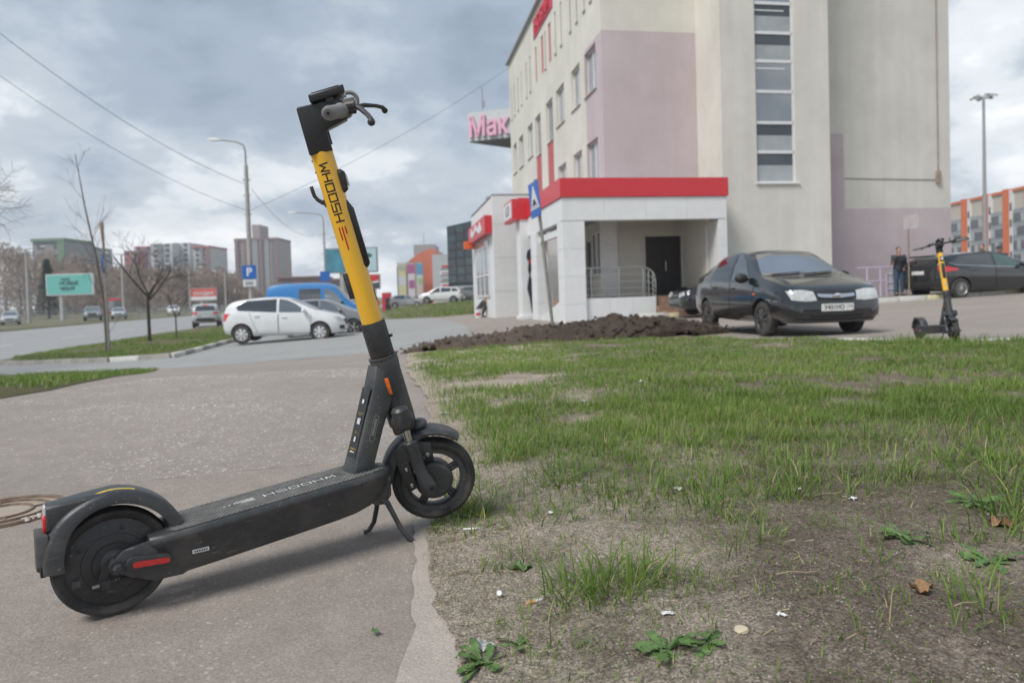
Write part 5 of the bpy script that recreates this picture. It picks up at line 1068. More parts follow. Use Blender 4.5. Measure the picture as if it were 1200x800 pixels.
    sp(MB().add([(.02, -.033, .9698), (.095, -.033, .9748), (.095, .033, .9748), (.02, .033, .9698)], [(0, 1, 2, 3)]), 'screen', mat('dark_screen', (.01, .01, .012), .1, var=0, spec=.8), dsp)
    sp(MB().tube([(.062, 0, .93), (.062, 0, .955)], .018, 12).lathe([(.011, -.034), (.011, .034)], 14, M=Tr(.062, 0, .945) @ Rot(PI / 2, 'X')), 'display_bracket', M_SPLA); sp(MB().box(.094, .108, -.012, .012, .945, .957), 'display_clip', M_BOLT, bevel=.002)
    # ---- fork, mudguard, front wheel
    cr = MB().prism([(-.030, -.010), (-.032, .030), (-.02, .048), (.03, .046), (.036, .030), (.034, .0)], -.074, .074, 'y'); sp(cr, 'fork_crown', M_SPLA, bevel=.010, seg=3, smooth=45)
    for s in (1, -1):
        o = s * -.060
        sp(MB().lathe([(.022, .010), (.0255, .022), (.0255, .062), (.018, .070)], 20, M=Tr(.004, o, 0)), 'fork_clamp', M_SBLK)
        sp(MB().lathe([(.0115, -.05), (.0115, .014)], 16, M=Tr(.005, o, 0)), 'stanchion', M_STAN)
        sl_ = MB().loft([[(x + r * math.cos(t), o + r * .9 * math.sin(t), z) for t in np.linspace(0, 2 * PI, 16, endpoint=False)] for x, r, z in ((.006, .0165, -.036), (.006, .0215, -.040), (.007, .0215, -.060), (.009, .0195, -.070), (.010, .0185, -.120), (.015, .0195, -.150), (.020, .023, -.175), (.024, .024, -.192), (.024, .019, -.206))]); sp(sl_, 'fork_slider', M_SBLK, smooth=45)
        sp(MB().lathe([(.0085, 0), (.0085, .005), (.005, .006), (.004, .002)], 12, M=Tr(.030, o * 1.36, -.187) @ Rot(PI / 2 * s, 'X')), 'axle_bolt', M_SCLN)
    wc = (.042, -.192); WM = Tr(wc[0], 0, wc[1]) @ Rot(PI / 2, 'X')
    fw2 = MB().lathe([(.001, .032), (.048, .032), (.056, .027), (.058, .02), (.058, -.02), (.056, -.027), (.001, -.032)], 36, M=WM)
    for k in range(5):
        t = 2 * PI * k / 5 + .25
        for q in (-.11, .11): fw2.tube([(wc[0] + .050 * math.cos(t + q), .0, wc[1] + .050 * math.sin(t + q)), (wc[0] + .094 * math.cos(t + q * .55), 0, wc[1] + .094 * math.sin(t + q * .55))], .0075, 8)
    fwh = sp(fw2, 'front_wheel', M_SBLK)
    sp(MB().lathe([(.081, .014), (.084, .021), (.098, .023), (.100, .018), (.100, -.018), (.098, -.023), (.084, -.021), (.081, -.014), (.081, .014)], 48, M=WM, cap=False), 'rim', M_SBLK, fwh)
    sp(MB().lathe([(.097, .021), (.103, .026), (.112, .0295), (.119, .027), (.1245, .019), (.127, .008), (.1272, 0), (.127, -.008), (.1245, -.019), (.119, -.027), (.112, -.0295), (.097, -.021)], 64, M=WM, cap=False), 'tyre', M_SRUB, fwh)
    gv = MB()
    for k in range(46):
        t = 2 * PI * k / 46
        for s in (-1, 1):
            p0 = [(.1278, s * .003, t), (.1276, s * .012, t + .05), (.1248, s * .0215, t + .075)]
            for (r0, o0, t0), (r1, o1, t1) in zip(p0, p0[1:]): gv.add([(wc[0] + r * math.cos(tt), o, wc[1] + r * math.sin(tt)) for r, o, tt in ((r0, o0, t0), (r1, o1, t1), (r1, o1, t1 + .022), (r0, o0, t0 + .022))], [(0, 1, 2, 3)])
    o = sp(gv, 'tread_block', M_SRUB, fwh, smooth=0, weld=False); o['kind'] = 'stuff'
    rings = []
    for i in range(31):
        t = math.radians(46 + 118 * i / 30); R = .158 + .010 * math.sin(math.radians(180 * i / 30)); d = .042 if 2 < i < 29 else .036; dep = .018 + .018 * smst((i - 8) / 10)
        sec = [(R - dep, d), (R - .012, d + .001), (R - .003, d - .008), (R, d - .02), (R, -(d - .02)), (R - .003, -(d - .008)), (R - .012, -(d + .001)), (R - dep, -d), (R - dep, -(d - .004)), (R - .014, -(d - .006)), (R - .006, -(d - .02)), (R - .006, d - .02), (R - .014, d - .006), (R - dep, d - .004)]
        rings.append([(wc[0] + r * math.cos(t), o, wc[1] + r * math.sin(t)) for r, o in sec])
    ff = sp(MB().loft(rings), 'front_mudguard', M_SBLK, smooth=50)
    for s in (1, -1):
        sp(MB().prism([(.062, -.066), (.060, -.10), (.046, -.112), (.030, -.098), (-.014, -.105), (-.012, -.190), (-.034, -.196), (-.044, -.150), (-.050, -.10), (-.048, -.066), (.0, -.040)], s * -.0405, s * -.0445, 'y'), 'mudguard_stay', M_SPLA, ff, bevel=.001)
        b_ = MB()
        for x, z in ((-.027, -.125), (-.025, -.177), (.044, -.099)): b_.lathe([(.0065, 0), (.0065, .003), (.0045, .0045), (.003, .002)], 10, M=Tr(x, s * -.0445, z) @ Rot(PI / 2 * s, 'X'))
        sp(b_, 'stay_bolt', M_BOLT, ff)
    sp(MB().ball((.040, 0, -.014), (.030, .034, .016), 16).lathe([(.004, 0), (.004, .003)], 8, M=Tr(.048, -.018, .0) ), 'mudguard_boss', M_SBLK, ff)
    # ---- stand
    sb = MB().prism([(.655, .135), (.665, .20), (.735, .20), (.735, .135), (.715, .112), (.685, .114)], -.034, .034, 'y'); part(sb, 'stand_bracket', M_SBLK, bevel=.004)
    for s in (1, -1): part(MB().tube([A(.700, s * .030, .128), A(.716, s * .040, .118), A(.728, s * .052, .085), A(.748 if s > 0 else .722, s * .064, .035), A(.764 if s > 0 else .708, s * .072, .010), A(.776 if s > 0 else .694, s * .078, .0058)], [.008, .0085, .0075, .007, .0068, .0065], 10), 'stand_leg', M_SBLK)
    return root
SCO = make_scooter((-.97, 1.552, gz(-.97, 1.552) + .008), math.atan2(.546, .71), 27, 'large yellow and black scooter standing at the path edge in the foreground')
make_scooter((5.45, 9.15, gz(5.45, 9.15) + .012), -1.68, 8, 'distant yellow and black scooter beyond the lawn, by the dark estate car')
# ------------------------------------------------------------ people
def capsule_mb(mb, pts, rad, n=10): 
    mb.tube(pts, rad, n); mb.ball(pts[0], rad[0], n); mb.ball(pts[-1], rad[-1], n)
def voxel(mb, name, size, m, parent, smooth_it=4):
    me = bpy.data.meshes.new(name); me.from_pydata(mb.v, [], mb.f)
    def mods(o):
        r = o.modifiers.new('r', 'REMESH'); r.mode = 'VOXEL'; r.voxel_size = size
        s = o.modifiers.new('s', 'SMOOTH'); s.iterations = smooth_it; s.factor = .5
    me = eval_mesh(me, mods); me.name = name; return link(name, me, m, parent, 80)
M_SKIN = mat('skin', (.48, .26, .19), .55, var=.12, scale=20); M_HAIRB = mat('brown_hair', (.05, .032, .022), .8, var=.3, scale=60); M_HAIRG = mat('fair_hair', (.42, .25, .10), .8, var=.3, scale=60)
M_JACK = mat('dark_leather_jacket', (.020, .023, .030), .5, var=.3, scale=9); M_JEAN = mat('blue_jeans', (.04, .075, .12), .85, var=.3, scale=8); M_SHOE = mat('dark_shoes', (.02, .018, .016), .6); M_ZIP = mat('zip_grey', (.45, .45, .45), .4, .6)
M_NAVY = mat('navy_coat', (.022, .03, .05), .8, var=.25, scale=9); M_REDC = mat('red_coat', (.50, .05, .05), .8, var=.2, scale=8); M_KHAKI = mat('dark_work_clothes', (.05, .05, .055), .85, var=.25, scale=9)
def person(loc, rz, J, label, top=M_JACK, legs=M_JEAN, hair=M_HAIRB, hat=None, vox=.012, detail=True):
    """J: joints in metres; x forward, y left, z up."""
    r = empty('person', loc, rz, label, 'person', None)
    V = {k: Vector(v) for k, v in J.items()}; h = V['head']; b = MB()
    b.ball(h, (.088, .074, .112), 16); b.ball(h + Vector((.035, 0, -.065)), (.055, .05, .055), 10); b.ball(h + Vector((.092, 0, -.012)), (.018, .013, .022), 8)
    for s in (-1, 1): b.ball(h + Vector((-.005, s * .074, -.01)), (.02, .011, .032), 8); b.ball(h + Vector((.075, s * .03, .012)), (.014, .018, .01), 8)
    b.ball(h + Vector((.083, 0, -.058)), (.01, .026, .008), 8)
    capsule_mb(b, [tuple(h + Vector((-.01, 0, -.08))), tuple(V['neck'])], [.052, .058])
    ch, pe = V['chest'], V['pelvis']
    def torso(mb, e=0.0):
        ax = (V['neck'] - pe); R = []
        lr = (V['sh_l'] - V['sh_r']).normalized(); fwd = lr.cross(ax.normalized())
        for t, wx, wy in ((-.16, .10, .13), (-.08, .115, .165), (.05, .112, .165), (.3, .105, .15), (.6, .12, .175), (.8, .115, .185), (.93, .085, .14), (1.0, .055, .07)):
            c = pe + ax * t + fwd * (.02 if .4 < t < .9 else 0); R.append([tuple(c + fwd * (wx + e) * math.cos(a) + lr * (wy + e) * math.sin(a)) for a in np.linspace(0, 2 * PI, 18, endpoint=False)])
        mb.loft(R)
    torso(b)
    for s in 'lr':
        capsule_mb(b, [tuple(V['sh_' + s]), tuple(V['el_' + s])], [.052, .042]); capsule_mb(b, [tuple(V['el_' + s]), tuple(V['wr_' + s])], [.042, .028])
        capsule_mb(b, [tuple(V['hip_' + s]), tuple(V['kn_' + s])], [.085, .056]); capsule_mb(b, [tuple(V['kn_' + s]), tuple(V['an_' + s])], [.055, .038])
        w = V['wr_' + s]; d = (w - V['el_' + s]).normalized() if 'hd_' + s not in V else (V['hd_' + s] - w).normalized(); side = d.cross(Vector((1, 0, 0))); side = side.normalized() if side.length > .1 else d.orthogonal().normalized(); up = side.cross(d)
        b.ball(w + d * .05, (.036, .036, .036), 10)
        for k in range(4):
            o = w + d * .075 + side * (.033 - .022 * k) * 1; L = (.06, .07, .066, .052)[k]
            capsule_mb(b, [tuple(o), tuple(o + d * L * .55), tuple(o + d * L * .85 + up * .02)], [.0105, .0098, .009], 7)
        o = w + d * .03 + side * .034; capsule_mb(b, [tuple(o), tuple(o + side * .02 + d * .03), tuple(o + side * .022 + d * .055 + up * .012)], [.012, .011, .009], 7)
        f = V['an_' + s]; capsule_mb(b, [tuple(f), tuple(f + Vector((.12, 0, -.055)))], [.045, .035])
    voxel(b, 'body', vox * .75, M_SKIN, r)
    j = MB(); torso(j, .022); capsule_mb(j, [tuple(V['neck'] + Vector((0, 0, -.03))), tuple(V['neck'] + Vector((.0, 0, .02)))], [.085, .072])
    for s in 'lr': capsule_mb(j, [tuple(V['sh_' + s]), tuple(V['el_' + s]), tuple(V['wr_' + s] * .93 + V['el_' + s] * .07)], [.076, .062, .046])
    jo = voxel(j, 'jacket', vox, top, r)
    t = MB()
    for s in 'lr': capsule_mb(t, [tuple(V['hip_' + s] + Vector((0, 0, .04))), tuple(V['hip_' + s]), tuple(V['kn_' + s]), tuple(V['an_' + s] + Vector((0, 0, .0)))], [.10, .105, .076, .062])
    capsule_mb(t, [tuple(pe + Vector((0, 0, -.03))), tuple(pe + Vector((0, 0, .04)))], [.135, .13]); voxel(t, 'trousers', vox, legs, r)
    sh = MB()
    for s in 'lr': f = V['an_' + s]; sh.ball(f + Vector((.06, 0, -.058)), (.145, .052, .048), 12); sh.ball(f + Vector((-.01, 0, -.03)), (.058, .05, .055), 10)
    voxel(sh, 'shoe', vox * .8, M_SHOE, r)
    hb = MB().ball(h + Vector((-.018, 0, .030)), (.090, .082, .098), 14)
    if hat: hb.lathe([(.10, -.02), (.098, .03), (.07, .085), (.001, .10)], 18, M=Tr(*(h + Vector((-.005, 0, .03))))); hb.ball(h + Vector((.09, 0, .02)), (.05, .06, .012), 10)
    hb.build('cap' if hat else 'hair', hat or hair, r)
    return r
STAND = dict(head=(.02, 0, 1.63), neck=(0, 0, 1.46), chest=(0, 0, 1.25), pelvis=(0, 0, .95), sh_l=(0, .185, 1.40), sh_r=(0, -.185, 1.40), el_l=(-.03, .25, 1.12), el_r=(-.03, -.25, 1.12), wr_l=(.05, .24, .88), wr_r=(.05, -.24, .88),
             hip_l=(0, .09, .92), hip_r=(0, -.09, .92), kn_l=(.02, .10, .50), kn_r=(.02, -.10, .50), an_l=(0, .11, .09), an_r=(0, -.11, .09))
SMOKE = dict(STAND); SMOKE.update(el_r=(.10, -.27, 1.14), wr_r=(.16, -.09, 1.42), hd_r=(.145, -.03, 1.54), wr_l=(.10, .17, .96))
mx, my = 14.05, 24.75
mp = person((mx, my, gz(mx, my) + .14), -1.72, SMOKE, 'man in black jacket and jeans by the mauve wall, hand raised to his mouth')
for k, (x, y, lab, ht) in enumerate(((18.55, 25.35, 'bareheaded man in brown clothes half hidden behind the dark estate car', None), (18.95, 25.1, 'man in navy coat and dark cap leaning behind the dark estate car', M_KHAKI))):
    J = {q: (v[0] + max(0, v[2] - .9) * .42, v[1], v[2] * .985) for q, v in STAND.items()}
    person((x, y + 1.3, gz(x, y) + .10 + (.05 if k == 0 else -.05)), -2.6 + k * .2, J, lab, top=M_NAVY if k else mat('olive_coat', (.10, .085, .05), .85), hat=ht, hair=M_HAIRB)
SQUAT = dict(head=(.30, 0, .86), neck=(.18, 0, .76), chest=(.10, 0, .62), pelvis=(-.12, 0, .34), sh_l=(.15, .18, .70), sh_r=(.15, -.18, .70), el_l=(.34, .22, .52), el_r=(.34, -.22, .52), wr_l=(.52, .12, .46), wr_r=(.52, -.12, .46), hip_l=(-.10, .09, .32), hip_r=(-.10, -.09, .32), kn_l=(.28, .14, .48), kn_r=(.28, -.14, .48), an_l=(.04, .12, .09), an_r=(.04, -.12, .09))
cp = (-1.55, 33.6); person((*cp, gz(*cp) + .01), -.25, SQUAT, 'fair-haired worker in dark clothes squatting by the white shopfront with a bucket', top=M_KHAKI, legs=M_KHAKI, hair=M_HAIRG)
bx, by = -1.60, 32.6; bk = empty('bucket', (bx, by, gz(bx, by) + .006), 0, 'white plastic bucket with red mark beside the squatting worker', 'bucket')
MB().lathe([(.001, 0), (.14, 0), (.18, .40), (.185, .40), (.186, .42), (.17, .42), (.13, .02), (.001, .02)], 20, cap=False).build('pail', mat('white_plastic', (.72, .72, .72), .4), bk); MB().lathe([(.157, .12), (.1685, .25)], 14, cap=False, a0=-2.4, a1=-.9).build('red_mark', mat('red_ink', (.6, .04, .08), .5), bk)
MB().tube([(.18 * math.cos(t), .0 - .06 * math.sin(t), .40 - .10 * math.sin(t)) for t in np.linspace(0, PI, 9)], .006, 6).build('handle', M_STEEL, bk)
person((-14.2, 72, gz(-14.2, 72)), 1.3, STAND, 'far pedestrian in a red coat walking near the shopping centre', top=M_REDC, legs=M_REDC, vox=.02)

# ------------------------------------------------------------ signs, lamps, posts
M_SBLUE = mat('sign_blue', (.02, .13, .48), .4, var=.05); M_SWHITE = mat('sign_white_face', (.72, .72, .72), .4, var=.05); M_POST = mat('galvanised_post', (.30, .295, .27), .55, .5, var=.25, scale=9); M_RUSTP = mat('rusty_post', (.26, .20, .13), .8, var=.4, scale=12); M_CONCP = mat('concrete_post', (.40, .39, .37), .85, var=.15, scale=2)
def at(px, py, Y):
    """world point on the plane at distance Y that the photograph shows at pixel px, py"""
    cam = SC.camera; M = cam.matrix_world; d = M.to_3x3() @ Vector(((px - 600) / FPX, -(py - 367) / FPX, -1)); return M.translation + d * (Y / d.y)
# speed bump sign, leaning
x, y = .86, 14.35; sg = empty('road_sign', (x, y, gz(x, y) + .15), 0, 'leaning grey pole with a blue speed bump sign rising from the earth heap', 'sign')
sg.rotation_euler = (0, math.radians(-5.0), 0)
MB().tube([(0, 0, -.3), (0, 0, 3.25)], .035, 12).build('pole', M_POST, sg)
M = Tr(-.06, -.02, 2.83) @ Rot(math.radians(-76), 'Z')
def signpart(mb, nm, m, par, M=M): mb.v = [tuple(M @ Vector(p)) for p in mb.v]; return mb.build(nm, m, par, 30)
pb = signpart(MB().box(-.36, .36, -.012, .0, -.36, .36), 'sign_plate', M_SBLUE, sg); signpart(MB().prism([(-.27, -.14), (.27, -.14), (0, .30)], -.018, -.013, 'y'), 'triangle', M_SWHITE, pb)
signpart(MB().prism([(-.16, -.11), (.16, -.11), (.16, -.085), (.10, -.08), (.06, .0), (-.06, .0), (-.10, -.08), (-.16, -.085)], -.024, -.019, 'y'), 'bump_symbol', M_INK, pb); signpart(MB().box(-.33, .33, -.018, -.013, -.19, -.155), 'white_band', M_SWHITE, pb)
MB().box(-.05, .05, -.03, .045, 2.6, 2.66).box(-.05, .05, -.03, .045, 3.0, 3.06).build('clamp', M_POST, sg)
# board on rusty post by the mauve wall
x, y = 13.75, 23.6; sg = empty('sign_post', (x, y, gz(x, y) + .13), -1.32, 'small white board on a thin rusty post in front of the mauve wall', 'sign')
MB().tube([(0, 0, -.05), (0, 0, 2.75)], .025, 10).build('post', M_RUSTP, sg); b_ = MB().box(-.16, .46, -.03, -.026, 2.32, 2.78).box(.40, .46, -.026, .02, 2.32, 2.78).build('board', mat('greyed_board', (.50, .46, .47), .5), sg, 0)
tl = MB()
for k in range(3): tl.box(-.09, .30 - .06 * (k % 2), -.034, -.031, 2.66 - k * .11, 2.69 - k * .11)
tl.build('faint_print', mat('faded_print', (.5, .42, .42), .7), b_, 0)
# blue parking sign on the lamp post and others are parts of the lamp posts
def lamp(loc, h, reach, az, label, r=.10, group='street lamps along the avenue', parking=False, conc=True, group_head=1):
    L = empty('street_lamp', loc, 0, label, 'lamp', group)
    MB().tube([(0, 0, -.3), (0, 0, h * .45), (0, 0, h * .86)], [r, r * .85, r * .7], 12).build('pole', M_CONCP if conc else M_GREYM, L)
    d = Vector((math.cos(az), math.sin(az), 0)); R = reach
    MB().tube([(0, 0, h * .84), (0, 0, h * .93), tuple(d * .06 * R + Vector((0, 0, h * .965))), tuple(d * .35 * R + Vector((0, 0, h * .985))), tuple(d * R + Vector((0, 0, h)))], [.05, .05, .045, .04, .04], 8).build('arm', M_POST, L)
    hd = MB().loft([[tuple(d * (R + t) + d.cross(Vector((0, 0, 1))) * y * w + Vector((0, 0, h + z * q + t * .06))) for y, z in ((-1, -.3), (1, -.3), (.8, .6), (-.8, .6))] for t, w, q in ((-.1, .06, .06), (.1, .13, .14), (.5, .14, .15), (.68, .06, .06))]); hd.build('lamp_head', mat('pale_lamp_head', (.70, .70, .68), .3), L, 40)
    cr = MB()
    for z in (.78, .70, .60): cr.box(-.22, .22, -.03, .03, h * z, h * z + .05)
    cr.build('bracket', M_POST, L, 0)
    if parking:
        p = MB().box(-.38, .38, -.20, -.17, 2.75, 3.5).build('parking_sign', M_SBLUE, L, 0); t = text_mb('P', .62, .003, .02).build('lettering', M_SWHITE, p, 0); t.matrix_basis = Tr(0, -.205, 3.12) @ Rot(PI / 2, 'X')
        q = MB().box(-.36, .36, -.2, -.17, 2.33, 2.70).build('lower_plate', M_SWHITE, L, 0); MB().box(-.22, .2, -.206, -.201, 2.42, 2.6).build('print', M_GREYM, q, 0)
    return L
lamp((-14.45, 38, -.80), 10.5, 1.45, PI - .1, 'tall concrete street lamp with blue parking sign behind the white hatchback', r=.15, parking=True)
L2 = lamp((-16.8, 62, -1.0), 9.6, 2.6, PI - .1, 'street lamp with curved arm behind the blue van carrying a small blue sign', r=.11)
MB().box(-.45, .45, -.16, -.13, 3.3, 4.2).build('blue_sign', M_SBLUE, L2, 0)
lamp((-20.5, 88, -1.0), 9.6, 2.6, PI - .1, 'farthest curved street lamp whose head shows beside the yellow scooter column', r=.10)
def dlamp(loc, h, label):
    L = empty('street_lamp', loc, 0, label, 'lamp', 'double headed street lamps beyond the avenue'); MB().tube([(0, 0, -.2), (0, 0, h)], [.22, .13], 10).build('pole', M_CONCP, L)
    MB().tube([(-2.0, 0, h + .25), (-.4, 0, h), (.4, 0, h), (2.0, 0, h + .25)], .05, 6).build('arm', M_POST, L)
    for s in (-1, 1): MB().ball((s * 2.2, 0, h + .27), (.4, .18, .1), 8).build('lamp_head', mat('pale_lamp_head', (.7, .7, .68), .3), L)
for px, top, Y, lab in ((30, 292, 86, 'double street lamp far left beyond the avenue, left of the turquoise hoarding'), (142, 298, 100, 'double street lamp between the thin road sign and the dark bare tree'), (221, 315, 130, 'double street lamp just left of the red hoarding'), (263, 318, 150, 'double street lamp just right of the red hoarding')):
    p = at(px, top, Y); dlamp((p.x, p.y, -1.13), p.z + 1.13, lab)
# square floodlight mast on the right
x, y = 52.1, 75; ms = empty('floodlight_mast', (x, y, 0), 0, 'tall grey mast with a ring of floodlights rising behind the right edge of the building', 'lamp')
MB().tube([(0, 0, 0), (0, 0, 20.3)], [.24, .13], 12).build('pole', M_GREYM, ms); MB().torus(.75, .05, 20, 6, M=Tr(0, 0, 20.3)).box(-.75, .75, -.04, .04, 20.26, 20.34).build('ring', M_GREYM, ms)
for k in range(6):
    a = k * PI / 3 + .3; MB().box(-.28, .28, -.2, .2, -.08, .08, M=Tr(1.0 * math.cos(a), 1.0 * math.sin(a), 20.4) @ Rot(a, 'Z') @ Rot(.35, 'Y')).build('floodlight', mat('floodlight_glass', (.45, .46, .45), .3), ms, 0)
# thin sign post on the grass island seen edge-on
x, y = -14.75, 24.9; sp_ = empty('road_sign', (x, y, gz(x, y) + .08), math.radians(8), 'thin post with edge-on yield triangle and blue round sign on the grass island', 'sign')
MB().tube([(0, 0, -.2), (-.02, 0, 4.75)], .045, 10).build('post', M_POST, sp_)
Me = Tr(-.03, -.06, 0) @ Rot(math.radians(104), 'Z')
t1 = MB().prism([(-.45, 4.68), (.45, 4.68), (0, 3.9)], -.02, .0, 'y'); t1.v = [tuple(Me @ Vector(p)) for p in t1.v]; t1.build('yield_plate', mat('yield_border', (.66, .40, .30), .5), sp_, 0)
t2 = MB().lathe([(.36, 0), (.36, .02)], 24, M=Me @ Tr(0, 0, 3.25) @ Rot(PI / 2, 'X')); rd = t2.build('round_plate', M_SBLUE, sp_); t3 = MB().prism([(-.06, 3.1), (.06, 3.1), (.06, 3.3), (.14, 3.3), (0, 3.46), (-.14, 3.3), (-.06, 3.3)], -.03, -.022, 'y'); t3.v = [tuple(Me @ Vector(p)) for p in t3.v]; t3.build('arrow', M_SWHITE, rd, 0)
# lilac hand rail and bin by the mauve wall
M_LIL = mat('lilac_paint', (.56, .49, .64), .5, var=.1)
o = bworld(11.9, 1.55); hr = empty('handrail', (o.x, o.y, gz(o.x, o.y) + .13), BANG, 'lilac painted ramp handrail against the mauve wall', 'railing')
for x in (0, .55, 1.15): MB().tube([(x, 0, 0), (x, 0, 1.08)], .028, 8).build('post', M_LIL, hr)
MB().tube([(1.62, 0, 0), (1.62, 0, .72)], .028, 8).build('post', M_LIL, hr)
for z in (1.08, .58): MB().tube([(-.4, 0, z), (1.15, 0, z), (1.62, 0, z - .36)], .024, 8).build('rail', M_LIL, hr)
o = bworld(12.75, 1.3); bn = empty('litter_bin', (o.x, o.y, gz(o.x, o.y) + .13), 0, 'lilac and grey litter bin beside the lilac handrail', 'bin')
MB().lathe([(.17, .1), (.18, .82), (.165, .84), (.15, .2)], 18, cap=False).build('drum', mat('bin_grey', (.30, .29, .33), .6), bn)
for s in (-1, 1): MB().tube([(s * .22, 0, 0), (s * .22, 0, .8)], .02, 8).build('post', M_LIL, bn)
for z in (.25, .5, .8): MB().torus(.195, .016, 20, 6, M=Tr(0, 0, z)).build('hoop', M_LIL, bn)

# ------------------------------------------------------------ hoardings
def hoarding(name, px0, px1, py0, py1, Y, m, label, text=(), frame=M_GREYM, pole_x=.4, band=None, ink=M_INK, gzv=-1.1, size=.9, extra=None):
    a, b = at(px0, py1, Y), at(px1, py0, Y); W, Hh = b.x - a.x, b.z - a.z; r = empty(name, (a.x, Y, gzv), 0, label, 'billboard'); z0 = a.z - gzv
    MB().box(W * pole_x - .22, W * pole_x + .22, .1, .5, -.3, z0).build('pole', M_CONCP, r, 0); MB().box(-.12, W + .12, .0, .35, z0 - .12, z0 + Hh + .12).build('frame', frame, r, 0)
    f = MB().box(0, W, -.03, -.005, z0, z0 + Hh).build('poster', m, r, 0)
    if band: MB().box(0, W, -.045, -.035, z0, z0 + Hh * band[0]).build('band', band[1], f, 0)
    for t, fx, fz, s in text: o = text_mb(t, s, .004, .012).build('lettering', ink, f, 0); o.matrix_basis = Tr(W * fx, -.05, z0 + Hh * fz) @ Rot(PI / 2, 'X')
    return r, f, W, Hh, z0
hoarding('billboard', 55.5, 107, 321, 345.5, 92, mat('turquoise_poster', (.16, .50, .45), .6, var=.05), 'turquoise roadside hoarding with dark lettering beyond the avenue', [('НОВЫЕ', .5, .56, .72), ('ЧЕБУР', .46, .28, .66), ('вкусные', .42, .78, .3)], frame=M_SWHITE, pole_x=.28)
hoarding('billboard', 224, 253, 337.5, 352, 150, mat('coral_poster', (.62, .10, .08), .6, var=.05), 'small red hoarding with white band left of the silver car', [('скидки', .5, .6, 1.3)], band=(.3, M_SWHITE), ink=M_SWHITE)
r, f, W, Hh, z0 = hoarding('billboard', 382, 440.5, 290.5, 319.5, 80, mat('blue_teal_poster', (.06, .22, .30), .5, var=.5, scale=.45), 'large blue hoarding behind the yellow scooter column', pole_x=.30, gzv=-.7)
MB().box(W * .72, W, -.05, -.04, z0 + .02, z0 + Hh - .02).build('pale_part', mat('pale_poster', (.45, .62, .66), .5, var=.1), f, 0); MB().prism([(W * .70, z0 + Hh * .9), (W * .93, z0 + Hh * .72), (W * .90, z0 + Hh * .60), (W * .70, z0 + Hh * .62)], -.06, -.052, 'y').build('green_shape', mat('dark_green_print', (.03, .10, .08), .5), f, 0)
r, f, W, Hh, z0 = hoarding('billboard', 432, 444, 322, 338, 95, mat('dark_poster', (.06, .06, .09), .5, var=.3), 'small dark and red advertising board below the large blue hoarding', pole_x=.5, gzv=-.5)
MB().box(0, W, -.05, -.04, z0 + Hh * .55, z0 + Hh).build('red_part', M_RED, f, 0); MB().prism([(0, z0 + Hh * .45), (W, z0 + Hh * .6), (W, z0 + Hh * .45), (0, z0 + Hh * .35)], -.06, -.052, 'y').build('pale_swoosh', M_SWHITE, f, 0)
# sign canopy with letters behind the office block
V0, VA, VB = at(549, 166, 78), at(600, 160, 76.3), at(600, 171, 82); zb = V0.z; mk = empty('sign_canopy', (V0.x, V0.y, 0), 0, 'pale rooftop sign with big pink letters jutting out behind the office block', 'sign')
tri = [(0, 0), ((VA.x - V0.x) * 1.7, (VA.y - V0.y) * 1.7), ((VB.x - V0.x) * 1.7, (VB.y - V0.y) * 1.7)]
MB().prism(tri, zb, zb + 3.2, 'z').build('canopy', mat('pale_metal_panel', (.55, .57, .57), .6), mk, 0); MB().prism([(p[0] * .96 + .1, p[1] * .96 - .02) for p in tri], zb - .12, zb - .01, 'z').build('soffit', mat('dark_soffit', (.16, .16, .16), .7), mk, 0)
an = math.atan2(tri[1][1], tri[1][0]); tm = text_mb('Мак', 3.1, .14, .07, align='LEFT').build('lettering', mat('pink_letter', (.78, .42, .55), .45), mk, 0); tm.matrix_basis = Rot(an, 'Z') @ Tr(.12, -.2, zb + 1.35) @ Rot(PI / 2, 'X') @ Matrix.Diagonal((.78, 1, 1, 1))
MB().tube([(1.7, .6, zb + 3.2), (1.7, .6, zb + 6.2)], .06, 6).box(1.6, 2.0, .5, .7, zb + 4.0, zb + 4.7).build('antenna', M_GREYM, mk); MB().tube([(6.6, 1.6, -1), (6.6, 1.6, zb)], .8, 12).build('pylon', M_CONCP, mk)
# red kiosk
p = at(453, 358, 92); kk = empty('kiosk', (p.x, p.y, gz(p.x, p.y)), 0, 'small red and dark kiosk near the far pedestrian in red', 'kiosk'); MB().box(-.5, .6, -.4, .6, -.5, 2.4).build('body', M_RED, kk, 0); MB().box(-.05, .55, -.45, -.405, 1.0, 1.7).build('blue_panel', M_NAVY, kk, 0); MB().box(-.05, .6, -.44, -.405, -.5, .95).build('dark_panel', M_INK, kk, 0)

# ------------------------------------------------------------ overhead wires
M_WIRE = mat('overhead_wire', (.05, .05, .055), .6)
def wire(a, b, sag, r, label):
    a, b = Vector(a), Vector(b); pts = [a.lerp(b, t) - Vector((0, 0, sag * 4 * t * (1 - t))) for t in np.linspace(0, 1, 30)]; o = MB().tube(pts, r, 5).build('overhead_wire', M_WIRE); tag(o, label, 'wire')
def att(px, py, Y): return tuple(at(px, py, Y))
wire(att(-60, -8, 24), att(288, 216, 38), .7, .012, 'upper overhead wire sloping down to the concrete street lamp'); wire(att(-60, 46, 25), att(291, 247, 38), .7, .010, 'lower overhead wire sloping down to the concrete street lamp')
wire(att(292, 247, 38), att(600, 77, 44), .5, .010, 'overhead wire from the concrete lamp to the roof of the office block'); wire(att(295, 222, 38), att(368, 276, 62), .8, .012, 'overhead wire between the two curved street lamps')

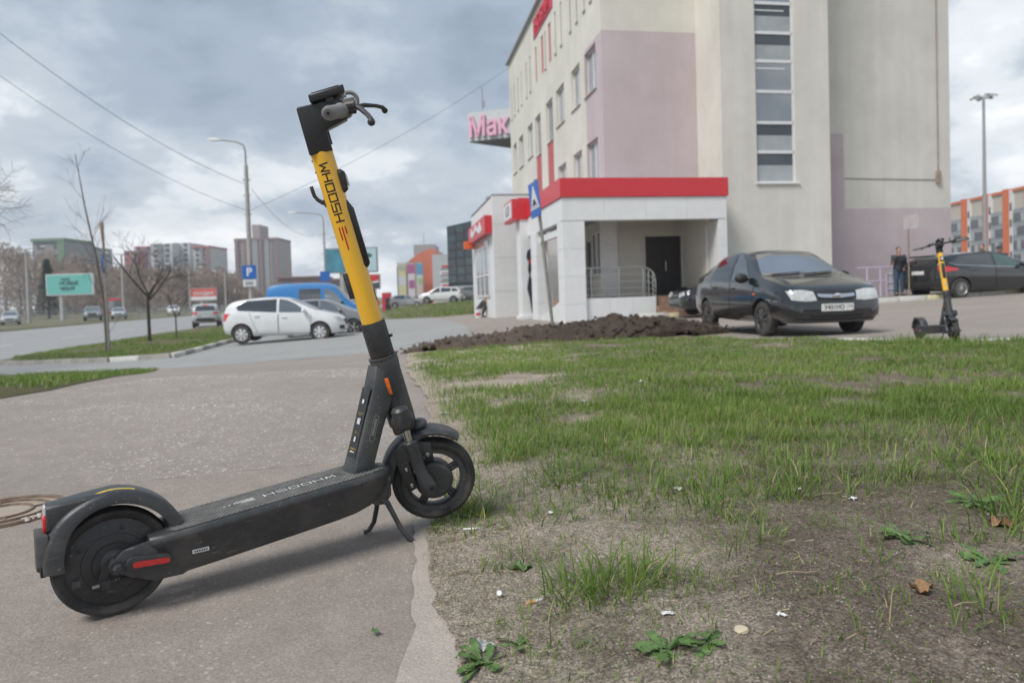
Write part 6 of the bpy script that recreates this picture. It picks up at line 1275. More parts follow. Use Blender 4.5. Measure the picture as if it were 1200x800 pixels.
# ------------------------------------------------------------ bare trees
M_BARK = mat('dark_bark', (.055, .045, .038), .9, var=.35, scale=8); M_BARKL = mat('grey_brown_bark', (.13, .105, .085), .9, var=.3, scale=8); M_TWIG = mat('brown_twigs', (.27, .21, .175), .95, var=.3, scale=.1)
def grow(mb_t, mb_c, p, d, L, r, depth, rng, spread=.6, up=.15, minr=.004, thr=.02, n=4, segs=4):
    pts = [p]; q = Vector(p); dd = Vector(d).normalized()
    for i in range(segs):
        dd = (dd + Vector((rng.gauss(0, .10), rng.gauss(0, .10), rng.gauss(0, .06) + up * .12))).normalized(); q = q + dd * (L / segs); pts.append(tuple(q))
    rad = [r * (1 - .45 * i / segs) for i in range(segs + 1)]; (mb_t if r > thr else mb_c).tube(pts, [max(x, minr) for x in rad], 7 if r > thr else 3, cap=False)
    if depth <= 0: return
    k = n if depth > 1 else n + 1
    for i in range(k):
        t = rng.uniform(.35, 1.0); j = min(int(t * segs), segs - 1); b = Vector(pts[j]).lerp(Vector(pts[j + 1]), t * segs - j)
        o = Vector((rng.gauss(0, 1), rng.gauss(0, 1), rng.gauss(0, .5))); o = (o - dd * o.dot(dd)).normalized(); nd = (dd * (1 - spread * .5) + o * spread + Vector((0, 0, up))).normalized()
        grow(mb_t, mb_c, tuple(b), nd, L * rng.uniform(.5, .75), max(rad[-1] * .75, minr), depth - 1, rng, spread, up, minr, thr, n, max(2, segs - 1))
def bare_tree(loc, seed, h, r, label, m=M_BARK, lean=(0, 0, 1), depth=4, spread=.7, up=.15, n=4, name='bare_tree', tf=.4):
    rng = random.Random(seed); R = empty(name, loc, 0, label, 'tree'); t, c = MB(), MB(); L = h * tf; d = Vector(lean).normalized()
    pts = [(0, 0, -.2), tuple(d * L * .5), tuple(d * L)]; t.tube(pts, [r * 1.15, r, r * .85], 10, cap=False)
    for i in range(n + 1): a = 2 * PI * i / (n + 1) + rng.uniform(-.4, .4); grow(t, c, tuple(d * L * rng.uniform(.8, 1)), (math.cos(a) * spread, math.sin(a) * spread, rng.uniform(.5, 1.1)), h * rng.uniform(.32, .45), r * .6, depth - 1, rng, spread, up, n=n)
    t.build('trunk', m, R, 60, weld=False); c.build('crown', m, R, 0, weld=False); return R
bare_tree((-17.3, 32.5, -1.05), 4, 5.6, .075, 'dark pollarded bare tree on the grass island', depth=4, spread=.85, up=.2, n=4, tf=.42)
bare_tree((-16.9, 34.3, -1.05), 9, 3.0, .04, 'slim bare sapling just right of the dark pollarded tree', m=M_BARKL, depth=2, spread=.4, up=.5, n=3)
p = at(126, 417, 25.3); q = at(88, 180, 25.3); sap = empty('bare_sapling', (p.x, p.y, p.z), 0, 'very tall thin leaning bare sapling beside the thin road sign', 'tree'); rng = random.Random(2); d = q - p; t, c = MB(), MB()
t.tube([(0, 0, -.1), tuple(d * .25 + Vector((.18, 0, 0))), tuple(d * .5 + Vector((.16, 0, 0))), tuple(d * .75 + Vector((.04, 0, 0))), tuple(d)], [.06, .048, .036, .025, .010], 8)
for k in range(11): f = rng.uniform(.08, .95); b = d * f + Vector((.14 * (1 - abs(f - .4)), 0, 0)); s = rng.choice((-1, 1)); grow(t, c, tuple(b), (s * .6, rng.uniform(-.3, .3), .8), rng.uniform(.5, 1.7) * (1.2 - f * .6), .010, 1, rng, .5, .3, n=3, minr=.004)
t.build('trunk', M_BARKL, sap, 60, weld=False); c.build('crown', M_BARKL, sap, 0, weld=False)
bare_tree((-17.0, 17.6, -1.1), 12, 7.6, .16, 'bare tree at the left edge whose branches reach into the sky', m=M_BARKL, depth=5, spread=.8, up=.1, n=4, tf=.45)
p = at(-22, 380, 60)
# wood beyond the avenue: one brown mass of bare trees
w = MB(); rng = random.Random(21)
for k in range(150):
    Y = rng.uniform(160, 215); px = rng.uniform(-160, 300); X = (px - 600) / 800 * Y; hor = 362 - .032 * px; yt = float(np.interp(px, [-160, 20, 90, 130, 240, 300], [285, 296, 306, 318, 322, 332])) + rng.gauss(0, 5); h = 1.92 + (hor - yt) * Y / 800
    base = Vector((X, Y, -1.2)); w.tube([tuple(base), tuple(base + Vector((rng.uniform(-.3, .3), 0, h * .7)))], [.16, .06], 4, cap=False)
    for j in range(420):
        t = rng.random() ** .7; z = h * (.08 + .92 * t); rr = 2.6 * (.35 + math.sin(PI * min(1, t * .85 + .1)) * .8); a = rng.uniform(0, 6.28); s = base + Vector((math.cos(a) * rr * rng.random() ** .5, math.sin(a) * rr * rng.random() ** .5, z)); v = Vector((rng.gauss(0, .4), rng.gauss(0, .3), rng.uniform(.3, 1.0))) * rng.uniform(.7, 1.7); n = v.cross(Vector((rng.gauss(0, .2), 1, rng.gauss(0, .2)))).normalized() * rng.uniform(.04, .17)
        w.add([tuple(s - n), tuple(s + n), tuple(s + v)], [(0, 1, 2)])
o = w.build('bare_wood', M_TWIG, None, 0, weld=False); tag(o, kind='stuff'); 
p = at(58, 372, 112); cf = empty('conifer', (p.x, p.y, -1.1), 0, 'single dark green conifer among the brown bare trees', 'tree'); MB().tube([(0, 0, -.2), (0, 0, 9.5)], [.2, .03], 8).build('trunk', M_BARK, cf); c = MB(); rng = random.Random(8)
for j in range(2600):
    t = rng.random() ** .8; z = .8 + 9 * t; R_ = 2.1 * (1 - t) + .12; a = rng.uniform(0, 6.28); q = R_ * rng.uniform(.25, 1); s = Vector((math.cos(a) * q, math.sin(a) * q, z - q * .25)); v = Vector((math.cos(a), math.sin(a), -.35)) * rng.uniform(.25, .6); n = Vector((-math.sin(a), math.cos(a), rng.gauss(0, .4))) * .11; c.add([tuple(s - n), tuple(s + n), tuple(s + v)], [(0, 1, 2)])
c.build('crown', mat('conifer_green', (.03, .055, .035), .9, var=.4, scale=2), cf, 0, weld=False)
# dark bushes at the foot of the lawns by the far road
# fence along the far side of the avenue
fn = empty('avenue_fence', (0, 0, 0), 0, 'long grey metal railing along the far side of the avenue', 'fence'); fm = mat('fence_grey', (.30, .31, .32), .6)
F0, F1 = Vector((-100, 60, -1.1)), Vector((-50.6, 122, -1.1)); L = (F1 - F0).length; n = int(L / 2.5); dv = (F1 - F0) / n; pmesh = MB().box(-.06, .06, -.06, .06, 0, 1.55).mesh('post'); rmesh = None; ang = math.atan2(dv.y, dv.x); bl = dv.length
bars = MB()
for i in range(10): bars.box(.2 + i * .23, .24 + i * .23, -.015, .015, .2, 1.4)
bmesh_ = bars.mesh('bars'); rme = MB().box(0, bl, -.025, .025, 1.38, 1.44).box(0, bl, -.025, .025, .18, .24).mesh('rail')
for i in range(n):
    p = F0 + dv * i
    for nm, me in (('post', pmesh), ('rail', rme), ('bars', bmesh_)):
        o = share_new(nm, me, fm, fn, Tr(*p) @ Rot(ang, 'Z'))
        if nm == 'bars': o['kind'] = 'stuff'

# ------------------------------------------------------------ far buildings
M_WINF = mat('far_window', (.10, .12, .14), .2, var=.3, scale=.3)
def block(px0, px1, py0, Y, dep, cols, label, storeys=0, cap=None, base=-2, name='apartment_block'):
    a, b = at(px0, py0, Y), at(px1, py0, Y); W = b.x - a.x; Hh = a.z - base; r = empty(name, (a.x, Y, base), 0, label, 'building'); MB().box(0, W, 0, dep, 0, Hh).build('wall', cols[0], r, 0)
    if storeys:
        wm = MB(); n = max(2, int(W / 4)); z0 = Hh - storeys * (Hh / storeys)
        for j in range(storeys):
            z = Hh - (j + 1) * min(3.0, Hh / storeys) + .7
            if z < 0: break
            for i in range(n): wm.box(W * (i + .28) / n, W * (i + .72) / n, -.08, .02, z, z + 1.5)
        o = wm.build('window', M_WINF, r, 0, weld=False); o['kind'] = 'stuff'
    for f0, f1, m in cols[1:]: MB().box(W * f0, W * f1, -.5, .0, 0, Hh + .1).build('bay', m, r, 0)
    if cap: MB().box(-.2, W + .2, -.6, dep, Hh + .11, Hh + .11 + cap[0]).build('roof', cap[1], r, 0)
    return r, W, Hh
M_T1 = mat('tower_beige', (.34, .29, .27), .9); M_T2 = mat('tower_brick', (.24, .15, .14), .9); M_T3 = mat('tower_grey', (.30, .30, .31), .9); M_T4 = mat('tower_white', (.52, .52, .52), .9); M_T5 = mat('tower_red', (.42, .14, .14), .9); M_T6 = mat('tower_dark', (.22, .22, .24), .9); M_T7 = mat('tower_green', (.18, .27, .18), .9)
r, W, Hh = block(275, 325, 283, 330, 20, [M_T1, (.0, .08, M_T2), (.20, .30, M_T2), (.42, .54, M_T3), (.58, .64, M_T2), (.70, .8, M_T3), (.92, 1, M_T2)], 'large beige and brick tower block behind the concrete street lamp', 16, (1.2, M_T2)); MB().box(W * .38, W * .56, 2, 14, Hh, Hh + 8).build('lift_tower', M_T1, r, 0)
block(226, 246, 291, 300, 18, [M_T4, (.45, .62, M_T6), (.75, 1.0, M_T2)], 'white tower with dark and brick bays left of the beige tower block', 12, (.8, M_T5))
block(145, 158, 294, 300, 14, [M_T5, (.85, 1, M_T6)], 'narrow bright red tower at the left end of the tower row', 10)
block(159, 173, 292, 310, 14, [M_T4, (.8, 1, M_T6)], 'white tower with red cap next to the bright red tower', 10, (1.0, M_T5))
block(176, 202, 286, 305, 16, [M_T4, (.35, .55, M_T6)], 'white tower with a dark middle bay, left of the pale twin tower', 13); block(203, 222, 285, 312, 16, [M_T4, (.0, .18, M_T6)], 'pale twin tower with dark left edge in the tower row', 13)
r_, W_, H_ = block(38, 76, 284, 210, 14, [M_T3, (.78, 1.0, M_T7)], 'low grey block with green end wall and roof above the wood', 6, (.9, M_T7)); block(80, 106, 290, 260, 14, [M_T3], 'plain grey block behind the thin sapling', 5)
# row of roofs behind the blue van
block(325, 372, 327, 170, 14, [M_T2], 'low brick red building behind the blue van', 2, (.4, M_T2)); block(372, 404, 330, 190, 12, [M_T1], 'low beige building between the blue van and the scooter', 2, (.6, M_T2))
# shopping centre
M_OR = mat('orange_panel', (.58, .18, .11), .5, var=.05, scale=.3); M_SHG = mat('grey_panel', (.50, .51, .52), .6, var=.04, scale=.3)
a, b = at(474, 294, 112), at(506, 294, 108); sc_ = empty('shopping_centre', (a.x, a.y, -.4), 0, 'orange fronted shopping centre with a rack of tall banners', 'building'); Wm = b.x - a.x; Hm = a.z + .4
MB().loft([[(x, y, z) for x, y in ((0, 0), (Wm, -4), (Wm + 1, 14), (0, 14))] for z in (-.8, 0)]).build('wall', M_OR, sc_, 0)
pf = [(0, 0), (Wm, 0), (Wm, Hm + .2), (Wm * .75, Hm + .1), (Wm * .45, Hm - .5), (Wm * .15, Hm - 1.6), (0, Hm - 2.4)]
MB().prism(pf, 0, 14, 'y').build('wall', M_OR, sc_, 0); MB().box(.8, Wm - .6, 5, 13, Hm - .5, Hm + 1.3).build('roof_house', M_GREYM, sc_, 0); MB().tube([(2.2, 8, Hm), (2.2, 8, Hm + 3.5)], .05, 5).build('antenna', M_GREYM, sc_)
MB().box(-1.3, -.15, -.6, 10, -.4, Hm - 2.6).build('dark_wing', M_T6, sc_, 0)
rk = MB()
for x in (-.9, .62, 2.0, 3.2): rk.box(x - .06, x + .06, -2.2, -2.05, 0, Hm - 2.0)
for z in (.9, Hm - 2.1): rk.box(-.9, 3.2, -2.2, -2.05, z - .06, z + .06)
rk.build('banner_frame', M_GREYM, sc_, 0)
BN = [(-.78, .45, [(.0, 1, (.58, .55, .33)), (.35, .62, (.58, .58, .6)), (.8, .97, (.4, .42, .36))]), (.75, 1.85, [(0, 1, (.62, .60, .63)), (.70, .98, (.38, .12, .27)), (.26, .50, (.38, .12, .27))]), (2.12, 3.1, [(0, 1, (.50, .62, .60)), (.66, .99, (.12, .32, .48)), (.10, .35, (.62, .45, .40)), (.40, .55, (.35, .50, .22))])]
for k, (x0, x1, bands) in enumerate(BN):
    z0, z1 = 1.0, Hm - 2.2; f = None
    for j, (f0, f1, c) in enumerate(bands):
        o = MB().box(x0 + (.15 if j > 1 else 0), x1 - (.1 if j > 1 else 0), -2.26 - j * .02, -2.245 - j * .02, z0 + (z1 - z0) * f0, z0 + (z1 - z0) * f1).build('banner' if j == 0 else 'print', mat(f'banner_{k}_{j}', c, .6, var=.06), f or sc_, 0); f = f or o
MB().box(Wm, Wm + 5.5, -4, 12, -.8, Hm - 1.0).build('wall', M_SHG, sc_, 0)
for j, (z, m) in enumerate(((.62, M_SHG), (.50, M_SWHITE), (.38, M_SHG), (.27, M_SWHITE), (.16, mat('shop_green', (.2, .5, .36), .5)))):
    sb = MB().box(Wm + 1.2, Wm + 3.9, -4.12, -4.01, Hm * z, Hm * (z + .08)).build('shop_sign', m, sc_, 0); MB().box(Wm + 1.5, Wm + 3.5, -4.16, -4.13, Hm * (z + .022), Hm * (z + .055)).build('print', (M_RED, mat('pale_ink', (.5, .35, .35), .6), M_GREYM, M_RED, M_SWHITE)[j], sb, 0)
a, b = at(523.5, 270, 88), at(585, 250, 84); gl = empty('glass_office', (a.x, a.y, -.4), 0, 'dark glass fronted building between the shopping centre and the white shopfront', 'building'); Wg = b.x - a.x + 3; Hg = a.z + .9
MB().prism([(0, -.5), (Wg, -.5), (Wg, Hg + 1.9), (0, Hg)], .15, 12, 'y').build('wall', mat('dark_curtain_wall', (.03, .04, .045), .3), gl, 0)
pm = MB().box(.0, 1, .0, .05, 0, 1).mesh('pane'); nx_, nz_ = 9, 7
for i in range(nx_):
    for j in range(nz_):
        x0, x1 = Wg * i / nx_, Wg * (i + 1) / nx_; top = Hg + 1.9 * (x0 / Wg); z0, z1 = 2.6 + (top - 2.6) * j / nz_, 2.6 + (top - 2.6) * (j + 1) / nz_
        share_new('pane', pm, M_GLASS if (i * 7 + j * 3) % 5 else M_GLASSL if False else mat('teal_glass', (.05, .085, .085), .08, var=.2, spec=.8), gl, Tr(x0 + .06, .05, z0 + .05) @ Matrix.Diagonal((x1 - x0 - .1, 1, z1 - z0 - .1, 1)))
MB().box(.6, Wg, -.8, .1, -.5, 2.2).build('ground_floor', M_SHG, gl, 0); MB().box(1.5, Wg, -.85, -.81, .2, 1.2).build('shop_window', M_GLASS, gl, 0)
# parked cars by the shopping centre, tiny
for px, lab, m in ((452 + 24, 'pale car left of the white sport utility car', M_CARSILV), (541, 'silver car right of the white sport utility car', M_CARSILV), (556, 'grey car just left of the white shopfront', M_CARGREY)):
    p = at(px, 352, 84); make_car('parked_car', HATCH, m, lab, 'car', (p.x, p.y, gz(p.x, p.y) + .1), .1, 1.05, 'cars at the shopping centre')
# orange and cream apartments on the right
M_APO = mat('apartment_orange', (.66, .17, .06), .7, var=.04, scale=.2); M_APC = mat('apartment_cream', (.52, .47, .40), .85, var=.05, scale=.2)
ap = empty('apartment_block', (0, 0, 0), 0, 'long cream and orange apartment block at the right edge of the picture', 'building')
def apx(px): Yq = 79.09 / ((px - 600) / 800 - .0909); return Vector((79.09 + .0909 * Yq, Yq, 0))
P0 = apx(1106); P1 = apx(1290); e = (P1 - P0); Lf = e.length; e /= Lf; an = math.atan2(e.y, e.x); ap.location = P0; ap.rotation_euler.z = an; HA = 15.9
MB().box(0, Lf, .0, 14, -1, HA).build('wall', M_APC, ap, 0); MB().box(-.1, Lf, -.25, 14, HA, HA + .5).build('roof', M_APO, ap, 0)
def sx_(px): return (apx(px) - P0).length
wpm = MB().box(0, 1, -.06, .02, 0, 1).mesh('pane')
edges = [1106, 1117, 1132, 1136, 1141, 1157, 1160, 1165, 1181, 1185, 1191, 1207, 1212, 1219, 1238, 1244, 1252, 1275, 1282]
for i0 in (1117, 1141, 1165, 1191, 1219, 1252):
    i1 = {1117: 1131, 1141: 1156, 1165: 1180, 1191: 1206, 1219: 1237, 1252: 1274}[i0]; a_, b_ = sx_(i0) + .3, sx_(i1); bal = MB().box(a_, b_, -.5, -.01, .2, HA - 3.2).build('balcony_stack', mat('balcony_grey', (.30, .32, .33), .5, var=.1, scale=.4), ap, 0)
    for j in range(5):
        for k in range(3): share_new('pane', wpm, M_GLASS if (j + k) % 3 else M_GLASSL, bal, Tr(a_ + (b_ - a_) * (k + .08) / 3, -.52, .6 + j * 2.45) @ Matrix.Diagonal(((b_ - a_) / 3 * .84, 1, 1.55, 1)))
for c0, c1 in ((1132, 1136), (1157, 1160.5), (1181, 1185), (1207, 1212), (1238, 1244), (1275, 1282)):
    MB().box(sx_(c0), sx_(c1), -.7, .0, -.5, HA + .6).build('orange_pilaster', M_APO, ap, 0); s2 = sx_(c1) + .25; q = MB().box(s2, s2 + .95, -.3, -.0, -.5, HA + .3).build('white_strip', M_SWHITE, ap, 0)
    for j in range(5): share_new('pane', wpm, M_GLASS, q, Tr(s2 + .3, -.34, 1 + j * 2.9) @ Matrix.Diagonal((.5, 1, 1.3, 1)))
# ------------------------------------------------------------ grass, weeds, litter, stones
GX = lambda y: np.interp(y, [p[1] for p in EDGE], [p[0] for p in EDGE])
def grass_mat(name, a, b, dry):
    m = bpy.data.materials.new(name); m.use_nodes = True; N = m.node_tree.nodes; L = m.node_tree.links; bs = N['Principled BSDF']; bs.inputs['Roughness'].default_value = .55; bs.inputs['Specular IOR Level'].default_value = .3
    at_ = N.new('ShaderNodeAttribute'); at_.attribute_name = 'tone'; r = N.new('ShaderNodeValToRGB'); e = r.color_ramp.elements; e[0].color = (*a, 1); e[1].color = (*b, 1); e[1].position = .86; q = e.new(.93); q.color = (*dry, 1); L.new(at_.outputs['Fac'], r.inputs[0]); L.new(r.outputs[0], bs.inputs['Base Color'])
    tr = N.new('ShaderNodeBsdfTranslucent'); L.new(r.outputs[0], tr.inputs[0]); mx = N.new('ShaderNodeMixShader'); mx.inputs[0].default_value = .35; L.new(bs.outputs[0], mx.inputs[1]); L.new(tr.outputs[0], mx.inputs[2]); L.new(mx.outputs[0], N['Material Output'].inputs[0]); MATS[name] = m; return m
M_GRASS = grass_mat('grass_blade', (.083, .153, .028), (.23, .335, .068), (.46, .39, .20))
def blades(name, X, Y, Zf, Ln, Wd, seed, m=None, bend=.55, tone=None, az=None):
    r = np.random.default_rng(seed); n = len(X); az = r.uniform(0, 2 * PI, n) if az is None else az + r.normal(0, .5, n); lean = np.clip(r.normal(.62, .38, n), .03, 1.45) * (bend / .55)
    L = Ln; Z = Zf
    dx, dy = np.cos(az), np.sin(az); px, py = -dy, dx
    cols = []
    for t, w in ((0, 1.0), (.4, .85), (.75, .55), (1.0, 0.08)):
        hz = L * t * np.cos(lean * t * .8); ho = L * t * np.sin(lean * (.35 + .75 * t))
        for s in (-1, 1): cols.append(np.stack([X + dx * ho + px * Wd * w * s, Y + dy * ho + py * Wd * w * s, Z + hz], 1))
    V = np.stack(cols, 1).reshape(-1, 3); k = np.arange(n)[:, None] * 8
    Fq = np.concatenate([k + np.array([[0, 1, 3, 2]]), k + np.array([[2, 3, 5, 4]]), k + np.array([[4, 5, 7, 6]])], 1).reshape(-1, 4)
    me = bpy.data.meshes.new(name); me.vertices.add(len(V)); me.vertices.foreach_set('co', V.ravel().astype(np.float32)); nf = len(Fq); me.loops.add(nf * 4); me.loops.foreach_set('vertex_index', Fq.ravel().astype(np.int32)); me.polygons.add(nf); me.polygons.foreach_set('loop_start', np.arange(nf, dtype=np.int32) * 4); me.polygons.foreach_set('loop_total', np.full(nf, 4, np.int32)); me.update()
    a = me.attributes.new('tone', 'FLOAT', 'POINT'); tn = r.random(n) if tone is None else np.clip(tone + r.normal(0, .16, n), 0, .9); dry = r.random(n) < .06; tn = np.where(dry, 1.0, np.clip(tn, 0, .88)); a.data.foreach_set('value', np.repeat(tn, 8).astype(np.float32))
    me.materials.append(m or M_GRASS); o = bpy.data.objects.new(name, me); COL.objects.link(o); tag(o, kind='stuff'); return o
def lawn_density(X, Y):
    n1 = fbm(X * 1.3 + 3, Y * 1.3, 5, 4); n2 = fbm(X * 3.1, Y * 3.1, 11, 3); gx = GX(Y)
    d = smst_a((Y - (2.35 - .25 * np.clip(X - .6, -1, .6) + (n1 - .5) * 1.7)) / 1.15)
    d = d * np.clip((X - gx - .02) / .25, 0, 1); left = smst_a(1 - (X - gx) / 1.5) * smst_a((7.5 - Y) / 3)
    thr = .345 + .06 * left; d = d * smst_a((n1 * .5 + n2 * .5 - thr) / .11)
    return d
def smst_a(t): t = np.clip(t, 0, 1); return t * t * (3 - 2 * t)
def near_density(X, Y):
    n = fbm(X * 4 + 9, Y * 4, 31, 3); return .09 + .55 * smst_a((n - .5) / .14) + .5 * smst_a((Y - 2.0) / .5) * smst_a((n - .42) / .1)
xa = []; 
def scat(n, x0, x1, y0, y1, dens, seed):
    r = np.random.default_rng(seed); X = r.uniform(x0, x1, n); Y = r.uniform(y0, y1, n); k = r.random(n) < dens(X, Y); X, Y = X[k], Y[k]
    k = inside(LAWN, X, Y); return X[k], Y[k]
def zlawn(X, Y): return np.array([lawn_z(x, y) for x, y in zip(X, Y)])
def clumpy(X, Y, s): return fbm(X * 5, Y * 5, s, 2)
parts = []
for (n, x0, x1, y0, y1, Lm, wd, sd) in ((110000, -.6, 5.0, 1.9, 4.2, .050, .0015, 1), (86000, -1.3, 7.5, 4.2, 7.2, .043, .0021, 2), (62000, -2.0, 12, 7.2, 11, .040, .0030, 3), (14000, -2.2, 4.2, 11, 14.4, .05, .004, 4), (5000, 4.4, 9, 7.6, 8.6, .085, .0028, 6)):
    X, Y = scat(n, x0, x1, y0, y1, lawn_density, sd); c = clumpy(X, Y, sd + 50); r = np.random.default_rng(sd + 9); parts.append((X, Y, Lm * (.3 + c * 1.6) * r.uniform(.6, 1.25, len(X)), wd * r.uniform(.7, 1.4, len(X)), c))
X = np.concatenate([p[0] for p in parts]); Y = np.concatenate([p[1] for p in parts]); L_ = np.concatenate([p[2] for p in parts]); W_ = np.concatenate([p[3] for p in parts]); big = fbm(X * .9, Y * .9, 77, 3)
# keep the earth heap clear
axs = np.array(MOUND_AX); dm_ = np.min(np.hypot(X[:, None] - axs[None, :, 0], Y[:, None] - axs[None, :, 1]), 1); k = dm_ > .95; X, Y, L_, W_, big = X[k], Y[k], L_[k], W_[k], big[k]
blades('grass', X, Y, zlawn(X, Y) - .004, L_, W_, 5, tone=.18 + big * .75)
# sparse shoots and tufts on the bare foreground soil
X, Y = scat(30000, -.3, 3.2, 1.0, 3.0, near_density, 14); rr = np.random.default_rng(3); blades('sparse_shoots', X, Y, zlawn(X, Y) - .003, rr.uniform(.006, .030, len(X)), rr.uniform(.0007, .0016, len(X)), 8, tone=np.full(len(X), .45))
def tuft(x, y, n, R, L0, seed, w=.0016):
    n = int(n * .72); R = R * 1.25
    r = np.random.default_rng(seed); a = r.uniform(0, 2 * PI, n); q = R * r.random(n) ** .8; return x + q * np.cos(a) * 1.35, y + q * np.sin(a), r.uniform(.35, 1.1, n) * L0 * 1.15, r.uniform(.7, 1.4, n) * w, a
TUFTS = [(-.20, 2.12, 150, .07, .045, .0019), (-.13, 2.18, 110, .07, .05, .0017), (-.27, 2.05, 60, .05, .035, .0018), (.7, 2.35, 130, .12, .09, .0017), (1.0, 2.42, 130, .12, .085, .0017), (.2, 2.45, 150, .14, .075, .0017), (1.35, 2.35, 130, .12, .09, .0017), (.17, 1.53, 130, .07, .105, .0017), (.24, 1.50, 110, .06, .12, .0018), (.30, 1.56, 60, .06, .09, .0016), (.10, 1.50, 60, .05, .08, .0015), (.38, 1.50, 34, .05, .075, .0015), (.55, 1.72, 60, .06, .075, .0014), (.62, 1.78, 50, .05, .07, .0014), (.03, 2.05, 90, .09, .065, .0014), (.12, 2.12, 70, .08, .07, .0014), (-.12, 2.30, 120, .10, .05, .0016), (-.2, 2.2, 80, .06, .045, .0016), (.33, 2.25, 120, .10, .08, .0016), (.45, 2.3, 120, .1, .08, .0016),
  (1.42, 1.95, 160, .10, .12, .0018), (1.55, 1.85, 120, .1, .13, .0018), (1.28, 1.78, 90, .09, .08, .0016), (1.12, 1.72, 60, .06, .07, .0015), (.93, 1.34, 60, .05, .08, .0016), (1.0, 1.45, 40, .05, .07, .0015), (1.05, 1.28, 50, .05, .09, .0016), (.86, 1.62, 40, .04, .06, .0014), (1.6, 2.25, 150, .13, .11, .0018), (.8, 2.2, 90, .09, .075, .0016), (1.1, 2.25, 110, .1, .08, .0016), (.02, 1.75, 40, .05, .05, .0013), (-.02, 1.4, 30, .05, .06, .0014), (.05, 1.30, 40, .06, .05, .0014), (.42, 1.9, 40, .07, .05, .0013), (.66, 1.42, 18, .03, .05, .0013)]
rt = random.Random(99)
for _ in range(95):
    y_ = rt.uniform(1.95, 3.3); x_ = rt.uniform(-.25, .75 * y_ + .1)
    TUFTS.append((x_, y_, rt.randint(22, 110), rt.uniform(.04, .12), rt.uniform(.04, .085), rt.uniform(.0013, .0019)))
for _ in range(26):
    y_ = rt.uniform(1.2, 2.0); x_ = rt.uniform(-.1, .75 * y_)
    TUFTS.append((x_, y_, rt.randint(8, 32), rt.uniform(.02, .06), rt.uniform(.03, .06), rt.uniform(.0011, .0015)))
tp = [tuft(x, y, n, R, L0, 60 + i, w) for i, (x, y, n, R, L0, w) in enumerate(TUFTS)]
X = np.concatenate([p[0] for p in tp]); Y = np.concatenate([p[1] for p in tp]); k = X > GX(Y); X, Y = X[k], Y[k]
blades('grass_tufts', X, Y, zlawn(X, Y) - .004, np.concatenate([p[2] for p in tp])[k], np.concatenate([p[3] for p in tp])[k], 15, bend=1.0, tone=np.full(len(X), .42), az=np.concatenate([p[4] for p in tp])[k])
def side_grass(name, poly, n, bb, L0, w, dz, seed):
    r = np.random.default_rng(seed); X = r.uniform(bb[0], bb[1], n); Y = r.uniform(bb[2], bb[3], n); k = inside(poly, X, Y) & (r.random(n) < smst_a((fbm(X * .7, Y * .7, seed, 3) - .36) / .16)); X, Y = X[k], Y[k]
    blades(name, X, Y, np.array([gz(x, y) for x, y in zip(X, Y)]) + dz, L0 * r.uniform(.5, 1.3, len(X)), w * r.uniform(.7, 1.3, len(X)), seed, tone=.2 + fbm(X * .5, Y * .5, 3, 3) * .6)
side_grass('side_grass', WEDGE, 52000, (-14, -4, 5.5, 17.8), .06, .006, .018, 41); side_grass('island_grass', ISLAND, 42000, (-20, -9.7, 19.5, 46), .08, .010, .098, 42)
side_grass('far_grass', [(-8.0, 45), (-4.0, 40.4), (-1.0, 40.2), (6, 62), (6, 69), (-9.0, 70), (-11, 58)], 14000, (-11, 6, 40, 70), .12, .02, .02, 43)
# dandelion rosettes
M_DAND = mat('dandelion_leaf', (.085, .15, .04), .5, var=.35, scale=30); M_STALK = mat('dry_stalk', (.33, .26, .16), .85, var=.3, scale=20)
def leaf_mesh(seed, L, W):
    r = random.Random(seed); mb = MB(); n = 16; cv = r.uniform(.5, 1.1); sw = r.uniform(-.25, .25)
    for i in range(n + 1):
        t = i / n; lobe = 1.0 if i % 3 == 1 else (.62 if i % 3 == 2 else .30)
        w = W * (.22 + .78 * t ** .8) * (1 if t < .8 else max(0.02, (1 - t) / .2) ** .7) * (lobe if t < .78 else 1) * r.uniform(.8, 1.15); back = .012 * (i % 3 == 1) * L / .09
        z = L * cv * (.55 * t - .62 * t * t); x = L * t; y0 = sw * L * t * t
        mb.v += [(x - back, y0 - w, z + w * .25 + r.gauss(0, .001)), (x, y0, z), (x - back, y0 + w, z + w * .25 + r.gauss(0, .001))]
    for i in range(n): a = i * 3; mb.f += [(a, a + 3, a + 4, a + 1), (a + 1, a + 4, a + 5, a + 2)]
    return mb.mesh('leaf', weld=False)
LEAVES = [leaf_mesh(i, .060 + .010 * (i % 5), .0135 + .0012 * (i % 4)) for i in range(9)]
DN = [(.265, 1.25, 24, .68, 'leafy dandelion rosette at the bottom edge beside the grass tuft'), (.345, 1.255, 14, .6, 'smaller dandelion rosette at the bottom edge near the beige cap'), (-.08, 1.28, 18, .62, 'flattened dandelion rosette at the path edge under the clear plastic scrap'), (-.01, 1.33, 10, .6, 'small ragged dandelion rosette just right of the plastic scrap'), (1.00, 1.75, 18, .95, 'flat dandelion rosette in the middle of the bare soil on the right'), (1.12, 1.60, 12, .8, 'small dandelion rosette near the right edge of the bare soil'), (1.36, 2.02, 14, .9, 'dandelion rosette in tall grass at the right edge')]
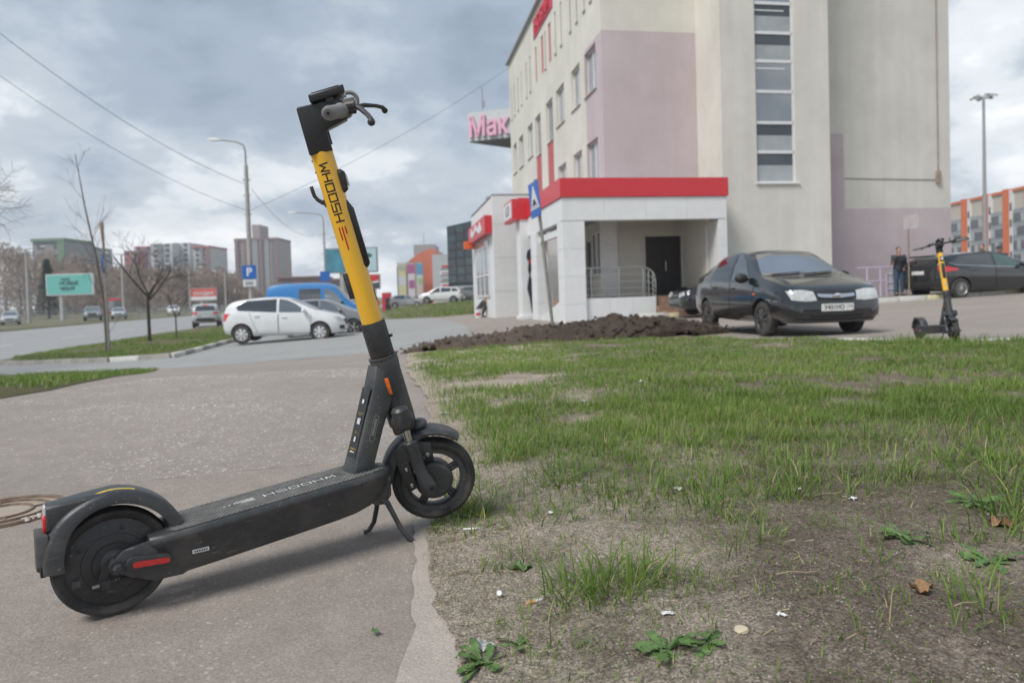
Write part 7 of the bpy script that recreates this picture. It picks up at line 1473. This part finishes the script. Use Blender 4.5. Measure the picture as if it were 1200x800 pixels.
for i, (x, y, n, s, lab) in enumerate(DN):
    r = random.Random(i + 5); d = empty('dandelion_plant', (x, y, lawn_z(x, y) - .002), r.uniform(0, 6), lab, 'weed', 'dandelion rosettes on the bare soil'); d.scale = (s,) * 3
    for k in range(n): share_new('leaf', LEAVES[r.randrange(9)], M_DAND, d, Tr(r.gauss(0, .008), r.gauss(0, .008), 0) @ Rot(2 * PI * k / n + r.uniform(-.5, .5), 'Z') @ Rot(r.uniform(-.5, .18), 'Y') @ Rot(r.uniform(-.5, .5), 'X') @ Matrix.Scale(r.uniform(.6, 1.25), 4))
# litter
M_CIG = mat('cigarette_paper', (.70, .69, .66), .7, var=.1, scale=60); M_FILT = mat('orange_filter', (.62, .30, .13), .7, var=.3, scale=90); M_SCRAP = mat('white_paper_scrap', (.68, .68, .66), .7, var=.15, scale=20); M_DRY = mat('dry_brown_leaf', (.30, .17, .09), .85, var=.3, scale=20); M_BEIGE = mat('beige_plastic', (.58, .50, .36), .5)
def zl(x, y): return lawn_z(x, y) if inside(LAWN, np.array([x]), np.array([y]))[0] else gz(x, y) + .014
def butt(x, y, rz, L, r, lab, orange=True):
    b = empty('cigarette_butt', (x, y, zl(x, y) + r), rz, lab, 'cigarette butt', 'cigarette ends dropped on the soil'); MB().tube([(-L / 2, 0, 0), (0, 0, .0005)], r, 10).build('filter', M_FILT if orange else M_CIG, b); MB().tube([(0, 0, .0005), (L * .3, .0005, .0005), (L * .5, .002, -.0005)], [r, r * .95, r * .8], 10).build('paper', M_CIG, b)
butt(.03, 1.51, .45, .040, .0042, 'orange cigarette end with crushed white paper left of the big grass tuft'); butt(-.14, 2.01, .05, .05, .0035, 'plain white cigarette lying near the path edge by the front wheel', False)
butt(.93, 2.25, .3, .03, .0035, 'white cigarette end on dark soil near the middle of the lawn edge', False)
def scrap(name, x, y, s, lab, m, cat, seed, flat=.35):
    r = random.Random(seed); mb = MB(); n = 5
    for j in range(n):
        for i in range(n): mb.v.append(((i / 4 - .5) * s + r.uniform(-.1, .1) * s, (j / 4 - .5) * s * .7 + r.uniform(-.1, .1) * s, abs(r.gauss(0, flat)) * s * .4 + .002))
    for j in range(n - 1):
        for i in range(n - 1): mb.f.append((j * n + i, j * n + i + 1, (j + 1) * n + i + 1, (j + 1) * n + i))
    o = mb.build(name, m, None, 0, weld=False); o.location = (x, y, zl(x, y)); o.rotation_euler.z = r.uniform(0, 6); tag(o, lab, cat, None); return o
scrap('paper_scrap', .91, 4.82, .07, 'white paper scrap lying in the middle of the green lawn', M_SCRAP, 'litter', 1); scrap('paper_scrap', .55, 2.3, .035, 'torn white scrap at the lower edge of the lawn', M_SCRAP, 'litter', 2); scrap('paper_scrap', 1.05, 2.12, .03, 'crumpled white scrap on the dark soil at right', M_SCRAP, 'litter', 3)
scrap('plastic_scrap', -.075, 1.335, .036, 'crumpled clear plastic strip on the dandelion leaves by the path', mat('clear_plastic', (.40, .41, .40), .2, var=.3, scale=40, spec=.8), 'litter', 4, .5); scrap('paper_scrap', .30, 1.38, .026, 'small white scrap beside the bottom dandelion', M_SCRAP, 'litter', 6); scrap('paper_scrap', .52, 1.345, .018, 'tiny white scrap on grey soil at the bottom right', M_SCRAP, 'litter', 7)
scrap('paper_scrap', .1, 2.12, .02, 'small white scrap among the shoots right of the front wheel', M_SCRAP, 'litter', 8); scrap('paper_scrap', -.42, 4.0, .05, 'white scrap on the sandy patch at the left lawn edge', M_SCRAP, 'litter', 9); scrap('paper_scrap', .42, 4.1, .05, 'white scrap in the grass right of the sandy patch', M_SCRAP, 'litter', 10)
scrap('dry_leaf', .85, 1.43, .05, 'curled brown dry leaf on the soil near the right side', M_DRY, 'leaf', 11, .8); scrap('dry_leaf', .60, 3.25, .06, 'dark curled dry leaf in the lawn above the bare soil', M_DRY, 'leaf', 12, .9); scrap('dry_leaf', 1.5, 3.6, .07, 'brown dry leaf among the grass at right', M_DRY, 'leaf', 13, .6); scrap('dry_leaf', -.31, 3.3, .05, 'pale brown dry leaf at the left lawn edge', M_DRY, 'leaf', 14, .6); scrap('dry_leaf', 1.32, 1.85, .05, 'pinkish dry leaf on the dark soil at the right edge', M_DRY, 'leaf', 15, .5)
scrap('yellow_leaf', -.12, 2.13, .03, 'small yellow leaf beside the grass under the front wheel', mat('yellow_leaf', (.62, .42, .05), .6), 'leaf', 16, .4); scrap('green_leaf', -.31, 1.42, .018, 'tiny green leaf lying on the path', M_DAND, 'leaf', 17, .3); scrap('green_leaf', .0, 1.70, .05, 'broad green leaf lying on the sandy soil', M_DAND, 'leaf', 18, .3)
o = MB().lathe([(.001, .004), (.012, .004), (.014, 0)], 18).build('beige_cap', M_BEIGE, None); o.location = (.42, 1.29, zl(.42, 1.29) + .001); tag(o, 'round beige cap lying on the soil at the bottom edge', 'litter')
o = MB().lathe([(.001, .016), (.006, .016), (.0065, .0)], 14, M=Rot(.9, 'X')).build('paper_roll', M_SCRAP, None); o.location = (-.05, 1.56, zl(-.05, 1.56) + .004); tag(o, 'tiny white cap standing on the sandy soil', 'litter')
def twig(x, y, rz, L, lab):
    r = random.Random(int(x * 1000)); o = MB().tube([(-L / 2, 0, 0), (-L * .15, L * .03, .004), (L * .2, -L * .02, .003), (L / 2, L * .04, .002)], [.0018, .0017, .0014, .0008], 6).build('twig', M_STALK, None); o.location = (x, y, zl(x, y) + .003); o.rotation_euler.z = rz; tag(o, lab, 'twig')
twig(.63, 1.53, 0.0, .10, 'straight dry twig lying flat on the soil at right'); twig(.68, 1.64, 1.4, .09, 'thin pale twig standing up from the soil at right'); twig(-.16, 1.70, .5, .05, 'short bent twig at the edge of the path'); twig(.9, 1.36, .2, .06, 'short dry twig near the bottom right'); twig(1.0, 2.18, .25, .12, 'long dry twig on the dark soil below the lawn')
# straw, pebbles, clods
def pebbles(name, pts, rad, m, seed, zf):
    r = np.random.default_rng(seed); B = np.array([(1, 0, 0), (.3, .95, 0), (-.8, .6, 0), (-.8, -.6, 0), (.3, -.95, 0), (.1, 0, .75)]); F = np.array([(0, 1, 5), (1, 2, 5), (2, 3, 5), (3, 4, 5), (4, 0, 5)]); n = len(pts)
    a = r.uniform(0, 2 * PI, n); sx, sy, sz = rad * r.uniform(.7, 1.4, n), rad * r.uniform(.6, 1.1, n), rad * r.uniform(.5, 1.1, n)
    jx = r.normal(0, .16, (n, 6)); jy = r.normal(0, .16, (n, 6)); x = (B[None, :, 0] + jx) * sx[:, None]; y = (B[None, :, 1] + jy) * sy[:, None]; z = B[None, :, 2] * sz[:, None]
    ca, sa = np.cos(a)[:, None], np.sin(a)[:, None]; Z = np.array([zf(p[0], p[1]) for p in pts]); V = np.stack([pts[:, 0:1] + x * ca - y * sa, pts[:, 1:2] + x * sa + y * ca, z + Z[:, None] - .001], 2).reshape(-1, 3); Fc = (F[None] + (np.arange(n) * 6)[:, None, None]).reshape(-1, 3)
    me = bpy.data.meshes.new(name); me.vertices.add(len(V)); me.vertices.foreach_set('co', V.ravel().astype(np.float32)); nf = len(Fc); me.loops.add(nf * 3); me.loops.foreach_set('vertex_index', Fc.ravel().astype(np.int32)); me.polygons.add(nf); me.polygons.foreach_set('loop_start', np.arange(nf, dtype=np.int32) * 3); me.polygons.foreach_set('loop_total', np.full(nf, 3, np.int32)); me.update(); me.materials.append(m); o = bpy.data.objects.new(name, me); COL.objects.link(o); tag(o, kind='stuff')
r = np.random.default_rng(12)
X, Y = r.uniform(-4.2, -.3, 20000), 2.75 + 5.5 * r.random(20000) ** 1.2; k = (r.random(20000) < smst_a((fbm(X * 1.3, Y * 1.3, 91, 3) - .40) / .22) * .8 + .1) & (X < GX(Y) - .05) & (Y > np.interp(X, [p[0] for p in seam], [p[1] for p in seam]) + .04); X, Y = X[k], Y[k]
pebbles('path_gravel', np.stack([X, Y], 1), r.uniform(.0018, .0052, len(X)) * (.8 + .12 * Y), M_STONE, 1, lambda x, y: gz(x, y) + .004)
X, Y = r.uniform(-2.2, -.1, 2600), r.uniform(1.1, 2.6, 2600); k = X < GX(Y) - .02; pebbles('path_grit', np.stack([X[k], Y[k]], 1), r.uniform(.0010, .0030, k.sum()), M_STONE, 2, lambda x, y: gz(x, y) + .008)
X, Y = r.uniform(-.3, 2.6, 45000), 1.05 + 2.3 * r.random(45000) ** 1.2; k = (X > GX(Y) + .0) & (r.random(45000) < .2 + .8 * fbm(X * 4, Y * 4, 8, 2)); pebbles('soil_crumbs', np.stack([X[k], Y[k]], 1), r.uniform(.0008, .0030, k.sum()), M_CLOD, 3, lambda x, y: lawn_z(x, y))
Y = 1.05 + 1.7 * r.random(2200); X = GX(Y) + r.normal(.025, .025, 2200); pebbles('edge_crumbs', np.stack([X, Y], 1), r.uniform(.0010, .0042, 2200), M_CLOD, 5, lambda x, y: gz(x, y) + .0125)
X, Y = r.uniform(-.3, 2.6, 700), r.uniform(1.05, 4.5, 700); k = X > GX(Y); pebbles('soil_pebbles', np.stack([X[k], Y[k]], 1), r.uniform(.0009, .0026, k.sum()), M_STONE, 4, lambda x, y: lawn_z(x, y))
st = MB(); rg = random.Random(77)
for i in range(1300):
    x, y = rg.uniform(-.3, 2.4), rg.uniform(1.05, 3.6)
    if x < GX(y) + .02: continue
    a = rg.uniform(0, PI); L = rg.uniform(.008, .035); z = lawn_z(x, y) + .003; d = Vector((math.cos(a), math.sin(a), 0)) * L; n = Vector((-math.sin(a), math.cos(a), 0)) * .0006
    st.add([tuple(Vector((x, y, z)) - n), tuple(Vector((x, y, z)) + n), tuple(Vector((x, y, z + rg.uniform(0, .006))) + d + n), tuple(Vector((x, y, z + .001)) + d - n)], [(0, 1, 2, 3)])
tag(st.build('dry_straw', mat('straw', (.36, .29, .18), .9, var=.4, scale=3), None, 0, weld=False), kind='stuff')
# manhole cover
mc = empty('manhole_cover', (-1.80, 2.36, gz(-1.8, 2.36) + .008), .3, 'small rusty round utility cover filled with sand, left of the rear wheel', 'manhole cover'); M_RUST = mat('rusty_iron', (.17, .115, .085), .85, var=.4, scale=14, bump=.4, bscale=90, dirt=(.33, .27, .20), dirt_amt=.8, dirt_scale=9); M_SANDF = mat('packed_sand', (.37, .32, .26), .95, var=.2, scale=14, bump=.5, bscale=120, dirt=(.30, .15, .07), dirt_amt=.5, dirt_scale=8)
MB().lathe([(.001, .0035), (.185, .0035), (.19, 0)], 40).build('sand_fill', M_SANDF, mc)
for r0, r1 in ((.175, .198), (.135, .146), (.085, .095)): MB().lathe([(r0, .001), (r0 + .002, .011), (r1 - .002, .011), (r1, .001)], 44, cap=False).build('ring', M_RUST, mc)
for k in range(4): a = k * PI / 4; MB().box(.096, .134, -.004, .004, .002, .009, M=Rot(a * 2 + .4, 'Z')).build('rib', M_RUST, mc, 0)
pl_ = MB(); rg = random.Random(4)
for i in range(60): a = rg.uniform(-.9, -.2); q = rg.uniform(.165, .2); pl_.ball((q * math.cos(a), q * math.sin(a), .008), (rg.uniform(.003, .009), rg.uniform(.003, .006), rg.uniform(.002, .005)), 6)
o = pl_.build('mortar_crumbs', M_STONE, mc, 0, weld=False); o['kind'] = 'stuff'

# ------------------------------------------------------------ thin spring haze
hz = MB().box(-420, 420, -60, 520, -3, 62).build('haze', None, None, 0)
hm = bpy.data.materials.new('haze_air'); hm.use_nodes = True; N = hm.node_tree.nodes; N.clear(); o_ = N.new('ShaderNodeOutputMaterial'); pv = N.new('ShaderNodeVolumePrincipled'); pv.inputs['Color'].default_value = (.86, .90, .95, 1); pv.inputs['Density'].default_value = .0008; hm.node_tree.links.new(pv.outputs[0], o_.inputs['Volume'])
hz.data.materials.append(hm); tag(hz, kind='stuff')
